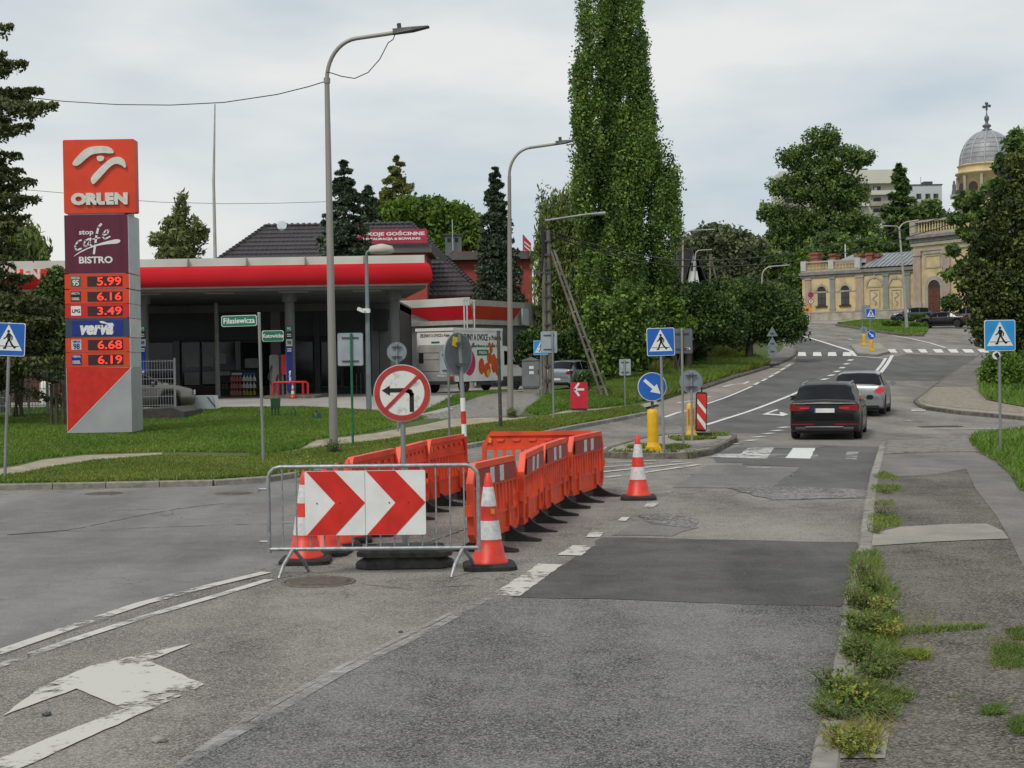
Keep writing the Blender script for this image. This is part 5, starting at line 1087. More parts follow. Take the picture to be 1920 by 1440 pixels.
MB().prism([(X0-3.2,zb-1),(X0-.2,zb-1),(X0+wH*.5,zt+.1),(X0-1.6,zt+.1)], d_+1, d_+9).build('side_roof', TILE, T)
for px in (1297, 1304): a = at(px, 500, d_-.05); w = MB().box((a.x-.13,d_-.06,a.z-.5),(a.x+.17,d_-.001,a.z+.5)).build('window', BRACKET, T)
MB().box((X0-.9,d_+3,zt-1),(X0-.2,d_+3.8,zt+1.0)).build('chimney', mat('chimney_brick', (.35,.11,.06), (.25,.08,.05), 6, .9), T)
# ---- church
CRE = mat('cream_render', (.60,.47,.26), (.40,.32,.19), .9, .9, detail=10, lo=.28, hi=.56, bump=.2, bsc=9); PINKS = mat('pinkish_pilaster_stone', (.42,.33,.27), (.33,.26,.21), 1.5, .9, detail=8); GREYS_ = mat('grey_green_pilaster', (.27,.28,.24), (.22,.23,.2), 1.5, .9, detail=8); CREAMT = mat('pale_moulding', (.42,.38,.31), (.32,.29,.24), 1.5, .9, detail=8); LEAD = mat('lead_roof', (.29,.31,.33), (.22,.24,.26), 1.2, .5, .2); BRK = mat('red_chimney_brick', (.30,.11,.075), (.20,.075,.055), 5, .9); DARKW = mat('dark_brown_window_frame', (.05,.03,.025), None, 3, .5); PLIN = mat('stained_plinth', (.46,.42,.35), (.28,.25,.2), 1.2, .95, detail=8)
Aw, Bw = at(1505,600,167).xy, at(1716,600,158).xy; zc0 = 5.6; FA = Fac(Aw, Bw, zc0)
T = thing('church_wing', 'low cream wing with arched windows, balustrade and lead roof beside the church', 'building', FA.loc(), FA.rz); L_ = FA.L
MB().box((0,0,0),(L_,7,FA.U(1600,505)[1])).build('wall', CRE, T)
zcor = FA.U(1550,510)[1]; MB().box((-.3,-.3,zcor-.28),(L_,7.2,zcor+.02)).box((-.15,-.15,zcor-.55),(L_,7.1,zcor-.29)).build('cornice', mat('grey_cornice', (.25,.24,.22), (.17,.165,.155), 2, .9), T)
zpl = FA.U(1560,586)[1]; MB().box((-.08,-.1,-.6),(L_,0,zpl)).build('plinth', PLIN, T); MB().box((-.1,-.14,zpl),(L_,0,zpl+.14)).build('plinth_moulding', CREAMT, T)
y_ = lambda iy: iy/4.364+440
x_ = lambda ix: ix/4.364+1480
def zap(ix, iy): return FA.U(x_(ix), y_(iy))
for i0, i1, mm in ((132,180,PINKS),(335,375,GREYS_),(545,610,PINKS),(770,815,GREYS_),(945,990,GREYS_)):
    a, c = zap(i0,450)[0], zap(i1,450)[0]; MB().box((a,-.12,zpl+.15),(c,0,zcor-.56)).box((a-.06,-.18,zcor-.8),(c+.06,0,zcor-.6)).box((a-.05,-.16,zpl+.15),(c+.05,0,zpl+.45)).build('pilaster', mm, T)
zi = zap(250,470)[1]; MB().box((.9,-.05,zi-.08),(zap(540,460)[0],0,zi+.06)).build('string_course', CREAMT, T)
def arch(T, uc, z0, w, zs_, mA, yf=0.0, glazed=True, surround=True):
    r = w/2; seg = 12; P = [(uc-r,z0),(uc+r,z0)] + [(uc+r*math.cos(math.pi*k/seg), zs_+r*math.sin(math.pi*k/seg)) for k in range(seg+1)]
    if glazed:
        wd = MB().prism(P, yf-.02, yf+.02).build('window', DARKW, T)
        for sx in (-1, 1):
            for zz0, zz1 in ((z0+.1,(z0+zs_)/2-.05),((z0+zs_)/2+.05,zs_-.02)): MB().box((uc+sx*r*.48-r*.4,yf-.035,zz0),(uc+sx*r*.48+r*.4,yf-.0205,zz1)).build('pane', glassmat('church_pane', (.045,.05,.06)), wd)
        MB().box((uc-r-.2,yf-.16,z0-.16),(uc+r+.2,yf,z0)).build('sill', DARKW, T)
    else: MB().prism(P, yf-.03, yf).build('blind_arch', mA, T)
    if surround:
        m = MB()
        for k in range(seg): a0_, a1_ = math.pi*k/seg, math.pi*(k+1)/seg; R0, R1 = r+.05, r+.28; m.prism([(uc+R0*math.cos(a0_),zs_+R0*math.sin(a0_)),(uc+R1*math.cos(a0_),zs_+R1*math.sin(a0_)),(uc+R1*math.cos(a1_),zs_+R1*math.sin(a1_)),(uc+R0*math.cos(a1_),zs_+R0*math.sin(a1_))], yf-.10, yf)
        m.prism([(uc-.09,zs_+r),(uc+.09,zs_+r),(uc+.13,zs_+r+.38),(uc-.13,zs_+r+.38)], yf-.15, yf-.101); m.build('arch_moulding', CREAMT, T)
for i0, i1 in ((232,300),(424,492)): a, c = zap(i0,520)[0], zap(i1,520)[0]; arch(T, (a+c)/2, zap(262,583)[1], c-a, zap(262,465)[1], None)
for i0, i1 in ((645,752),(825,925)):
    a, c = zap(i0,420)[0], zap(i1,420)[0]; zz_ = zap((i0+i1)/2,420)[1]; zb_ = zap((i0+i1)/2,610)[1]; arch(T, (a+c)/2, zz_, c-a, zz_+.05, CRE, glazed=False); MB().box((a-.25,-.06,zz_-.14),(c+.25,0,zz_-.02)).build('string_course', CREAMT, T)
    m = MB(); u0, u1, w0, w1 = a+.15, c-.15, zb_, zz_-.35; m.box((u0,-.06,w0),(u0+.09,0,w1)).box((u1-.09,-.06,w0),(u1,0,w1)).box((u0,-.061,w1-.09),(u1,0,w1)).box((u0,-.061,w0),(u1,0,w0+.09)); m.build('panel_frame', CREAMT, T)
    m = MB(); cu = (u0+u1)/2; 
    for k in range(14): t_ = k/13; m.disc(cu+.28*math.sin(t_*9)*(1-t_*.6), w1-.35-t_*(w1-w0)*.6, .09, -.05, 0, 7)
    m.build('relief_ornament', CREAMT, T)
# balustrade
zb0, zb1 = zcor+.05, zcor+1.25; ub = zap(585,240)[0]
MB().box((-.1,-.1,zb0),(ub,.25,zb0+.22)).build('balustrade_base', CREAMT, T); MB().box((-.1,-.12,zb1-.16),(ub,.27,zb1)).build('balustrade_rail', CREAMT, T)
for u_ in (0, zap(348,240)[0]-.3, ub-.6): MB().box((u_-.1,-.14,zb0+.2),(u_+.55,.29,zb1+.08)).build('balustrade_pier', mat('pale_pier', (.5,.5,.46)), T)
nb = 34
bal = MB().lathe([(.05,0),(.085,.2),(.045,.5),(.06,.76)], 6).build('baluster', CRE, T); 
for k in range(nb):
    o = bal if k == 0 else bpy.data.objects.new('baluster', bal.data)
    if k: COL.objects.link(o); o.parent = T
    o.location = (.75+(ub-1.4)*k/(nb-1), .07, zb0+.22)
zr0 = zcor+.02; a, c = ub, L_
MB().add([(a,-.25,zr0+.2),(c,-.25,zr0+.2),(c,3.6,zr0+1.9),(a+.8,3.6,zr0+1.9),(c,7,zr0+.2),(a,7,zr0+.2)], [(0,1,2,3),(3,2,4,5),(0,3,5)]).build('lead_roof', LEAD, T)
for k in range(12): x = a+.3+(c-a-.5)*k/11; MB().tube([(x,-.27,zr0+.24),(x,3.6,zr0+1.94)], .045, 4).build('roof_seam', LEAD, T)
MB().add([(2.5,1.5,zr0+.9),(ub-.6,1.5,zr0+.9),(ub-.6,6,zr0+.9),(2.5,6,zr0+.9),((2+ub)/2,3.7,zr0+2.1)], [(0,1,4),(1,2,4),(2,3,4),(3,0,4)]).build('hip_roof', LEAD, T)
for i0, i1, y0, y1, yb in ((163,238,148,215,2), (322,383,158,200,2.5), (528,592,160,200,3), (622,682,150,212,1.5), (684,735,165,208,2)):
    u0, z1 = FA.U(x_(i0), y_(y0), -yb); u1, z0_ = FA.U(x_(i1), y_(y1), -yb); MB().box((u0+.1,yb,z0_-.6),(u1-.1,yb+1,z1-.25)).box((u0,yb-.1,z1-.25),(u1,yb+1.1,z1)).build('chimney', BRK, T)
T2 = thing('roof_pole', 'thin white pole on the grey roof between brick chimneys', 'pole', at(1585,481,168)); MB().tube([(0,0,-.3),(0,0,at(1585,458,168).z-at(1585,481,168).z)], .07, 6).build('pole', WHITE, T2)
# portal block
Ap, Bp = at(1713,600,155.5).xy, at(1850,600,147).xy; FB_ = Fac(Ap, Bp, 5.4)
T = thing('church', 'cream neo-renaissance church with arched brown door and grey ribbed dome', 'church', FB_.loc(), FB_.rz); zap2 = lambda ix, iy, off=0: FB_.U(x_(ix), y_(iy), off)
ztop = FB_.U(1735,441)[1]; MB().box((0,0,-.6),(FB_.L,14,ztop)).build('wall', CRE, T)
MB().box((-.45,-.5,ztop-.3),(FB_.L+.4,14.3,ztop)).box((-.25,-.25,ztop-.7),(FB_.L,14.1,ztop-.31)).build('cornice', mat('grey_cornice', (.25,.24,.22)), T)
zz0 = FB_.U(1735,457)[1]; MB().box((-.12,-.2,zz0-.2),(FB_.L,0,zz0+.1)).box((-.08,-.14,zz0-.75),(FB_.L,0,zz0-.5)).build('architrave', CREAMT, T)
for i0, i1 in ((1028,1085),(1262,1325)):
    a, c = zap2(i0,400)[0], zap2(i1,400)[0]; zp = zap2(1050,560)[1]; MB().box((a,-.22,zp),(c,0,zz0-.76)).build('pilaster', PINKS, T); MB().box((a-.2,-.32,zp-.8),(c+.25,0,zp-.45)).box((a-.1,-.27,zp-.45),(c+.12,0,zp)).box((a-.12,-.28,-.4),(c+.15,0,zp-.8)).build('pilaster_base', CREAMT, T); MB().box((a-.1,-.3,zz0-1.2),(c+.1,0,zz0-.9)).build('capital', CREAMT, T)
a, c = zap2(1100,180)[0], zap2(1250,180)[0]; zA, zB = zap2(1175,265)[1], zap2(1175,135)[1]
MB().box((a,-.1,zB-.25),(c,0,zB)).box((a+.15,-.06,zA),(a+.3,0,zB-.35)).box((c-.3,-.06,zA),(c-.15,0,zB-.35)).box((a+.15,-.061,zA-.1),(c-.15,0,zA+.06)).box((a+.15,-.061,zB-.5),(c-.15,0,zB-.36)).build('panel_frame', CREAMT, T)
u0, z0_ = zap2(1142,635); u1, z1_ = zap2(1240,435); r = (u1-u0)/2; uc = (u0+u1)/2
MB().box((u0,-.04,z0_),(u1,.0,z1_)).build('door', mat('brown_church_door', (.14,.05,.03), (.09,.032,.02), 3, .5), T)
P = [(uc+r*math.cos(math.pi*k/12), z1_+r*math.sin(math.pi*k/12)) for k in range(13)]; MB().prism(P, -.03, 0).build('fanlight', DARKW, T)
for sx in (-1,1):
    for a, b in ((.05,.3),(.36,.62),(.68,.95)): MB().box((uc+sx*r*.5-r*.34,-.07,z0_+(z1_-z0_)*a),(uc+sx*r*.5+r*.34,-.0405,z0_+(z1_-z0_)*b)).build('door_panel', mat('brown_church_door', ()), T)
m = MB()
for k in range(12): a0_, a1_ = math.pi*k/12, math.pi*(k+1)/12; R0, R1 = r+.02, r+.45; m.prism([(uc+R0*math.cos(a0_),z1_+R0*math.sin(a0_)),(uc+R1*math.cos(a0_),z1_+R1*math.sin(a0_)),(uc+R1*math.cos(a1_),z1_+R1*math.sin(a1_)),(uc+R0*math.cos(a1_),z1_+R0*math.sin(a1_))], -.12, 0)
m.box((u0-.45,-.12,z0_),(u0-.02,0,z1_)).box((u1+.02,-.12,z0_),(u1+.45,0,z1_)); m.build('door_surround', CREAMT, T)
# balustrade of the block
MB().box((-.2,-.2,ztop+.01),(FB_.L,.2,ztop+.3)).build('balustrade_base', CREAMT, T); MB().box((-.2,-.22,ztop+1.35),(FB_.L,.22,ztop+1.55)).build('balustrade_rail', CREAMT, T)
MB().box((-.2,-.24,ztop+.3),(.6,.24,ztop+1.6)).build('balustrade_pier', CREAMT, T)
for k in range(22):
    o = bpy.data.objects.new('baluster', bal.data); COL.objects.link(o); o.parent = T; o.location = (.9+k*.38, 0, ztop+.3); o.scale = (1.2,1.2,1.38)
# gable bit, drum and dome
MB().box((3.5,4,ztop-1),(9.5,14,at(1745,396,165).z-5.4)).build('nave', CRE, T)
dp = at(1852, 400, 172); s = F/172; q_ = Matrix.Rotation(-FB_.rz, 4, 'Z') @ Matrix.Translation(Vector((dp.x, dp.y, 0))-Vector((Ap.x, Ap.y, 0)))
DZ = lambda y: at(1852, y, 172).z - 5.4
rD = 50/s; 
MB().lathe([(rD*1.02,DZ(480)),(rD*1.02,DZ(330)),(rD*1.16,DZ(327)),(rD*1.16,DZ(324)),(rD*1.04,DZ(322)),(rD*1.04,DZ(313)),(rD*1.1,DZ(311)),(rD*1.0,DZ(309))], 40, q_).build('drum', CRE, T)
seg = 24; prof = [(rD*math.cos(a)**.92, DZ(309)+(DZ(246)-DZ(309))*math.sin(a)) for a in [R(90)*k/12 for k in range(12)]] + [(rD*.09, DZ(245.5))]
MB().lathe(prof, 48, q_).build('dome', mat('dome_sheet', (.33,.335,.345), (.23,.235,.25), 1.2, .5, .15, detail=8, stretch=(1,1,3)), T)
for k in range(12):
    a = 2*math.pi*k/12+.13; MB().tube([q_ @ Vector(((r_+.02)*math.cos(a),(r_+.02)*math.sin(a),z)) for r_, z in prof], .085, 5).build('dome_rib', mat('dome_rib', (.38,.42,.46)), T)
for zf in (.16,.3,.44,.58,.72):
    r_ = rD*math.sqrt(max(0,1-zf**2))**.92+.015; MB().lathe([(r_,DZ(309)+(DZ(246)-DZ(309))*zf),(r_-.0,DZ(309)+(DZ(246)-DZ(309))*zf+.05)], 40, q_).build('dome_seam', mat('dome_seam', (.2,.2,.22)), T)
k = 1/s; MB().lathe([(9*k,DZ(246.5)),(9*k,DZ(243)),(4*k,DZ(241)),(8*k,DZ(237)),(8*k,DZ(235)),(3*k,DZ(232)),(2.5*k,DZ(229)),(4.5*k,DZ(224)),(4.2*k,DZ(219)),(1.5*k,DZ(216)),(.8*k,DZ(210)),(.6*k,DZ(203)),(.6*k,DZ(195))], 16, q_).build('finial', mat('dark_lead', (.13,.13,.15), None, 2, .5, .3), T)
c_ = q_.to_translation(); zx = DZ(199.5)
m = MB().box((c_.x-7*k,c_.y-.1,zx-.07),(c_.x+7*k,c_.y+.1,zx+.07)).box((c_.x-.07,c_.y-.1,DZ(207)),(c_.x+.07,c_.y+.1,DZ(194)))
for sx, zz_ in ((-6.5,zx),(6.5,zx),(0,DZ(194))): m.disc(c_.x+sx*k, zz_, .16, c_.y-.12, c_.y+.12, 10)
m.build('cross', mat('dark_lead', ()), T)
for k2 in range(10):
    a = 2*math.pi*k2/10-.2; M_ = q_ @ Matrix.Rotation(a, 4, 'Z') @ Matrix.Translation((0,-rD*1.02,0)); w = .55
    P = [(-w,DZ(385)),(w,DZ(385))]+[(w*math.cos(math.pi*j/8),DZ(352)+w*math.sin(math.pi*j/8)) for j in range(9)]
    MB().prism(P, -.03, .1, M_).build('drum_window', DARKW, T)
    MB().box((-1.15,-.14,DZ(400)),(-.85,.1,DZ(331)), M_).build('drum_pilaster', CREAMT, T)
T = thing('roof_statue', 'small dark statue on the church roof left of the dome', 'statue', at(1789,360,168)); s_ = F/168; MB().lathe([(.3,-.3),(.28,0),(.2,.3),(.22,.7),(.12,1.0),(.14,1.15),(.02,1.3)], 10).build('figure', mat('dark_lead', ()), T); MB().box((-.35,-.35,-.8),(.35,.35,-.3)).build('pedestal', CREAMT, T)
# ---- blocks of flats far behind
FLW = mat('flat_block_cream', (.62,.60,.52), (.56,.54,.47), .1, .8); FLG = mat('flat_block_grey', (.52,.55,.58), (.47,.5,.53), .1, .8); BALC = mat('balcony_grey', (.36,.33,.31), (.27,.24,.22), .3, .8)
T = thing('flat_block', 'cream block of flats with stacked balconies beyond the trees', 'building', (0,0,0)); d_ = 400; s = F/d_; A = at(1462,323,d_); B = at(1684,323,d_)
MB().box((A.x,d_,10),(B.x,d_+14,A.z)).build('wall', FLW, T); MB().box((A.x-.3,d_-2.3,A.z-3.6),(B.x,d_,A.z)).build('parapet', FLW, T)
for fl in range(8):
    z = A.z-3.7-fl*2.95
    for k in range(4):
        x0 = A.x+.2+(B.x-A.x)*(k/4); x1 = A.x+(B.x-A.x)*((k+1)/4)-.4
        MB().box((x0,d_-2.0,z-2.9),(x1,d_-.01,z-2.7)).box((x0,d_-2.0,z-2.69),(x1,d_-1.9,z-1.75)).build('balcony', BALC if (k+fl) % 3 else FLW, T)
        w = MB().box((x0+1,d_-.08,z-2.4),(x0+3,d_-.005,z-.5)).build('window', BRACKET, T); MB().box((x0+1.2,d_-.12,z-2.2),(x0+2,d_-.081,z-.7)).build('pane', WHITE if (k*3+fl) % 3 == 0 else GLZ, w)
MB().box((A.x+21,d_+2,A.z),(A.x+24,d_+5,A.z+.9)).build('roof_hatch', BRACKET, T)
T = thing('flat_block', 'pale grey block of flats with small square windows near the dome', 'building', (0,0,0)); d_ = 430; A = at(1695,348,d_); B = at(1766,348,d_)
MB().box((A.x,d_,10),(B.x,d_+14,A.z)).build('wall', FLG, T); MB().box((A.x-.2,d_-.2,A.z),(B.x+.2,d_+14,A.z+.3)).build('roof_edge', BRACKET, T); MB().box((A.x+6,d_+1,A.z+.3),(A.x+8.5,d_+4,A.z+1.2)).build('roof_hatch', BRACKET, T)
for fl in range(5):
    for px, w_ in ((1724,3.2),(1741,3.2),(1756,3.2)):
        p = at(px,367,d_); z = p.z-fl*2.9; w = MB().box((p.x-.9,d_-.08,z-.9),(p.x+.5,d_-.001,z+.6)).build('window', BRACKET, T); MB().box((p.x-.8,d_-.1,z-.8),(p.x-.1,d_-.0805,z+.5)).build('pane', GLZ, w)
MB().tube([(at(1730,347,d_).x,d_+2,A.z),(at(1730,330,d_).x,d_+2,at(1730,330,d_).z)], .12, 5).build('aerial', PALE, T)
# ------------------------------------------------------------------ vehicles
def car(label, loc, rz, L_=4.5, Wd=1.8, H=1.45, paint_=None, kind='hatch', wheel=.32, rack=False, glass=None, cat='car', rear_plate=True, name='parked_car', lamp=None, group=None, lightlow=False):
    T = thing(name, label, cat, loc, rz, group); hw = Wd/2; paint_ = paint_ or SILV; glass = glass or glassmat('car_glass', (.006,.008,.010), .10, .12)
    # side profile keyed by distance from the rear (0) to the front (1): bonnet / belt height and roof height
    if kind == 'wagon': top = [(0,.80),(.004,.92),(.012,1.0),(.03,1.03),(.14,1.40),(.17,1.45),(.45,1.47),(.60,1.42),(.76,1.02),(.80,.99),(.97,.80),(1,.62)]; rearg = (.03,.145); front = (.62,.76)
    elif kind == 'sedan': top = [(0,.72),(.01,.95),(.04,1.02),(.13,1.05),(.17,1.08),(.32,1.38),(.42,1.43),(.55,1.42),(.62,1.36),(.76,1.02),(.80,.99),(.97,.78),(1,.60)]; rearg = (.17,.32); front = (.60,.76)
    elif kind == 'suv': top = [(0,.80),(.02,.95),(.04,1.12),(.13,1.58),(.18,1.64),(.5,1.66),(.60,1.60),(.74,1.16),(.80,1.10),(.97,.95),(1,.65)]; rearg = (.04,.13); front = (.61,.74)
    else: top = [(0,.74),(.006,.88),(.018,.97),(.045,1.01),(.17,1.36),(.22,1.42),(.40,1.46),(.56,1.41),(.75,1.02),(.80,.97),(.96,.76),(1,.58)]; rearg = (.045,.18); front = (.58,.75)
    sc_ = H/max(z for _, z in top); top = [(a, z*sc_) for a, z in top]
    tf = lambda u: np.interp(u, [a for a, _ in top], [z for _, z in top]); belt = (lambda u: min(tf(u), (.93+.05*(1-u))*sc_))
    st = sorted(set([i/64 for i in range(65)] + [a for a, _ in top])); wx = (.175, .80); rw = wheel*1.13
    rows = []
    for u in st:
        y = (u-.5)*L_; end = min(u, 1-u); w = hw*(1-.16*max(0, 1-end/.06)**2 - .03*max(0, 1-end/.25)) ; zt = tf(u); bt = belt(u); cab = zt - bt > .05
        zb = .20 + .10*max(0, 1-end/.04)
        for c in wx:
            dd = (u-c)*L_
            if abs(dd) < rw: zb = max(zb, wheel + math.sqrt(rw*rw-dd*dd)*.98)
        zm = max(zb+.005, .52*sc_); tumble = (.22 if kind == 'wagon' else .17)*min(1, (zt-bt)/.35) if cab else 0
        rows.append([(0, zb, y), (w*.80, zb, y), (w*.985, zb+.02, y), (w, zm, y), (w*.985, max(zm+.01,bt-.10), y), (w*.94, bt, y), (w*.94-tumble*.85 if cab else w*.86, zt-.06*min(1,(zt-bt)/.1) if cab else bt+.002, y), (w*.94-tumble-.12 if cab else w*.6, zt, y), (0, zt+.02, y)])
    n = len(rows[0]); groups = {}
    def put(g, vs): groups.setdefault(g, []).append(vs)
    for i in range(len(rows)-1):
        um = (st[i]+st[i+1])/2
        for j in range(n-1):
            a, b, c, d = rows[i][j], rows[i+1][j], rows[i+1][j+1], rows[i][j+1]; g = 'body'
            hi = tf(um) - belt(um) > .06
            if j in (6, 7) and rearg[0] <= um <= rearg[1]: g = 'rear_window'
            elif j in (6, 7) and front[0] <= um <= front[1]: g = 'windscreen'
            elif j == 5 and hi and rearg[1]-.02 < um < front[1]-.035 and not any(abs(um-p) < .008 for p in (.355, .56)): g = 'side_window'
            for sx in (-1, 1): put((g, sx) if g == 'side_window' else (g, 0), [(sx*p[0], p[2], p[1]) for p in ((a,b,c,d) if sx > 0 else (d,c,b,a))])
    for g, quads in groups.items():
        bm = bmesh.new()
        for q in quads: bm.faces.new([bm.verts.new(p) for p in q])
        bmesh.ops.remove_doubles(bm, verts=bm.verts[:], dist=.001); bmesh.ops.recalc_face_normals(bm, faces=bm.faces[:])
        if g[0] == 'body':
            for u_ in (0, -1):
                r = rows[u_]; 
            bmesh.ops.holes_fill(bm, edges=[e for e in bm.edges if e.is_boundary and abs(abs(e.verts[0].co.y)-L_/2) < .01 and abs(abs(e.verts[1].co.y)-L_/2) < .01], sides=40)
        for f in bm.faces: f.smooth = True
        me = bpy.data.meshes.new(g[0]); bm.to_mesh(me); bm.free(); me.materials.append(paint_ if g[0] == 'body' else glass); link(g[0], me, T)
    MB().box((-hw*.78,-L_*.47,.16),(hw*.78,L_*.47,.42)).build('underbody', BLACK, T)
    yr, yf = -L_/2, L_/2
    RIM = mat('alloy_rim', (.42,.43,.44), (.3,.31,.32), 6, .35, .6)
    for c in wx:
        for sx in (-1, 1):
            M_ = Matrix.Translation((sx*(hw-.115), (c-.5)*L_, wheel)) @ Matrix.Rotation(R(90)*sx, 4, 'Y')
            tw = MB().lathe([(wheel*.64,-.10),(wheel*.95,-.105),(wheel,-.06),(wheel,.06),(wheel*.95,.105),(wheel*.64,.10)], 28, M_).build('tyre', RUBBER, T)
            m = MB().lathe([(wheel*.66,.04),(wheel*.66,.095),(wheel*.6,.085)], 24, M_)
            for k in range(5): m.box((-.03,0,.06),(.03,wheel*.62,.088), M_ @ Matrix.Rotation(2*math.pi*k/5, 4, 'Z'))
            m.lathe([(.05,.05),(.05,.095)], 10, M_); m.build('rim', RIM, T)
    TAIL = mat('tail_light_red', (.22,.010,.012), None, 6, .2, coat=.3, spec=.5); TLIT = mat('lit_brake_light', (.62,.02,.04), None, emit=.18)
    zl = tf(.02)*.80 if kind != 'suv' else 1.0*sc_
    for sx in (-1, 1):
        if kind == 'wagon': MB().prism([(sx*hw*.40,zl+.0),(sx*hw*.40,zl+.06),(sx*hw*.93,zl+.11),(sx*hw*.95,zl-.06),(sx*hw*.60,zl-.05)], yr+.0, yr-.035).build('tail_light', TAIL, T); MB().box((sx*hw*.55-.12,yr-.042,zl+.0),(sx*hw*.55+.12,yr-.0355,zl+.025)).build('light_strip', TLIT, T); MB().box((sx*(hw-.16)-.03,yr+.0,zl-.05),(sx*(hw-.13)+.05,yr+.25,zl+.09)).build('light_wrap', TAIL, T)
        else: MB().prism([(sx*hw*.62,zl+.0),(sx*hw*.72,zl+.10),(sx*hw*.93,zl+.16),(sx*hw*.97,zl+.10),(sx*hw*.96,zl-.03),(sx*hw*.8,zl-.05)], yr+.02, yr-.03).build('tail_light', TLIT if lamp else TAIL, T)
        MB().box((sx*hw*.94-.02,yr+.02,zl-.03),(sx*hw*.94+.02,yr+.3,zl+.12)).build('light_side', TAIL, T)
        MB().prism([(sx*hw*.60,.60*sc_),(sx*hw*.62,.70*sc_),(sx*hw*.9,.74*sc_),(sx*hw*.92,.60*sc_)], yf-.06, yf+.005).build('headlight', glassmat('headlight_glass', (.5,.52,.55)), T)
        MB().box((sx*(hw+.02),L_*.17,.94*sc_),(sx*(hw+.21),L_*.17+.1,1.07*sc_), ch=.04).build('mirror', paint_ if kind != 'wagon' else BLACK, T)
        for u_ in (.40, .62): MB().box((sx*(hw-.012),(u_-.5)*L_-.08,.78*sc_),(sx*(hw+.012),(u_-.5)*L_+.08,.81*sc_)).build('door_handle', paint_, T)
        MB().box((sx*(hw*.985)-.008,-L_*.30,.20),(sx*(hw*.985)+.008,L_*.28,.28)).build('sill', BLACK, T)
        if rack: MB().tube([(sx*hw*.66,-L_*.34,H-.11),(sx*hw*.66,-L_*.30,H-.02),(sx*hw*.66,L_*.05,H-.0),(sx*hw*.66,L_*.10,H-.08)], .022, 6).build('roof_rail', STEEL, T)
    MB().box((-hw*.94,yr-.02,.28),(hw*.94,yr+.12,.50*sc_), ch=.04).build('rear_bumper', paint_, T)
    MB().box((-hw*.80,yr-.03,.24),(hw*.80,yr+.05,.32)).build('lower_trim', BLACK, T)
    if kind == 'wagon':
        MB().prism([(-hw*.62,.315),(-hw*.5,.36),(hw*.5,.36),(hw*.62,.315),(hw*.5,.335),(-hw*.5,.335)], yr-.04, yr-.031).build('chrome_trim', CHROME, T)
        MB().box((-hw*.86,yr-.045,zl+.125),(hw*.86,yr-.0,zl+.15)).build('chrome_strip', CHROME, T)
        for sx in (-1, 1): MB().box((sx*hw*.66-.13,yr-.042,.285),(sx*hw*.66+.13,yr-.031,.345)).build('exhaust', BRACKET, T); MB().box((sx*hw*.6-.3,yr-.026,.40),(sx*hw*.6+.3,yr-.0205,.425)).build('reflector', TAIL, T)
        MB().tube([(-.02,yr+.26,1.06*sc_),(.36,yr+.22,1.09*sc_)], .012, 5).box((-.06,yr+.2,1.03*sc_),(.06,yr+.26,1.08*sc_)).build('rear_wiper', BLACK, T)
    if rear_plate:
        zp = (.76 if kind == 'wagon' else .48)*sc_; p = MB().box((-.26,yr-.045,zp-.055),(.26,yr-.028,zp+.055)).build('number_plate', WHITE, T); MB().box((-.26,yr-.048,zp-.055),(-.22,yr-.0455,zp+.055)).build('blue_band', BLUE, p)
    return T
CHROME = mat('chrome', (.7,.7,.7), None, 5, .15, 1.0)
CBLACK = mat('black_car_paint', (.008,.008,.009), (.006,.006,.007), 1, .25, coat=.12, spec=.4); CSILV = mat('silver_car_paint', (.30,.305,.31), (.26,.265,.27), 1, .3, .55, coat=.6); CGREY = mat('warm_grey_car_paint', (.24,.225,.20), (.2,.19,.17), 1, .3, .5, coat=.6)
CBLUE = mat('dark_blue_car_paint', (.02,.035,.06), None, 1, .2, coat=.7); CPALE = mat('pale_silver_blue_paint', (.30,.34,.38), (.25,.29,.33), 1, .3, .5, coat=.6); CWHITE = mat('white_van_paint', (.82,.82,.81), (.76,.76,.75), 2, .35, coat=.4)
p = G(1550, 825); yw = math.atan2(-.10, 1); d_ = p.y+2.45
q_ = onG(1556, 39.0+2.3); car('black estate car seen from behind driving away past the near island', (q_.x, q_.y, q_.z+.0), R(-15.5), 4.93, 1.85, 1.49, CBLACK, 'wagon', .34, True, name='estate_car')
q_ = onG(1616, 49.5+2.2); car('silver hatchback ahead of the black estate car, right brake light lit', (q_.x, q_.y, q_.z+.02), R(-17.5), 4.25, 1.77, 1.46, CSILV, 'hatch', .32, lamp=True, name='hatchback')
q_ = onG(243, 53.5, .12); car('warm grey car parked behind the mesh fence right of the pylon', tuple(q_), R(-78), 4.6, 1.82, 1.43, CGREY, 'sedan', .33, name='parked_car')
q_ = onG(1076, 79, .12); car('pale silver-blue hatchback parked by the hedge behind the arrow box', tuple(q_), R(-28), 4.2, 1.75, 1.45, CPALE, 'hatch', .31, name='parked_car')
q_ = onG(1768, 138, .03); car('black saloon parked by the churchyard grass, nearest of three', tuple(q_), R(62), 4.6, 1.85, 1.45, CBLACK, 'sedan', .33, name='parked_car')
q_ = onG(1822, 146, .03); car('dark grey off-road car parked behind the black saloon', tuple(q_), R(58), 4.7, 1.9, 1.75, mat('dark_grey_car_paint', (.07,.075,.08), None, 1, .25, coat=.6), 'suv', .37, name='parked_car')
q_ = onG(1713, 152, .1); car('dark blue car parked against the church wall beyond the flower bed', tuple(q_), R(75), 4.4, 1.8, 1.5, CBLUE, 'hatch', .32, name='parked_car')
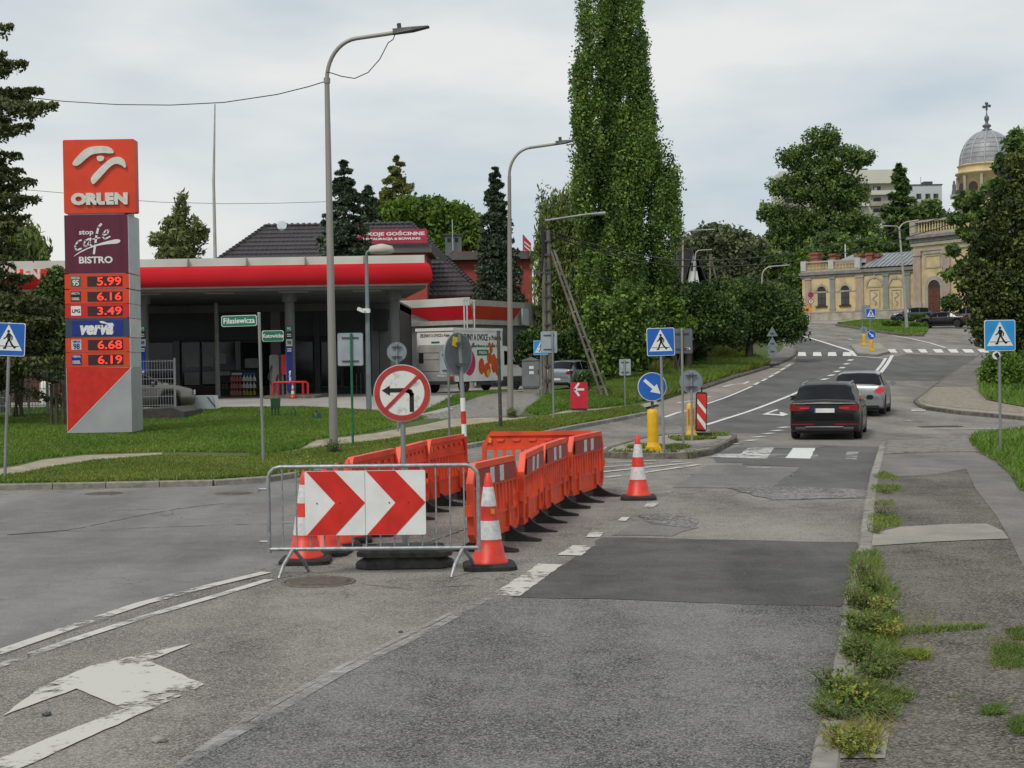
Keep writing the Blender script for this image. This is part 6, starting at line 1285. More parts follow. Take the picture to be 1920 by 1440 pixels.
# ---- delivery truck
dT = 76; c0_ = onG(853, 74.2, .1); T = thing('delivery_truck', 'white and grey delivery truck with vegetable pictures parked by the wash bay', 'truck', (c0_.x, 74.2, c0_.z), R(-31)); s = F/74.2; zq = lambda py: at(853, py, 74.2).z-c0_.z
BWd, BL = 2.25, 4.6; z0, z1 = zq(716), zq(616)        # local: x right, y forward; the corner seen nearest is (0,0)
TG = mat('truck_rear_grey', (.36,.35,.33), (.30,.29,.27), 2, .5); TW = mat('truck_white_side', (.80,.79,.76), (.70,.69,.66), 1.5, .45)
MB().box((-BWd,0,z0),(0,BL,z1)).build('cargo_box', TW, T); MB().box((-BWd-.01,-.05,z0),(.0,-.001,z0+(z1-z0)*.68)).build('rear_door', TG, T)
for k in (.2,.42,.55): MB().box((-BWd+.03,-.062,z0+(z1-z0)*k),(-.05,-.051,z0+(z1-z0)*k+.02)).build('door_rib', BRACKET, T)
MB().box((-BWd-.03,-.09,z1-.10),(.03,.0,z1+.05)).box((-.0,-.09,z1-.10),(.035,BL,z1+.05)).build('roof_edge', BRACKET if 0 else TW, T)
MB().box((-BWd+.15,-.07,z0+(z1-z0)*.36),(-BWd+.42,-.051,z0+(z1-z0)*.55)).build('dark_vent', BLACK, T); text_fit('MUJO', WHITE, T, -.72, z0+.28, .55, .14, -.07, bold=.03)
MB().box((-BWd+.05,-.035,z0+(z1-z0)*.70),(-.05,-.002,z1-.14)).build('rear_header', TW, T)
text_fit('ZELENINY A OVOCE z Polska', BLACK, T, -BWd/2, z1-.32, 1.8, .16, -.04, bold=.02); MB().box((-1.35,-.04,z1-.72),(-.85,-.036,z1-.62)).build('green_strip', GREENS, T); MB().box((-1.9,-.04,z1-.95),(-.2,-.036,z1-.85)).build('red_strip', RED2, T)
# side faces +x : text turned to face +x
def side(o, y, z, x=.006): o.rotation_euler = (R(90), 0, R(90)); o.location = (x, y, z); return o
def side_text(st, m, y0, y1, z, h, bold=.02):
    o = text_fit(st, m, T, 0, 0, y1-y0, h, 0, bold=bold, name='lettering'); ox = o.location.x; oz = o.location.z; o.rotation_euler = (R(90), 0, R(90)); o.location = (.008, (y0+y1)/2+ox, z+oz); return o
side_text('ZELENINY A OVOCE', BLACK, .35, 3.15, z1-.42, .34, .015); side_text('z Polska', BLACK, 3.25, 4.45, z1-.44, .24, .02); side_text('distribuce po celé ČR', GREENS, 1.6, 4.4, z1-.85, .24, .03)
MS = Matrix.Rotation(R(90), 4, 'Z')
def sd(name, poly, m, o=0.004): return MB().prism(poly, -o-.004, -.001, MS @ Matrix.Translation((0,0,0))).build(name, m, T)
ell = lambda cy, cz, ry, rz_, n=20: [(cy+ry*math.cos(2*math.pi*k/n), cz+rz_*math.sin(2*math.pi*k/n)) for k in range(n)]
gp_ = mat('picture_green', (.02,.22,.08)); pk = mat('picture_onion_pink', (.55,.04,.16), (.4,.02,.10), 3, .5, stretch=(1,1,.3)); pk2 = mat('picture_onion_pale', (.65,.45,.5), (.5,.12,.2), 4, .5); orr = mat('picture_pepper_orange', (.70,.12,.02), (.5,.06,.01), 6, .5); yel = mat('picture_yellow', (.7,.45,.03), None, 5)
sd('green_box', [(2.1,z1-1.35),(3.2,z1-1.35),(3.2,z1-1.05),(2.1,z1-1.05)], gp_); side_text('FRESH', WHITE, 2.3, 3.0, z1-1.2, .14).location.x = .012
sd('onion_picture', ell(1.35,z0+.95,.58,.66), pk, .003); sd('onion_stalk', [(1.25,z0+1.5),(1.45,z0+1.5),(1.9,z0+1.9),(1.75,z0+1.98)], pk); sd('onion_half', ell(.45,z0+.75,.42,.5), pk2, .006); sd('onion_core', ell(.45,z0+.72,.2,.3), pk, .009)
for cy, cz, ry, rz_ in ((2.5,.75,.28,.42),(3.05,.55,.32,.38),(3.7,.9,.26,.5),(4.05,.7,.24,.46),(3.3,1.15,.25,.3),(3.45,1.6,.16,.2),(3.3,1.85,.12,.14),(3.6,1.85,.1,.12)): sd('pepper_picture', ell(cy,z0+cz,ry,rz_), orr, .003+.001*cy)
sd('pepper_picture', ell(3.15,z0+.4,.15,.2), yel, .011)
# chassis, cab, wheels
MB().box((-BWd+.2,.1,.55),(-.25,BL+1.2,.80)).build('chassis', BLACK, T); MB().box((-BWd+.0,-.1,.42),(-.0,.05,.60)).build('bumper', BRACKET, T); MB().box((-.32,-.12,.66),(-.04,-.05,.84)).build('tail_light', RED2, T); MB().box((-BWd+.04,-.12,.66),(-BWd+.32,-.05,.84)).build('tail_light', RED2, T)
MB().box((-.55,.35,.45),(-.05,.38,.8)).box((-.1,2.2,.35),(-.04,3.5,.75)).build('side_guard', BRACKET, T)
Mx = Matrix.Rotation(R(90), 4, 'Z')
cab = [(BL+.05,.45),(BL+2.15,.45),(BL+2.25,.8),(BL+2.15,1.15),(BL+1.65,1.35),(BL+.85,2.25),(BL+.55,2.35),(BL+.05,2.35)]
MB().prism(cab, .12, BWd-.12, Mx).build('cab', CWHITE, T); 
MB().prism([(BL+.35,1.35),(BL+1.5,1.38),(BL+.95,2.02),(BL+.35,2.1)], .105, .121, Mx).build('side_window', glassmat('car_glass', ()), T)
MB().prism([(BL+.05,.45),(BL+2.18,.45),(BL+2.24,.75),(BL+.05,.75)], .10, .119, Mx).build('lower_trim', BRACKET, T)
MB().box((-.05,BL+1.35,1.35),(.15,BL+1.5,1.75), ch=.03).build('mirror', BLACK, T)
for y in (1.15, BL+1.55):
    for x in (-.22, -BWd+.22): M_ = Matrix.Translation((x,y,.38)) @ Matrix.Rotation(R(90), 4, 'Y'); MB().lathe([(.22,-.11),(.36,-.12),(.38,-.07),(.38,.07),(.36,.12),(.22,.11)], 26, M_).build('tyre', RUBBER, T); MB().lathe([(.23,.05),(.22,.09),(.12,.04),(.1,.1),(.05,.11)], 18, M_).build('rim', SILV, T)
# ------------------------------------------------------------------ lamps
def lamp(label, base, top_px, head_px, col=POLE, r0=.11, d=None, rise=None, nm='street_lamp', headl=None, wire=False, curve=True, off=.1, joint=None, grp=None):
    p = onG(base[0], d, off) if d else G(*base, off); T = thing(nm, label, 'street lamp', p, 0, grp); d = p.y
    def lo_(px, py): v = at(px, py, d)-p; return Vector((v.x, 0, v.z))
    k = lo_(*top_px); h = lo_(*head_px); w = h.x-k.x; sg = 1 if w > 0 else -1
    zj = k.z; pts = [(k.x*.0,0,-.2), (k.x*.5,0,zj*.5), (k.x,0,zj)]
    MB().tube(pts, [r0, r0*.8, r0*.55], 12).build('pole', col, T)
    Hc = h.z - k.z; n = 10; arc = [Vector((k.x,0,zj-.05))]
    rad = min(abs(w)*.5, Hc*.98)
    for i in range(n+1):
        a = R(90)*.93*i/n; arc.append(Vector((k.x+sg*rad*(1-math.cos(a)), 0, zj + (Hc*.9)*math.sin(a))))
    arc.append(h)
    MB().tube(arc, r0*.45, 8).build('arm', col, T)
    if headl:
        L_ = headl; dr = Vector((sg, 0, .12)).normalized(); Mh = Matrix.Translation(h) @ Matrix.Rotation(-sg*R(7), 4, 'Y')
        MB().add([(0,-.1,-.03),(sg*L_*.55,-.15,-.02),(sg*L_,-.12,.02),(sg*L_,.12,.02),(sg*L_*.55,.15,-.02),(0,.1,-.03),(0,-.07,.09),(sg*L_*.5,-.10,.07),(sg*L_*.97,-.07,.05),(sg*L_*.97,.07,.05),(sg*L_*.5,.10,.07),(0,.07,.09)], [(0,1,2,3,4,5),(11,10,9,8,7,6)]+[(i,(i+1)%6,(i+1)%6+6,i+6) for i in range(6)], M=Mh).build('lamp_head', BRACKET, T)
        MB().tube([Mh @ Vector((sg*.16,0,.06)), Mh @ Vector((sg*.16,0,.20))], .05, 8).build('sensor', BRACKET, T)
    return T, p
LAMPM = mat('warm_grey_lamp_pole', (.30,.285,.26), (.235,.225,.205), 3, .45, .35, stretch=(1,1,.1))
T1, P1 = lamp('tall street lamp nearest the camera with a loose cable under its arm', (626, 850), (613, 150), (737, 62), LAMPM, .105, headl=.85)
lz = lambda px, py: at(px, py, P1.y)-P1
MB().tube([lz(613,136)-Vector((0,.05,0)), lz(622,137), lz(640,143), lz(665,147), lz(690,136), lz(712,111), lz(728,80), lz(737,74), lz(740,66)], .012, 6).build('loose_cable', BRACKET, T1)
MB().tube([lz(613,152)+Vector((0,0,-.05)), lz(613,146)], .075, 12).build('collar', LAMPM, T1)
T2, P2 = lamp('tall street lamp by the driveway in front of the truck', (957, 782), (955, 330), (1042, 270), LAMPM, .10, headl=.62)
T3, P3 = lamp('short grey lamp post with a camera at the fuel station forecourt', (692, 770), (687, 478), (704, 469), mat('blue_grey_pole', (.22,.26,.28), (.17,.2,.22), 3, .5, .3), .10, nm='forecourt_lamp'); T3['category'] = 'lamp post'
l3 = lambda px, py: at(px, py, P3.y)-P3
MB().lathe([(.03,-.17),(.28,-.14),(.36,-.06),(.30,.12),(.05,.2)], 18, Matrix.Translation(l3(715,468)) @ Matrix.Scale(1.3,4,(1,0,0))).build('lamp_head', mat('cream_lamp_head', (.5,.48,.42)), T3)
t = thing('security_camera', 'small white security camera on the short lamp post', 'camera', P3+l3(688,584)); MB().box((-.12,-.25,-.06),(.12,.05,.10), ch=.03).build('mount', WHITE, t); MB().box((-.32,-.30,-.1),(-.05,-.12,.03), Matrix.Rotation(R(25),4,'Y'), ch=.03).build('camera_body', WHITE, t)
# double lamp by the church
pd = onG(1702, 134.5, .14); T = thing('street_lamp', 'double-armed pale street lamp leaning left on the church grass', 'street lamp', pd); ld = lambda px, py: at(px, py, 134.5)-pd; k = ld(1686,428)
PM = mat('pale_lamp_pole', (.40,.39,.36), None, 3, .5, .3); MB().tube([(0,0,-.2), ld(1694,520), k], [.16,.11,.08], 8).build('pole', PM, T)
MB().tube([k, ld(1681,424), ld(1670,424), ld(1655,424)], [.07,.06,.06,.09], 6).build('arm', PM, T); MB().tube([k, ld(1692,420), ld(1700,416), ld(1722,413)], [.07,.06,.06,.09], 6).build('arm', PM, T)
for lab, base, tp, hd, d in (('far lamp post with long arm beyond the poplar, left of two', (1279, 600), (1281, 448), (1340, 430), 150), ('far lamp post low beside the gabled house with short arm', (1303, 600), (1304, 478), (1335, 468), 170), ('curved far lamp rising behind the round trees', (1428, 600), (1429, 518), (1480, 497), 140)):
    T, _ = lamp(lab, base, tp, hd, PM, .13, d=d); 
# ------------------------------------------------------------------ utility poles and wires
CONP = mat('weathered_concrete_pole', (.17,.155,.125), (.10,.09,.075), 3, .9, bump=.3, bsc=20, stretch=(1,1,.4))
pu = onG(1026, 62, .1); T = thing('utility_pole', 'braced twin concrete utility pole with a long lamp arm by the driveway', 'utility pole', pu); lu = lambda px, py, dy=0: at(px, py, 62+dy)-pu
for x0, x1 in ((1022,1020),(1033,1028)):
    a, b = lu(x0,760), lu(x1,432); MB().tube([a, b], [.12,.09], 6).build('leg', CONP, T)
for y in range(452, 745, 26): a, b = lu(1021,y), lu(1032,y); MB().box((a.x,-.14,a.z-.04),(b.x,.10,a.z+.04)).build('tie', BRACKET, T)
a, b = lu(1137,752,-2), lu(1036,470); m = MB(); dv = (b-a); n_ = dv.cross(Vector((0,1,0))).normalized()*.11
MB().tube([a-n_, b-n_*.6], .055, 6).build('brace', CONP, T); MB().tube([a+n_, b+n_*.6], .055, 6).build('brace', CONP, T)
for k in range(1, 12): c = a.lerp(b, k/12); MB().tube([c-n_*(1-.5*k/12), c+n_*(1-.5*k/12)], .05, 5).build('brace_rung', CONP, T)
MB().tube([lu(1022,414), lu(1100,402), lu(1135,400)], [.06,.05,.10], 6).build('lamp_arm', POLE, T)
m = MB(); m.tube([lu(1018,425), lu(1021,470), lu(1016,520)], [.10,.12,.05], 7).build('cable_bundle', BLACK, T); MB().box((lu(1000,514).x,-.1,lu(1000,514).z),(lu(1034,510).x,.0,lu(1000,510).z)).build('crossbar', BRACKET, T)
def wire(label, pts, r=.02):
    P = [at(*p) for p in pts]; m = MB(); q = []
    for i in range(len(P)-1):
        for k in range(6): q.append(P[i].lerp(P[i+1], k/6))
    q.append(P[-1]); o = m.tube(P if len(P) > 4 else q, r, 4).build('overhead_wire', BLACK); tag(o, label, 'wire')
wire('thin wire from the left spruce to the nearest tall lamp', [(-60,172,52),(40,181,50),(120,190,48),(220,196,46),(320,197,43),(420,192,41),(520,177,38.5),(580,162,37),(612,152,36)], .013)
wire('faint thin wire passing behind the pylon towards the dark spruce', [(40,355,75),(120,362,76),(200,372,77),(300,379,78),(420,382,80),(520,381,82),(620,378,84)], .012)
wire('upper black overhead wire crossing in front of the church', [(1024,430,62),(1090,452,64),(1170,474,68),(1260,487,74),(1340,488,80),(1430,482,86),(1540,466,92),(1660,440,98),(1760,410,104),(1850,380,110),(1960,338,116)], .03)
wire('lower black overhead wire crossing in front of the church', [(1024,436,62),(1090,462,64),(1170,484,68),(1260,499,74),(1350,500,80),(1430,496,86),(1540,484,92),(1660,456,98),(1760,428,104),(1850,398,110),(1960,360,116)], .03)
wire('sagging black wire from the utility pole into the poplar', [(1026,468,62),(1060,496,63),(1100,514,65),(1150,530,67),(1200,540,70)], .02)
for px, d, lab in ((1273, 150, 'dark far utility pole just right of the poplar'),): 
    p = onG(px, d); T = thing('utility_pole', lab, 'utility pole', p); MB().tube([(0,0,0),(0,0,at(px,450,d).z-p.z)], [.2,.13], 6).build('pole', CONP, T); MB().box((-.8,-.1,at(px,458,d).z-p.z),(.8,.1,at(px,456,d).z-p.z)).build('crossarm', BRACKET, T)
p = onG(1335, 160); T = thing('utility_pole', 'far forked utility pole in front of the pale willows', 'utility pole', p); zt = at(1335,478,160).z-p.z; MB().tube([(-.1,0,0),(0,0,zt)], .12, 6).build('pole', CONP, T); MB().tube([(1.6,0,0),(.05,0,zt)], .12, 6).build('brace', CONP, T)
# ------------------------------------------------------------------ fences, cabinets, bins
def mesh_fence(label, px0, px1, d0, d1, y_top, y_bot, npan, name='mesh_fence', posts=True):
    A, B = onG(px0, d0, .1), onG(px1, d1, .1); T = thing(name, label, 'fence', A, math.atan2(B.y-A.y, B.x-A.x)); L_ = (B-A).xy.length; h = at(px0, y_top, d0).z-A.z; n = npan
    for i in range(n+1): MB().box((L_*i/n-.03,-.03,-.1),(L_*i/n+.03,.03,h+.05)).build('post', STEEL, T)
    for i in range(n):
        x0, x1 = L_*i/n+.04, L_*(i+1)/n-.04; m = MB(); k = int((x1-x0)/.09)
        for j in range(k+1): x = x0+(x1-x0)*j/k; m.box((x-.006,-.006,.05),(x+.006,.006,h))
        for z in np.linspace(.1, h-.05, 7): m.box((x0,-.012,z-.012),(x1,-.006,z+.012))
        o = m.build('mesh_panel', STEEL, T)
    return T
mesh_fence('grey mesh fence behind the lawn left of the pylon', -160, 124, 52, 52, 684, 765, 8)
mesh_fence('grey mesh fence panel right of the pylon in front of the parked car', 252, 328, 50.5, 50.5, 675, 765, 1)
TERR = mat('dark_stone_edging', (.07,.068,.065), (.045,.043,.04), 4, .9)
p = onG(300, 49, .1); T = thing('stone_edging', 'dark low stone ramp wall at the foot of the fence', 'low wall', p); Fz = Fac((at(262,770,49).x,49),(at(345,770,49).x,49),p.z)
MB().prism([(Fz.U(262,780)[0],-.1),(Fz.U(345,780)[0],-.1),(Fz.U(345,772)[0],Fz.U(345,772)[1]),(Fz.U(322,764)[0],Fz.U(322,764)[1]),(Fz.U(300,766)[0],Fz.U(300,766)[1]),(Fz.U(262,767)[0],Fz.U(262,767)[1])], 0, 3, Matrix.Translation((Fz.A.x-p.x,0,0))).build('wall', TERR, T)
p = G(382, 770, .1); T = thing('vent_box', 'pale grey slanted metal box standing on the lawn edge', 'box', p); s = F/p.y; w = 23/s; h = 28/s; MB().prism([(-w,-.1),(w,-.1),(w*.78,h),(-w,h)], -.0, .8).build('body', PALE, T); MB().add([(w*.80,0,h*.98),(w*1.05,0,-.1),(w*1.05,.8,-.1),(w*.80,.8,h*.98)], [(0,1,2,3)]).build('side_plate', WHITE, T); MB().stroke([(w*.35,h*.9),(w*.95,h*.25)], .04, -.02, -.002).build('strap', BRACKET, T)
p = G(20, 766, .1); T = thing('waste_container', 'grey metal container behind the fence at the left edge', 'container', (p.x, 54, hgt(p.x,54)+.1)); MB().box((-.6,0,0),(.5,.9,.72), ch=.03).box((-.63,-.03,.72),(.53,.93,.77)).build('body', mat('zinc_grey', (.16,.165,.16), (.11,.115,.11), 3, .7), T)
p = onG(75, 63, .1); T = thing('brick_pallet', 'reddish brown stack seen through the fence left of the pylon', 'stack', p); 
for k in range(5): MB().box((-1.6,0,.05+.2*k),(2.2,1,.23+.2*k)).build('layer', mat('brown_timber', (.12,.05,.04), (.08,.035,.03), 5, .8), T)
p = onG(86, 57, .1); T = thing('white_barrel', 'small white rounded object behind the fence near the pylon', 'object', p); MB().lathe([(.2,0),(.24,.2),(.22,.95),(.1,1.05)], 14).build('body', WHITE, T)
# cabinet
p = onG(996, 65, .1); T = thing('utility_cabinet', 'tall grey electrical cabinet with pitched lid and white labels by the driveway', 'cabinet', p); s = F/65; w = 17/s; h0, h1 = at(996,727,65).z-p.z, at(996,676,65).z-p.z; GC_ = mat('cabinet_grey', (.19,.2,.205), (.15,.16,.165), 2, .6)
MB().box((-w,0,h0),(w,.4,h1)).build('body', GC_, T); MB().prism([(-w-.05,h1),(w+.05,h1),(0,h1+.16)], -.05, .45).build('lid', GC_, T); MB().box((-w*.9,.05,-.1),(w*.9,.35,h0)).build('plinth', CONC, T); MB().box((-w+.03,-.02,h0+.05),(w-.03,-.002,h1-.05)).build('door', GC_, T)
for z in (.55, .74): MB().box((-.08,-.028,h0+(h1-h0)*z-.06),(.12,-.0205,h0+(h1-h0)*z+.07)).build('label', WHITE, T)
MB().tube([(w-.08,-.03,h0+.6),(w-.08,-.03,h0+.8)], .015, 6).build('handle', BLACK, T)
GBIN = mat('dark_green_bin', (.01,.07,.025), (.008,.05,.02), 4, .5)
p = G(517, 782, .1); T = thing('litter_bin', 'small dark green litter bin on legs in the lawn', 'litter bin', p); s = F/p.y; w = 8.5/s; h = 35/s; MB().prism([(-w*.85,h*.48),(w*.85,h*.48),(w,h),(-w,h)], -.14, .14).build('bucket', GBIN, T)
for x in (-w*.7, 0, w*.7): MB().box((x-.025,-.1,-.05),(x+.025,-.05,h*.5)).build('leg', GBIN, T)
for px, py, lab in ((551, 782, 'small dark green stub in the lawn right of the litter bin'), (594, 787, 'bigger dark green stub in the lawn near the tall lamp')): p = G(px, py, .1); T = thing('lawn_marker', lab, 'marker', p); MB().lathe([(.07 if px < 560 else .12,-.05),(.08 if px < 560 else .15,.22),(.03,.25)], 10).build('cap', GBIN, T); MB().lathe([(.03,.25),(.03,.29)], 6).build('knob', BLACK, T)
STK = mat('brown_stake_wood', (.11,.085,.055), (.06,.045,.03), 8, .9)
for px, lab in ((97, 'brown wooden tree stake left of the pylon, leftmost of three'), (107, 'brown wooden tree stake left of the pylon, middle of three'), (119, 'brown wooden tree stake left of the pylon, nearest to it')):
    p = G(px, 799, .1); T = thing('tree_stake', lab, 'stake', p, 0, 'stakes of the young tree by the pylon'); s = F/p.y; MB().tube([(0,0,-.2),(random.uniform(-.04,.04),0,80/s)], .05, 7).build('shaft', STK, T); MB().tube([(-.06,0,78/s),(.06,0,78/s)], .025, 5).build('tie', STK, T)
p = onG(1505, 168, .1); T = thing('picket_fence', 'short grey picket fence at the left corner of the church wing', 'fence', onG(1490, 170, .1))
for k in range(12): MB().box((k*.14-.8,-.02,0),(k*.14-.69,.02,1.25)).build('picket', SIGNBACK, T)
MB().box((-.85,.021,.9),(.95,.05,1.0)).build('rail', SIGNBACK, T)
# ------------------------------------------------------------------ trees
LM_POP = leafmat('poplar_leaves', (0.052,0.098,0.024), (0.117,0.203,0.044), (0.260,0.393,0.071))
LM_DARK = leafmat('dark_leaves', (0.026,0.057,0.018), (0.065,0.110,0.029), (0.124,0.202,0.043), .2)
LM_WIL = leafmat('willow_leaves', (0.085,0.128,0.036), (0.161,0.220,0.060), (0.286,0.355,0.105), .3)
LM_SPR = leafmat('spruce_needles', (0.018,0.032,0.020), (0.040,0.065,0.037), (0.083,0.113,0.060), .08)
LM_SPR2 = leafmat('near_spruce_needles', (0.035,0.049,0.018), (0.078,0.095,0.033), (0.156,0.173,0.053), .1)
LM_BRI = leafmat('bright_leaves', (0.059,0.119,0.018), (0.119,0.209,0.029), (0.218,0.343,0.046), .35)
LM_MID = leafmat('mid_leaves', (0.055,0.097,0.031), (0.111,0.185,0.048), (0.209,0.305,0.067), .25)
LM_HAZE = leafmat('haze_paled_leaves', (0.092,0.117,0.066), (0.154,0.184,0.096), (0.246,0.273,0.138), .3)  # willow-like light green, with distance haze put into the leaf colour
LM_LARCH = leafmat('larch_needles', (0.076,0.101,0.030), (0.144,0.168,0.048), (0.228,0.253,0.074), .2)
LM_BIR = leafmat('sparse_birch_leaves', (0.095,0.127,0.044), (0.172,0.202,0.074), (0.266,0.304,0.112), .3)
LM_YEW = leafmat('yew_leaves', (.014,.026,.007), (.05,.075,.018), (.15,.19,.035), .2)
LM_WEED = leafmat('weed_leaves', (0.065,0.113,0.026), (0.137,0.211,0.043), (0.403,0.389,0.071), .3)
LM_GRASS = leafmat('grass_blades', (0.072,0.137,0.018), (0.130,0.234,0.029), (0.247,0.351,0.058), .3)
LM_DRY = leafmat('dry_grass_blades', (0.140,0.161,0.032), (0.253,0.235,0.060), (0.449,0.360,0.131), .3)
def gb(px, d): g_ = onG(px, d, .0); return (g_.x, d, g_.z)
B = pblob
# tall lombardy poplar, drawn from many upright plumes
d = 84; pl = []
def plume(px, y0, y1, rx, dd=0): 
    n_ = max(1, int((y1-y0)/70))
    for k in range(n_):
        u_ = (k+.5)/n_; taper_ = 1-.55*(1-u_)**2; pl.append(B(px, y0+(y1-y0)*u_, d+dd, rx*taper_, (y1-y0)/n_*.72, rx*taper_/33*.9))
for a in ((1140,-75,140,42),(1108,18,300,40),(1165,-30,330,52),(1195,60,330,34),(1090,110,420,28),(1130,150,520,55),(1180,250,560,60),(1215,195,420,45),(1245,290,560,36),(1262,330,430,22),(1105,330,560,38),(1150,420,640,60),(1215,430,640,52),(1240,500,620,36),(1122,500,640,30),(1165,560,700,45),(1150,60,420,30),(1180,300,560,34),(1142,-40,200,34),(1150,100,360,46),(1158,200,480,56),(1170,330,600,62),(1185,250,520,40),(1140,-80,60,22)): plume(*a, dd=random.uniform(-1.5,1.5))
YT = [-60,0,100,200,260,300,350,450,550,650]; XLp = [1120,1092,1068,1072,1080,1082,1080,1096,1112,1124]; XRp = [1164,1194,1210,1216,1220,1246,1270,1266,1256,1234]
pl = [(b[0],b[1],b[2],b[3]*.82,b[4]*.82,b[5]*.9) for b in pl]
for _ in range(130):
    y = random.uniform(-50, 640); a, b = np.interp(y, YT, XLp), np.interp(y, YT, XRp); x = a+(b-a)*random.choice([random.uniform(0,1), random.uniform(0,.2), random.uniform(.8,1)])
    pl.append(B(x, y, d+random.uniform(-1.6,1.6), random.uniform(5,13), random.uniform(26,60)))
tree('poplar_tree', 'very tall dark green poplar rising above everything behind the verge', gb(1172, 84), pl, 185000, .11, LM_POP, .34, top=at(1150,120,84).z, clump=.42, plume=2.2, shell=.3, csize=.44, limbs=16, stems=2, per=80)
d = 93; pl = [B(1045,400,d,40,60),B(1075,380,d,35,55),B(1030,470,d,32,90),B(1065,500,d,45,100),B(1105,480,d,40,120),B(1022,560,d,16,60),B(1055,590,d,34,70)]
tree('willow_tree', 'weeping willow with hanging pale green strands left of the tall poplar', gb(1070, 93), pl, 46000, .105, LM_WIL, .4, top=at(1060,380,93).z, weep=3.2, droop=True, aspect=3.2, csize=.45, shell=.5)
# clipped round-headed street trees
d = 92
def round_tree(label, px, py, rx, rz_, d, tb):
    bl = [B(px+dx*rx, py+dy*rz_, d, rx*.42, rz_*.55) for dx, dy in ((-.6,.1),(-.25,-.35),(.2,-.4),(.6,0),(0,.1),(-.3,.4),(.35,.35),(-.75,.3),(.75,.3))]
    return tree('round_headed_tree', label, onG(tb, d, .1), bl, 36000, .13, LM_DARK, .28, top=at(px,py,d).z, csize=.55, shell=.45, limbs=9, group='round headed trees along the left pavement')
round_tree('dark round-headed tree on clear trunk at the left pavement uphill, nearest the bend', 1410, 590, 90, 62, 92, 1405)
round_tree('dark round-headed tree between the poplar and the bend, its neighbour on the left', 1300, 588, 85, 62, 84, 1290)
round_tree('dark round-headed tree farther up the pavement, half hidden behind its neighbours', 1375, 560, 80, 40, 112, 1426)
round_tree('dark round-headed tree at the back of the row next to the fence', 1445, 562, 50, 34, 125, 1436)
# hedge and undergrowth
def bush(name, label, base, blobs, n, size, lm, cat='bush', **k):
    base = Vector(base); t = thing(name, label, cat, base); P, T_ = blob_points(blobs, n, **k); link('foliage', leaf_mesh('foliage', P-np.array(base), size, T_, lm), t)
    m = MB()
    for i in range(5): q_ = Vector(random.choice(blobs)[:3])-base; m.tube([(random.uniform(-.3,.3),0,-.1), q_*.6, q_], [.06,.04,.015], 5)
    m.build('stem', BARK, t); return t
d = 88; bush('hedge', 'tall dark hedge behind the utility pole and parked car', gb(1060, 88), [B(1000+28*i, 660+(i%3)*6, d+random.uniform(-1,1), 34, 48) for i in range(7)], 30000, .17, LM_DARK, 'hedge', csize=.5, shell=.4)
d = 74; bush('shrub', 'tall leafy shrub at the foot of the poplar', gb(1140, 76), [B(1125,600,76,30,50),B(1150,640,76,38,50),B(1200,640,76,40,45),B(1180,580,76,40,50),B(1135,680,76,25,35)], 22000, .15, LM_POP, csize=.45, shell=.4)
bush('shrub', 'light green leafy shoot hanging above the double grey board', gb(1270, 80), [B(1268,590,80,14,30),B(1285,612,80,20,16),B(1250,560,80,12,22)], 5000, .15, LM_BRI, csize=.3, shell=.3)
bush('shrub', 'dark undergrowth between the shrub and round-headed trees', gb(1240, 84), [B(1240,650,84,40,30),B(1290,650,86,40,26),B(1215,680,82,30,22)], 14000, .15, LM_DARK, csize=.45, shell=.4)
# garden trees left of the poplar
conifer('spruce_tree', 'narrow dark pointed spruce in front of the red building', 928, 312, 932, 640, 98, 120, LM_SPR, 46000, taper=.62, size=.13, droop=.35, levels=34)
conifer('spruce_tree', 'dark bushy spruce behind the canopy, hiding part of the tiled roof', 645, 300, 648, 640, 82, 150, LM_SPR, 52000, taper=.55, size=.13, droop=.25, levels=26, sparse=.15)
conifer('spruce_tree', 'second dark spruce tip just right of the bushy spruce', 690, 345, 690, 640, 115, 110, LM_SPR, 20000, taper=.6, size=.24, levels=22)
conifer('larch_tree', 'taller loose olive-green larch behind the tiled roof', 742, 292, 742, 640, 120, 235, LM_LARCH, 42000, taper=.7, size=.22, droop=.1, levels=26, sparse=.1)
d = 118; tree('maple_tree', 'bright green broad tree behind the raspberry sign board', gb(800, 118), [B(730,420,d,42,35),B(775,400,d,45,28),B(820,405,d,42,28),B(860,415,d,34,38),B(885,440,d,22,32),B(700,425,d,22,20),B(840,455,d,50,40)], 26000, .26, LM_BRI, .35, top=at(800,420,118).z, csize=.8, shell=.4)
d = 100; tree('birch_tree', 'sparse spiky young tree showing above the canopy right of the pylon', gb(335, 100), [B(342,378,d,9,20),B(338,405,d,18,22),B(322,425,d,22,22),B(358,425,d,22,24),B(300,450,d,22,18),B(376,440,d,18,24),B(335,455,d,40,26),B(335,475,d,56,24)], 4200, .15, LM_BIR, .08, top=at(342,364,100).z, csize=.4, shell=.15, aspect=2.8, per=18)
d = 110; tree('willow_tree', 'pale green weeping willow top at far left above the canopy', gb(30, 110), [B(10,440,d,45,40),B(50,455,d,42,42),B(20,490,d,50,40)], 14000, .2, LM_WIL, .3, top=at(30,430,110).z, weep=2.5, droop=True, aspect=3.2, csize=.6)
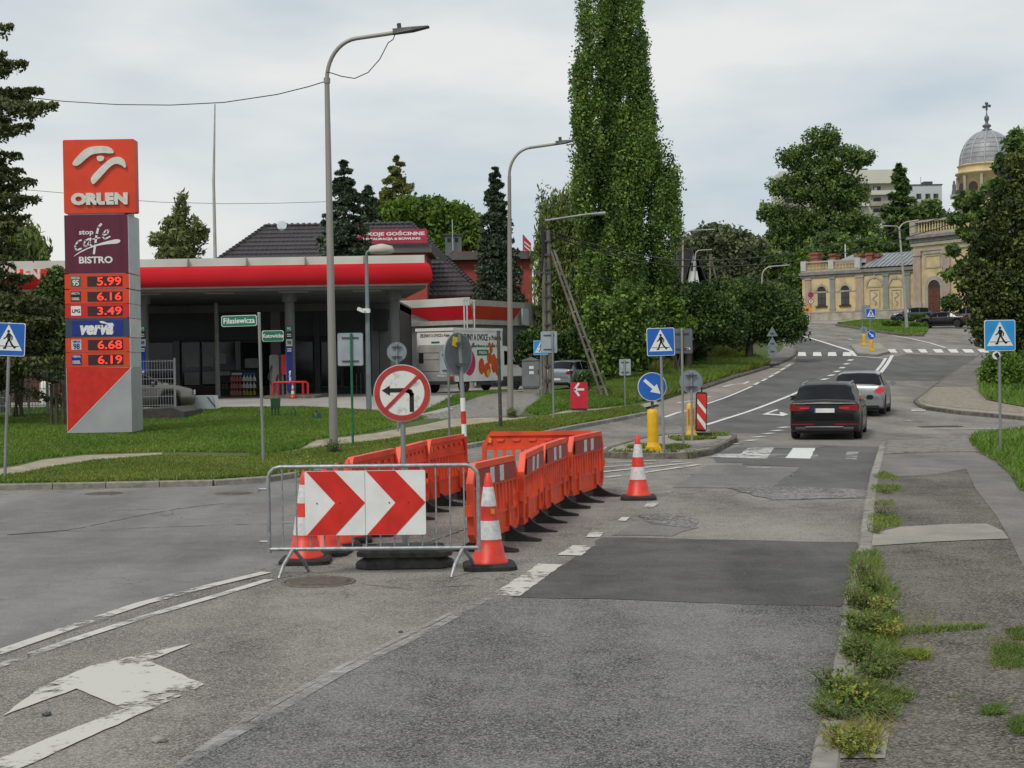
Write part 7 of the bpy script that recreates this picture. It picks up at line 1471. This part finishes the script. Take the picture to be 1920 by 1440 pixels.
# the near spruce on the left edge
t = None; d = 47; base = onG(-75, d, .1); T = thing('spruce_tree', 'big near spruce at the left edge with drooping tiered boughs', 'tree', base); P = []; TT = []; mb = MB(); X0 = base
mb.tube([(0,0,-.3),(0,0,7),(0,0,15)], [.35,.25,.08], 10); rs = random.Random(3)
tips = [(22,48),(48,118),(78,168),(105,196),(60,235),(18,225),(38,290),(40,318),(66,340),(72,372),(55,405),(24,350),(10,100),(30,430),(42,470),(60,520),(75,560),(90,600),(100,640),(115,672),(70,655),(50,700)]
for (tx, ty) in tips + [(x-30, y+14) for x, y in tips] + [(x-66, y+4) for x, y in tips[::2]]:
    tip = at(tx, ty, d+rs.uniform(-1.6,1.6)) - X0; h0 = tip.z + .42*tip.x*rs.uniform(.2,.7); L_ = (tip-Vector((0,0,h0))).length
    n_ = int(500*max(1, L_/2)); q_ = rng.uniform(.12, 1, n_)**.8; st = np.array([0,0,h0]); en = np.array(tip); mid_ = (st+en)/2; mid_[2] -= .10*L_
    c = ((1-q_)**2)[:,None]*st + (2*q_*(1-q_))[:,None]*mid_ + (q_**2)[:,None]*en; w = .34*(1-q_)**.6+.07
    c[:,1] += rng.normal(size=n_)*w; c[:,0] += rng.normal(size=n_)*w*.5; c[:,2] += -np.abs(rng.normal(size=n_))*w*.75 + .05
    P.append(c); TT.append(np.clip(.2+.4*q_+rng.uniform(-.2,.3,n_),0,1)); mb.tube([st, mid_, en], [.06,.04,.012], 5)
for i in range(60):     # far side and back boughs
    a = rs.uniform(.3, 2.9); h0 = rs.uniform(1.0, 13); L_ = (15-h0)*.26+.5; n_ = 260; q_ = rng.uniform(.1,1,n_)
    c = np.stack([math.cos(a)*q_*L_*.9, math.sin(a)*q_*L_, h0-.3*q_*L_], 1) + rng.normal(size=(n_,3))*.22*(1.1-q_)[:,None]; P.append(c); TT.append(rng.uniform(.1,.6,n_))
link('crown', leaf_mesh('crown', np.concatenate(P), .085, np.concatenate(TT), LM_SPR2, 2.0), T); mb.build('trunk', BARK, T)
d = 52; bush('spruce_shrub', 'olive-green low conifer boughs behind the left crossing sign', gb(35, 51), [B(20,590,51,44,40),B(50,640,51,34,40),B(15,672,51,34,26),B(80,600,51,22,34)], 12000, .12, LM_SPR2, 'shrub', csize=.5, shell=.4)
d = 55; bush('young_maple', 'dark green young tree with dense crown just left of the pylon', gb(105, 56), [B(98,560,56,26,45),B(112,610,56,28,50),B(90,640,56,26,45),B(105,525,56,12,20),B(115,680,56,20,25)], 14000, .12, LM_DARK, 'tree', csize=.4, shell=.3)
# trees up the hill
d = 205; tree('lime_tree', 'huge spreading dark green tree above the church wing', gb(1560, 205), [B(1545,262,d,40,25),B(1500,300,d,42,28),B(1570,300,d,60,34),B(1615,295,d,26,18),B(1470,350,d,32,22),B(1530,350,d,70,44),B(1590,360,d,42,36),B(1450,400,d,30,20),B(1500,420,d,70,40),B(1570,420,d,60,40),B(1545,470,d,90,36),B(1460,450,d,34,28),B(1624,430,d,24,30)], 52000, .27, LM_MID, .6, top=at(1560,300,205).z, csize=1.0, shell=.25, clump=.25, limbs=13, per=60)
conifer('pine_tree', 'dark conical conifer beside the pale flats', 1686, 306, 1686, 560, 215, 104, LM_DARK, 16000, taper=.5, size=.5, droop=.1, levels=22, trunk_r=.4)
d = 225; tree('elm_tree', 'rounded green tree between the dark conifer and the dome', gb(1735, 225), [B(1725,410,d,30,26),B(1755,430,d,30,30),B(1700,440,d,30,30),B(1745,395,d,16,18)], 13000, .45, LM_MID, .4, top=at(1735,420,225).z, csize=1.0)
d = 190; 
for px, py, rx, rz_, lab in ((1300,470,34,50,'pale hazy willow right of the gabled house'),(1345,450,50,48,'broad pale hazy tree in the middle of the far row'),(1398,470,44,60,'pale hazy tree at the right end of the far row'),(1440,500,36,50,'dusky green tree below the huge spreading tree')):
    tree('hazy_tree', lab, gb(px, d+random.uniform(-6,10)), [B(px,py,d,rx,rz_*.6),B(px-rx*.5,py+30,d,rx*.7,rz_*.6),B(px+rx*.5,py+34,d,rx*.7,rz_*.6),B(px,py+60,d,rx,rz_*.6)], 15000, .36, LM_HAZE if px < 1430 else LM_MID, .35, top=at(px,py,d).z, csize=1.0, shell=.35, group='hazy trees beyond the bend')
for px, py, rx, rz_, lm, lab in ((1500,500,26,34,LM_BRI,'bright green shrubby tree over the left end of the church wing'),(1560,470,40,36,LM_MID,'mid green tree behind the brick chimneys'),(1640,480,40,44,LM_POP,'green conical tree behind the lead roof'),(1690,500,34,50,LM_DARK,'dark tree behind the lead roof next to the portal'),(1480,560,30,50,LM_DARK,'dark tree left of the church wing at the bend')):
    dd = 186 if px != 1480 else 175; tree('background_tree', lab, gb(px, dd), [B(px,py,dd,rx,rz_),B(px-rx*.4,py+rz_*.8,dd,rx*.8,rz_*.8),B(px+rx*.4,py+rz_*.9,dd,rx*.8,rz_*.8)], 9000, .34, lm, .3, top=at(px,py,dd).z, csize=.9, shell=.4, group='trees behind the church wing')
# far wood mass
P = []; T_ = []
for _ in range(120): 
    px = random.uniform(1180, 1760); dd = random.uniform(225, 300); c = onG(px, dd); r = random.uniform(3, 5.5); n_ = 380
    v = rng.normal(size=(n_,3)); v /= np.linalg.norm(v,axis=1)[:,None]; v *= rng.uniform(.6,1,(n_,1)); P.append(np.array([c.x,c.y,c.z+r*.9])+v*np.array([r,r,r*1.3])); T_.append(np.clip(random.uniform(.1,.6)+rng.uniform(0,.3,n_),0,1))
for _ in range(110):
    px = random.uniform(-200, 1180); dd = random.uniform(150, 240); c = onG(px, dd); r = random.uniform(1.5, 3.2); n_ = 260
    v = rng.normal(size=(n_,3)); v /= np.linalg.norm(v,axis=1)[:,None]; v *= rng.uniform(.6,1,(n_,1)); P.append(np.array([c.x,c.y,c.z+r*.8])+v*np.array([r,r,r*1.2])); T_.append(np.clip(random.uniform(.1,.6)+rng.uniform(0,.3,n_),0,1))
link('distant_wood', leaf_mesh('distant_wood', np.concatenate(P), .75, np.concatenate(T_), LM_MID), None, None, 'stuff')
# right-hand side
d = 78; t = tree('yew_tree', 'massive dark yew-like tree at the right edge above the crossing sign', gb(1905, 74), [B(1860,470,76,48,50),B(1905,430,76,46,60),B(1840,540,75,45,60),B(1885,560,74,50,60),B(1925,520,75,40,80),B(1858,612,74,40,44),B(1905,630,74,44,46),B(1935,600,76,40,80),B(1905,350,77,24,60),B(1880,400,77,30,40)], 62000, .13, LM_YEW, .4, top=at(1905,500,76).z, csize=.5, shell=.35, clump=.3, limbs=10)
tree('ash_tree', 'open branchy tree with feathery leaves reaching left over the church portal', gb(1925, 82), [B(1905,265,82,22,18),B(1890,310,82,30,16),B(1870,350,82,34,14),B(1905,330,82,26,20),B(1825,372,82,34,10),B(1850,400,82,44,14),B(1800,410,82,28,9),B(1820,440,82,36,10),B(1850,455,82,34,12),B(1790,470,82,22,7),B(1815,500,82,24,8),B(1780,515,82,12,6),B(1880,430,82,36,24),B(1800,385,82,20,9),B(1925,290,82,20,40)], 9500, .19, LM_MID, .4, top=at(1915,290,82).z, csize=.34, shell=.1, limbs=15, aspect=2.2, clump=.25)
d = 70; bush('shrubs', 'tall light green grass and shrubs on the bank behind the right crossing sign', gb(1890, 66), [B(1862,700,66,22,30),B(1900,710,64,30,34),B(1870,745,62,26,20),B(1910,750,61,24,22),B(1880,680,70,30,22),B(1920,690,68,22,30)], 24000, .09, LM_BRI, 'shrubs', csize=.35, shell=.3)
bush('pruned_tree', 'small round clipped tree beside the church door', gb(1782, 146), [B(1782,566,146,17,15),B(1774,572,146,10,10),B(1792,570,146,10,11)], 4000, .2, LM_DARK, 'tree', csize=.4, shell=.3)
bush('flower_bed_shrubs', 'bright green low shrubs in the churchyard bed behind the double lamp', gb(1700, 139), [B(1722,594,141,17,5,1),B(1672,606,138,22,3,.8),B(1722,610,136,20,3,.8)], 6000, .13, LM_BRI, 'shrubs', csize=.22, shell=.2)
# ------------------------------------------------------------------ grass
def blades(name, polys, n, h, lm, off=.1, w=.012, lean=.5, bias=None, tint=(.1,.9), kind='stuff', patchy=0.0):
    P = []; per = [max(1, int(n*k)) for k in np.array([a for _, a in polys])/sum(a for _, a in polys)]
    for (poly, _), m_ in zip(polys, per):
        pp = [(p[0], p[1]) if len(p) == 3 else tuple(G(*p).xy) for p in poly]; xs = [p[0] for p in pp]; ys = [p[1] for p in pp]; got = 0
        while got < m_:
            X = rng.uniform(min(xs), max(xs), m_*2); Y = rng.uniform(min(ys), max(ys), m_*2); ok = inpoly(X, Y, pp)
            if patchy: ok &= (np.sin(X*1.9+np.sin(Y*1.3)*2)+np.sin(Y*2.3+X*.7) + rng.uniform(-1,1,len(X))*.8) > patchy
            X, Y = X[ok], Y[ok]; P.append(np.stack([X, Y], 1)[:m_-got]); got += len(P[-1])
            if len(X) == 0: break
    P = np.concatenate(P); n = len(P); Z = np.array([hgt(a, b) for a, b in P]) + off - .01
    a = rng.uniform(0, 6.283, n); H = h*rng.uniform(.4, 1.25, n); W_ = w*rng.uniform(.7, 1.3, n)*(1+P[:,1]/30); l = rng.normal(size=(n,2))*(H*lean)[:,None]
    V = np.empty((n,3,3)); V[:,0,0] = P[:,0]-np.cos(a)*W_; V[:,0,1] = P[:,1]-np.sin(a)*W_; V[:,0,2] = Z; V[:,1,0] = P[:,0]+np.cos(a)*W_; V[:,1,1] = P[:,1]+np.sin(a)*W_; V[:,1,2] = Z
    V[:,2,0] = P[:,0]+l[:,0]; V[:,2,1] = P[:,1]+l[:,1]; V[:,2,2] = Z+H
    pn = .5+.5*np.sin(P[:,0]*.9+np.sin(P[:,1]*.6)*1.5)*np.sin(P[:,1]*.7+P[:,0]*.3)
    tt = tint[0]+(tint[1]-tint[0])*(rng.uniform(0,1,n)*.6+pn*.4)
    return link(name, quad_mesh(name, V, tt, lm, 3), None, None, kind)
lawn = [(-60,772),(130,770),(360,776),(420,771),(560,769),(660,774),(700,777),(800,790),(760,800),(700,817),(590,831),(470,857),(305,855),(160,859),(80,868),(30,880),(-60,893)]
blades('lawn_grass', [(lawn, 1)], 230000, .085, LM_GRASS, tint=(.1,.85))
blades('lawn_grass', [(lawn, 1)], 42000, .075, LM_DRY, tint=(.0,.8), patchy=.55)
strip = [(-60,914),(0,916),(200,913),(400,909),(500,902),(620,883),(745,862),(890,836),(1024,813),(1130,792),(1212,776),(1200,765),(1120,777),(1010,790),(880,806),(810,818),(720,834),(600,848),(470,868),(305,864),(180,874),(95,888),(40,900),(-60,910)]
blades('verge_grass', [(strip, 1)], 55000, .08, LM_DRY, tint=(.0,.7))
blades('verge_grass', [(strip, 1)], 80000, .08, LM_GRASS, tint=(.0,.8))
blades('verge_grass', [([(470,868),(480,858),(590,832),(560,850)],.4), ([(1020,786),(1060,774),(1120,770),(1190,762),(1140,745),(1060,740),(1010,758),(985,778)],2), ([(862,763),(902,748),(960,736),(1000,733),(900,740),(845,752),(790,782)],1)], 60000, .12, LM_GRASS, tint=(.0,.8))
blades('tall_meadow_grass', [([(1180,762),(1240,750),(1316,726),(1380,705),(1443,686),(1400,668),(1300,672),(1180,716),(1110,735)],1)], 60000, .30, LM_DRY, w=.014, lean=.4, tint=(.0,.7))
blades('tall_meadow_grass', [([(1180,762),(1240,750),(1316,726),(1380,705),(1443,686),(1400,668),(1300,672),(1180,716),(1110,735)],1)], 60000, .34, LM_GRASS, w=.014, lean=.4, tint=(.0,.8))
blades('tall_meadow_grass', [([(1225,715),(1290,690),(1400,668),(1400,645),(1300,652),(1225,680)],1)], 34000, .8, LM_DRY, w=.018, lean=.25, tint=(.0,.6))
blades('tall_meadow_grass', [([(1225,715),(1290,690),(1400,668),(1400,645),(1300,652),(1225,680)],1)], 26000, .7, LM_GRASS, w=.018, lean=.3, tint=(.0,.6))
blades('verge_grass', [(GR_R, 1)], 90000, .13, LM_GRASS, off=.115, tint=(.1,.8))
blades('verge_grass', [([(1856,664),(1852,690),(1838,722),(1836,742),(1850,756),(1920,770),(2200,786),W0(60,60),W0(60,88),(2050,664)], 1)], 50000, .35, LM_GRASS, off=.15, tint=(.1,.8))
blades('churchyard_grass', [([(1570,609),(1600,614),(1650,622),(1690,628),(1730,629),(1738,621),(1745,606),(1700,593),(1640,600)], 1)], 30000, .14, LM_GRASS, off=.14, w=.02)
blades('island_weeds', [([(1250,828),(1300,823),(1365,824),(1340,832),(1270,836)],1), ([(1140,857),(1200,845),(1285,852),(1290,858),(1200,860)],.7), ([(1255,850),(1270,846),(1290,850),(1270,855)],.5)], 3500, .10, LM_WEED, off=.12, w=.014, lean=.8, patchy=.3)
blades('kerb_moss', [([(1640,905),(1655,895),(1680,905),(1690,930),(1672,960),(1690,1000),(1640,1012),(1628,1000),(1634,950)],1.2), ([(1600,1150),(1640,1140),(1700,1165),(1690,1180),(1640,1200),(1600,1200)],.5), ([(1590,1330),(1700,1310),(1740,1330),(1690,1350),(1560,1362)],.7), ([(1590,1275),(1720,1250),(1740,1262),(1680,1290),(1600,1310)],.6), ([(1640,1205),(1850,1196),(1850,1204),(1640,1222)],.3)], 9000, .05, LM_WEED, off=.1, w=.006, lean=.9, patchy=.35)
blades('pavement_moss', [([(1870,1238),(1900,1232),(1925,1250),(1925,1340),(1900,1350),(1870,1325),(1862,1290)],1.2), ([(1888,1205),(1925,1200),(1925,1228),(1900,1225)],.4), ([(1790,1322),(1822,1320),(1820,1340),(1785,1340)],.25), ([(1845,1355),(1880,1350),(1885,1372),(1845,1375)],.25), ([(1895,1385),(1930,1370),(1930,1415),(1900,1410)],.4), ([(1862,1026),(1905,1026),(1905,1034),(1860,1034)],.15), ([(1885,1015),(1905,1015),(1903,1020),(1883,1020)],.1)], 9000, .03, LM_WEED, off=.1, w=.005, lean=1.1, tint=(.0,.6), patchy=.1)
blades('pavement_moss', [([(1850,1225),(1935,1215),(1935,1360),(1880,1360),(1845,1320)],1),([(1640,1160),(1760,1150),(1760,1260),(1660,1290)],.7)], 2200, .03, LM_DRY, off=.1, w=.004, lean=1.1, tint=(.0,.6), patchy=-.6)
blades('kerb_grass', [([(1600,1060),(1640,1050),(1660,1100),(1690,1150),(1680,1230),(1660,1300),(1690,1360),(1560,1370),(1530,1350),(1575,1290),(1588,1200),(1598,1120)],1)], 9000, .075, LM_WEED, off=.09, w=.004, lean=.9, tint=(.0,.8), patchy=-.9)
blades('kerb_grass', [([(1548,1400),(1660,1395),(1640,1450),(1560,1450)],1)], 900, .08, LM_DRY, off=.1, w=.004, lean=.9, patchy=-.4)
# weeds along the near kerb: leafy plants with stems
def weed(name, label, px, py, h, spread, nst, lsz, tint, seed, flow=False, group=None, off=.1):
    rr = random.Random(seed); r2 = np.random.default_rng(seed); p = G(px, py, off); t = thing(name, label, 'weed', p, 0, group); P = []; S = []; mb = MB()
    for s_ in range(nst):
        a = rr.uniform(0, 6.283); sp = spread*rr.uniform(.2,1); hh = h*rr.uniform(.5,1.1); b0 = Vector((rr.uniform(-1,1)*spread*.5, rr.uniform(-1,1)*spread*1.1, 0)); e = b0+Vector((math.cos(a)*sp, math.sin(a)*sp, hh)); mid = (b0+e)/2+Vector((0,0,hh*.15)); mb.tube([b0, mid, e], [.004,.003,.0015], 4)
        nl = rr.randint(9, 16)
        for k in range(nl):
            u_ = .12+.88*k/nl; q_ = b0*(1-u_)**2+mid*2*u_*(1-u_)+e*u_*u_; P.append(q_+Vector((rr.uniform(-1,1),rr.uniform(-1,1),rr.uniform(-.3,.5)))*lsz*.7); S.append(lsz*rr.uniform(.5,1.15)*(1.15-.6*u_))
    n = len(P); C = np.array([tuple(q) for q in P]); A = r2.normal(size=(n,3))*(1,1,.55); A /= np.linalg.norm(A,axis=1)[:,None]; Bv = np.cross(A, (0,0,1)); Bv /= np.linalg.norm(Bv,axis=1)[:,None]; Nn = np.cross(A, Bv); S = np.array(S)[:,None]
    V = np.empty((n,2,4,3)); base = C; tipp = C+A*S*1.0-Nn*S*.0; m1 = C+A*S*.45
    up = np.where(Nn[:,2:3] > 0, Nn, -Nn)*S*.10
    V[:,0,0] = base; V[:,0,1] = m1+Bv*S*.28+up; V[:,0,2] = tipp; V[:,0,3] = m1; V[:,1,0] = base; V[:,1,1] = m1; V[:,1,2] = tipp; V[:,1,3] = m1-Bv*S*.28+up
    link('leaves', quad_mesh('leaves', V.reshape(-1,4,3), np.repeat(np.clip(tint+r2.uniform(-.25,.25,n),0,1),2), LM_WEED), t); mb.build('stems', mat('weed_stem', (.12,.15,.05), (.16,.1,.04), 9, .7), t); return t
WL = [(1618,1085,.30,.10,9,.035,.30,'dark bushy weed topping the near end of the kerb beside the fresh patch'),(1630,1110,.26,.12,12,.04,.40,'leafy weed on the kerb level with the fresh asphalt edge'),(1610,1140,.30,.14,16,.045,.42,'dense green weed clump overhanging the kerb'),(1650,1150,.22,.12,12,.05,.72,'yellowing weed clump just inside the pavement edge'),(1622,1185,.30,.16,20,.05,.45,'broad weed clump in the middle of the kerb row'),(1660,1190,.16,.14,14,.045,.88,'dry yellow flattened leaves behind the kerb'),(1610,1235,.26,.14,18,.045,.35,'dark green weed clump hiding the kerb stones'),(1640,1265,.20,.16,16,.045,.35,'low spreading weed right of the kerb'),(1575,1300,.22,.14,16,.04,.28,'dark weed leaning over the carriageway'),(1600,1320,.26,.13,14,.055,.6,'weed with pale broad leaves near the bottom of the kerb'),(1640,1340,.12,.18,16,.035,.35,'low creeping weed along the crack at the bottom'),(1560,1345,.13,.13,12,.035,.2,'scruffy dark weed on the road side of the kerb'),(1610,1410,.20,.14,12,.04,.7,'straw coloured tuft on the lowest kerb slab'),(1660,1240,.10,.18,14,.03,.3,'flat green mat weed on the worn pavement'),(1655,1300,.10,.20,14,.03,.3,'flat green mat weed further down the pavement')]
for i, (px, py, h, sp, ns, ls, ti, lab) in enumerate(WL): weed('weed_plant', lab, px, py, h*.62, sp*1.05, int(ns*2.6), ls*1.2, ti+.0, 100+i)
for i, (px, py, h, sp, ns, ls, ti, lab) in enumerate([(1662,925,.12,.15,16,.035,.4,'green tuft between kerb and pavement below the block paving'),(1660,965,.14,.16,18,.035,.4,'green tuft halfway along the upper kerb'),(1640,1000,.12,.12,12,.035,.4,'green tuft just above the pale concrete strip'),(1262,850,.16,.22,20,.06,.4,'leafy weed at the foot of the post on the near island'),(1298,852,.10,.15,12,.05,.4,'small weed on the front edge of the near island')]): weed('weed_plant', lab, px, py, h, sp, ns, ls, ti, 300+i)
for px, lab in ((570, 'straw coloured grass tuft at the left kerb'), (625, 'green weeds at the foot of the nearest tall lamp'), (960, 'bushy weeds round the foot of the driveway lamp')):
    py = {570: 893, 625: 851, 960: 783}[px]; weed('weed_plant', lab, px, py, .35, .25, 34, .09, .75 if px == 570 else .35, px)
bush('bramble_bush', 'low green bush in front of the parked silver-blue car', gb(1090, 62), [B(1100,708,62,18,5,1),B(1120,712,62,18,6,1)], 4500, .09, LM_MID, csize=.2, shell=.2)
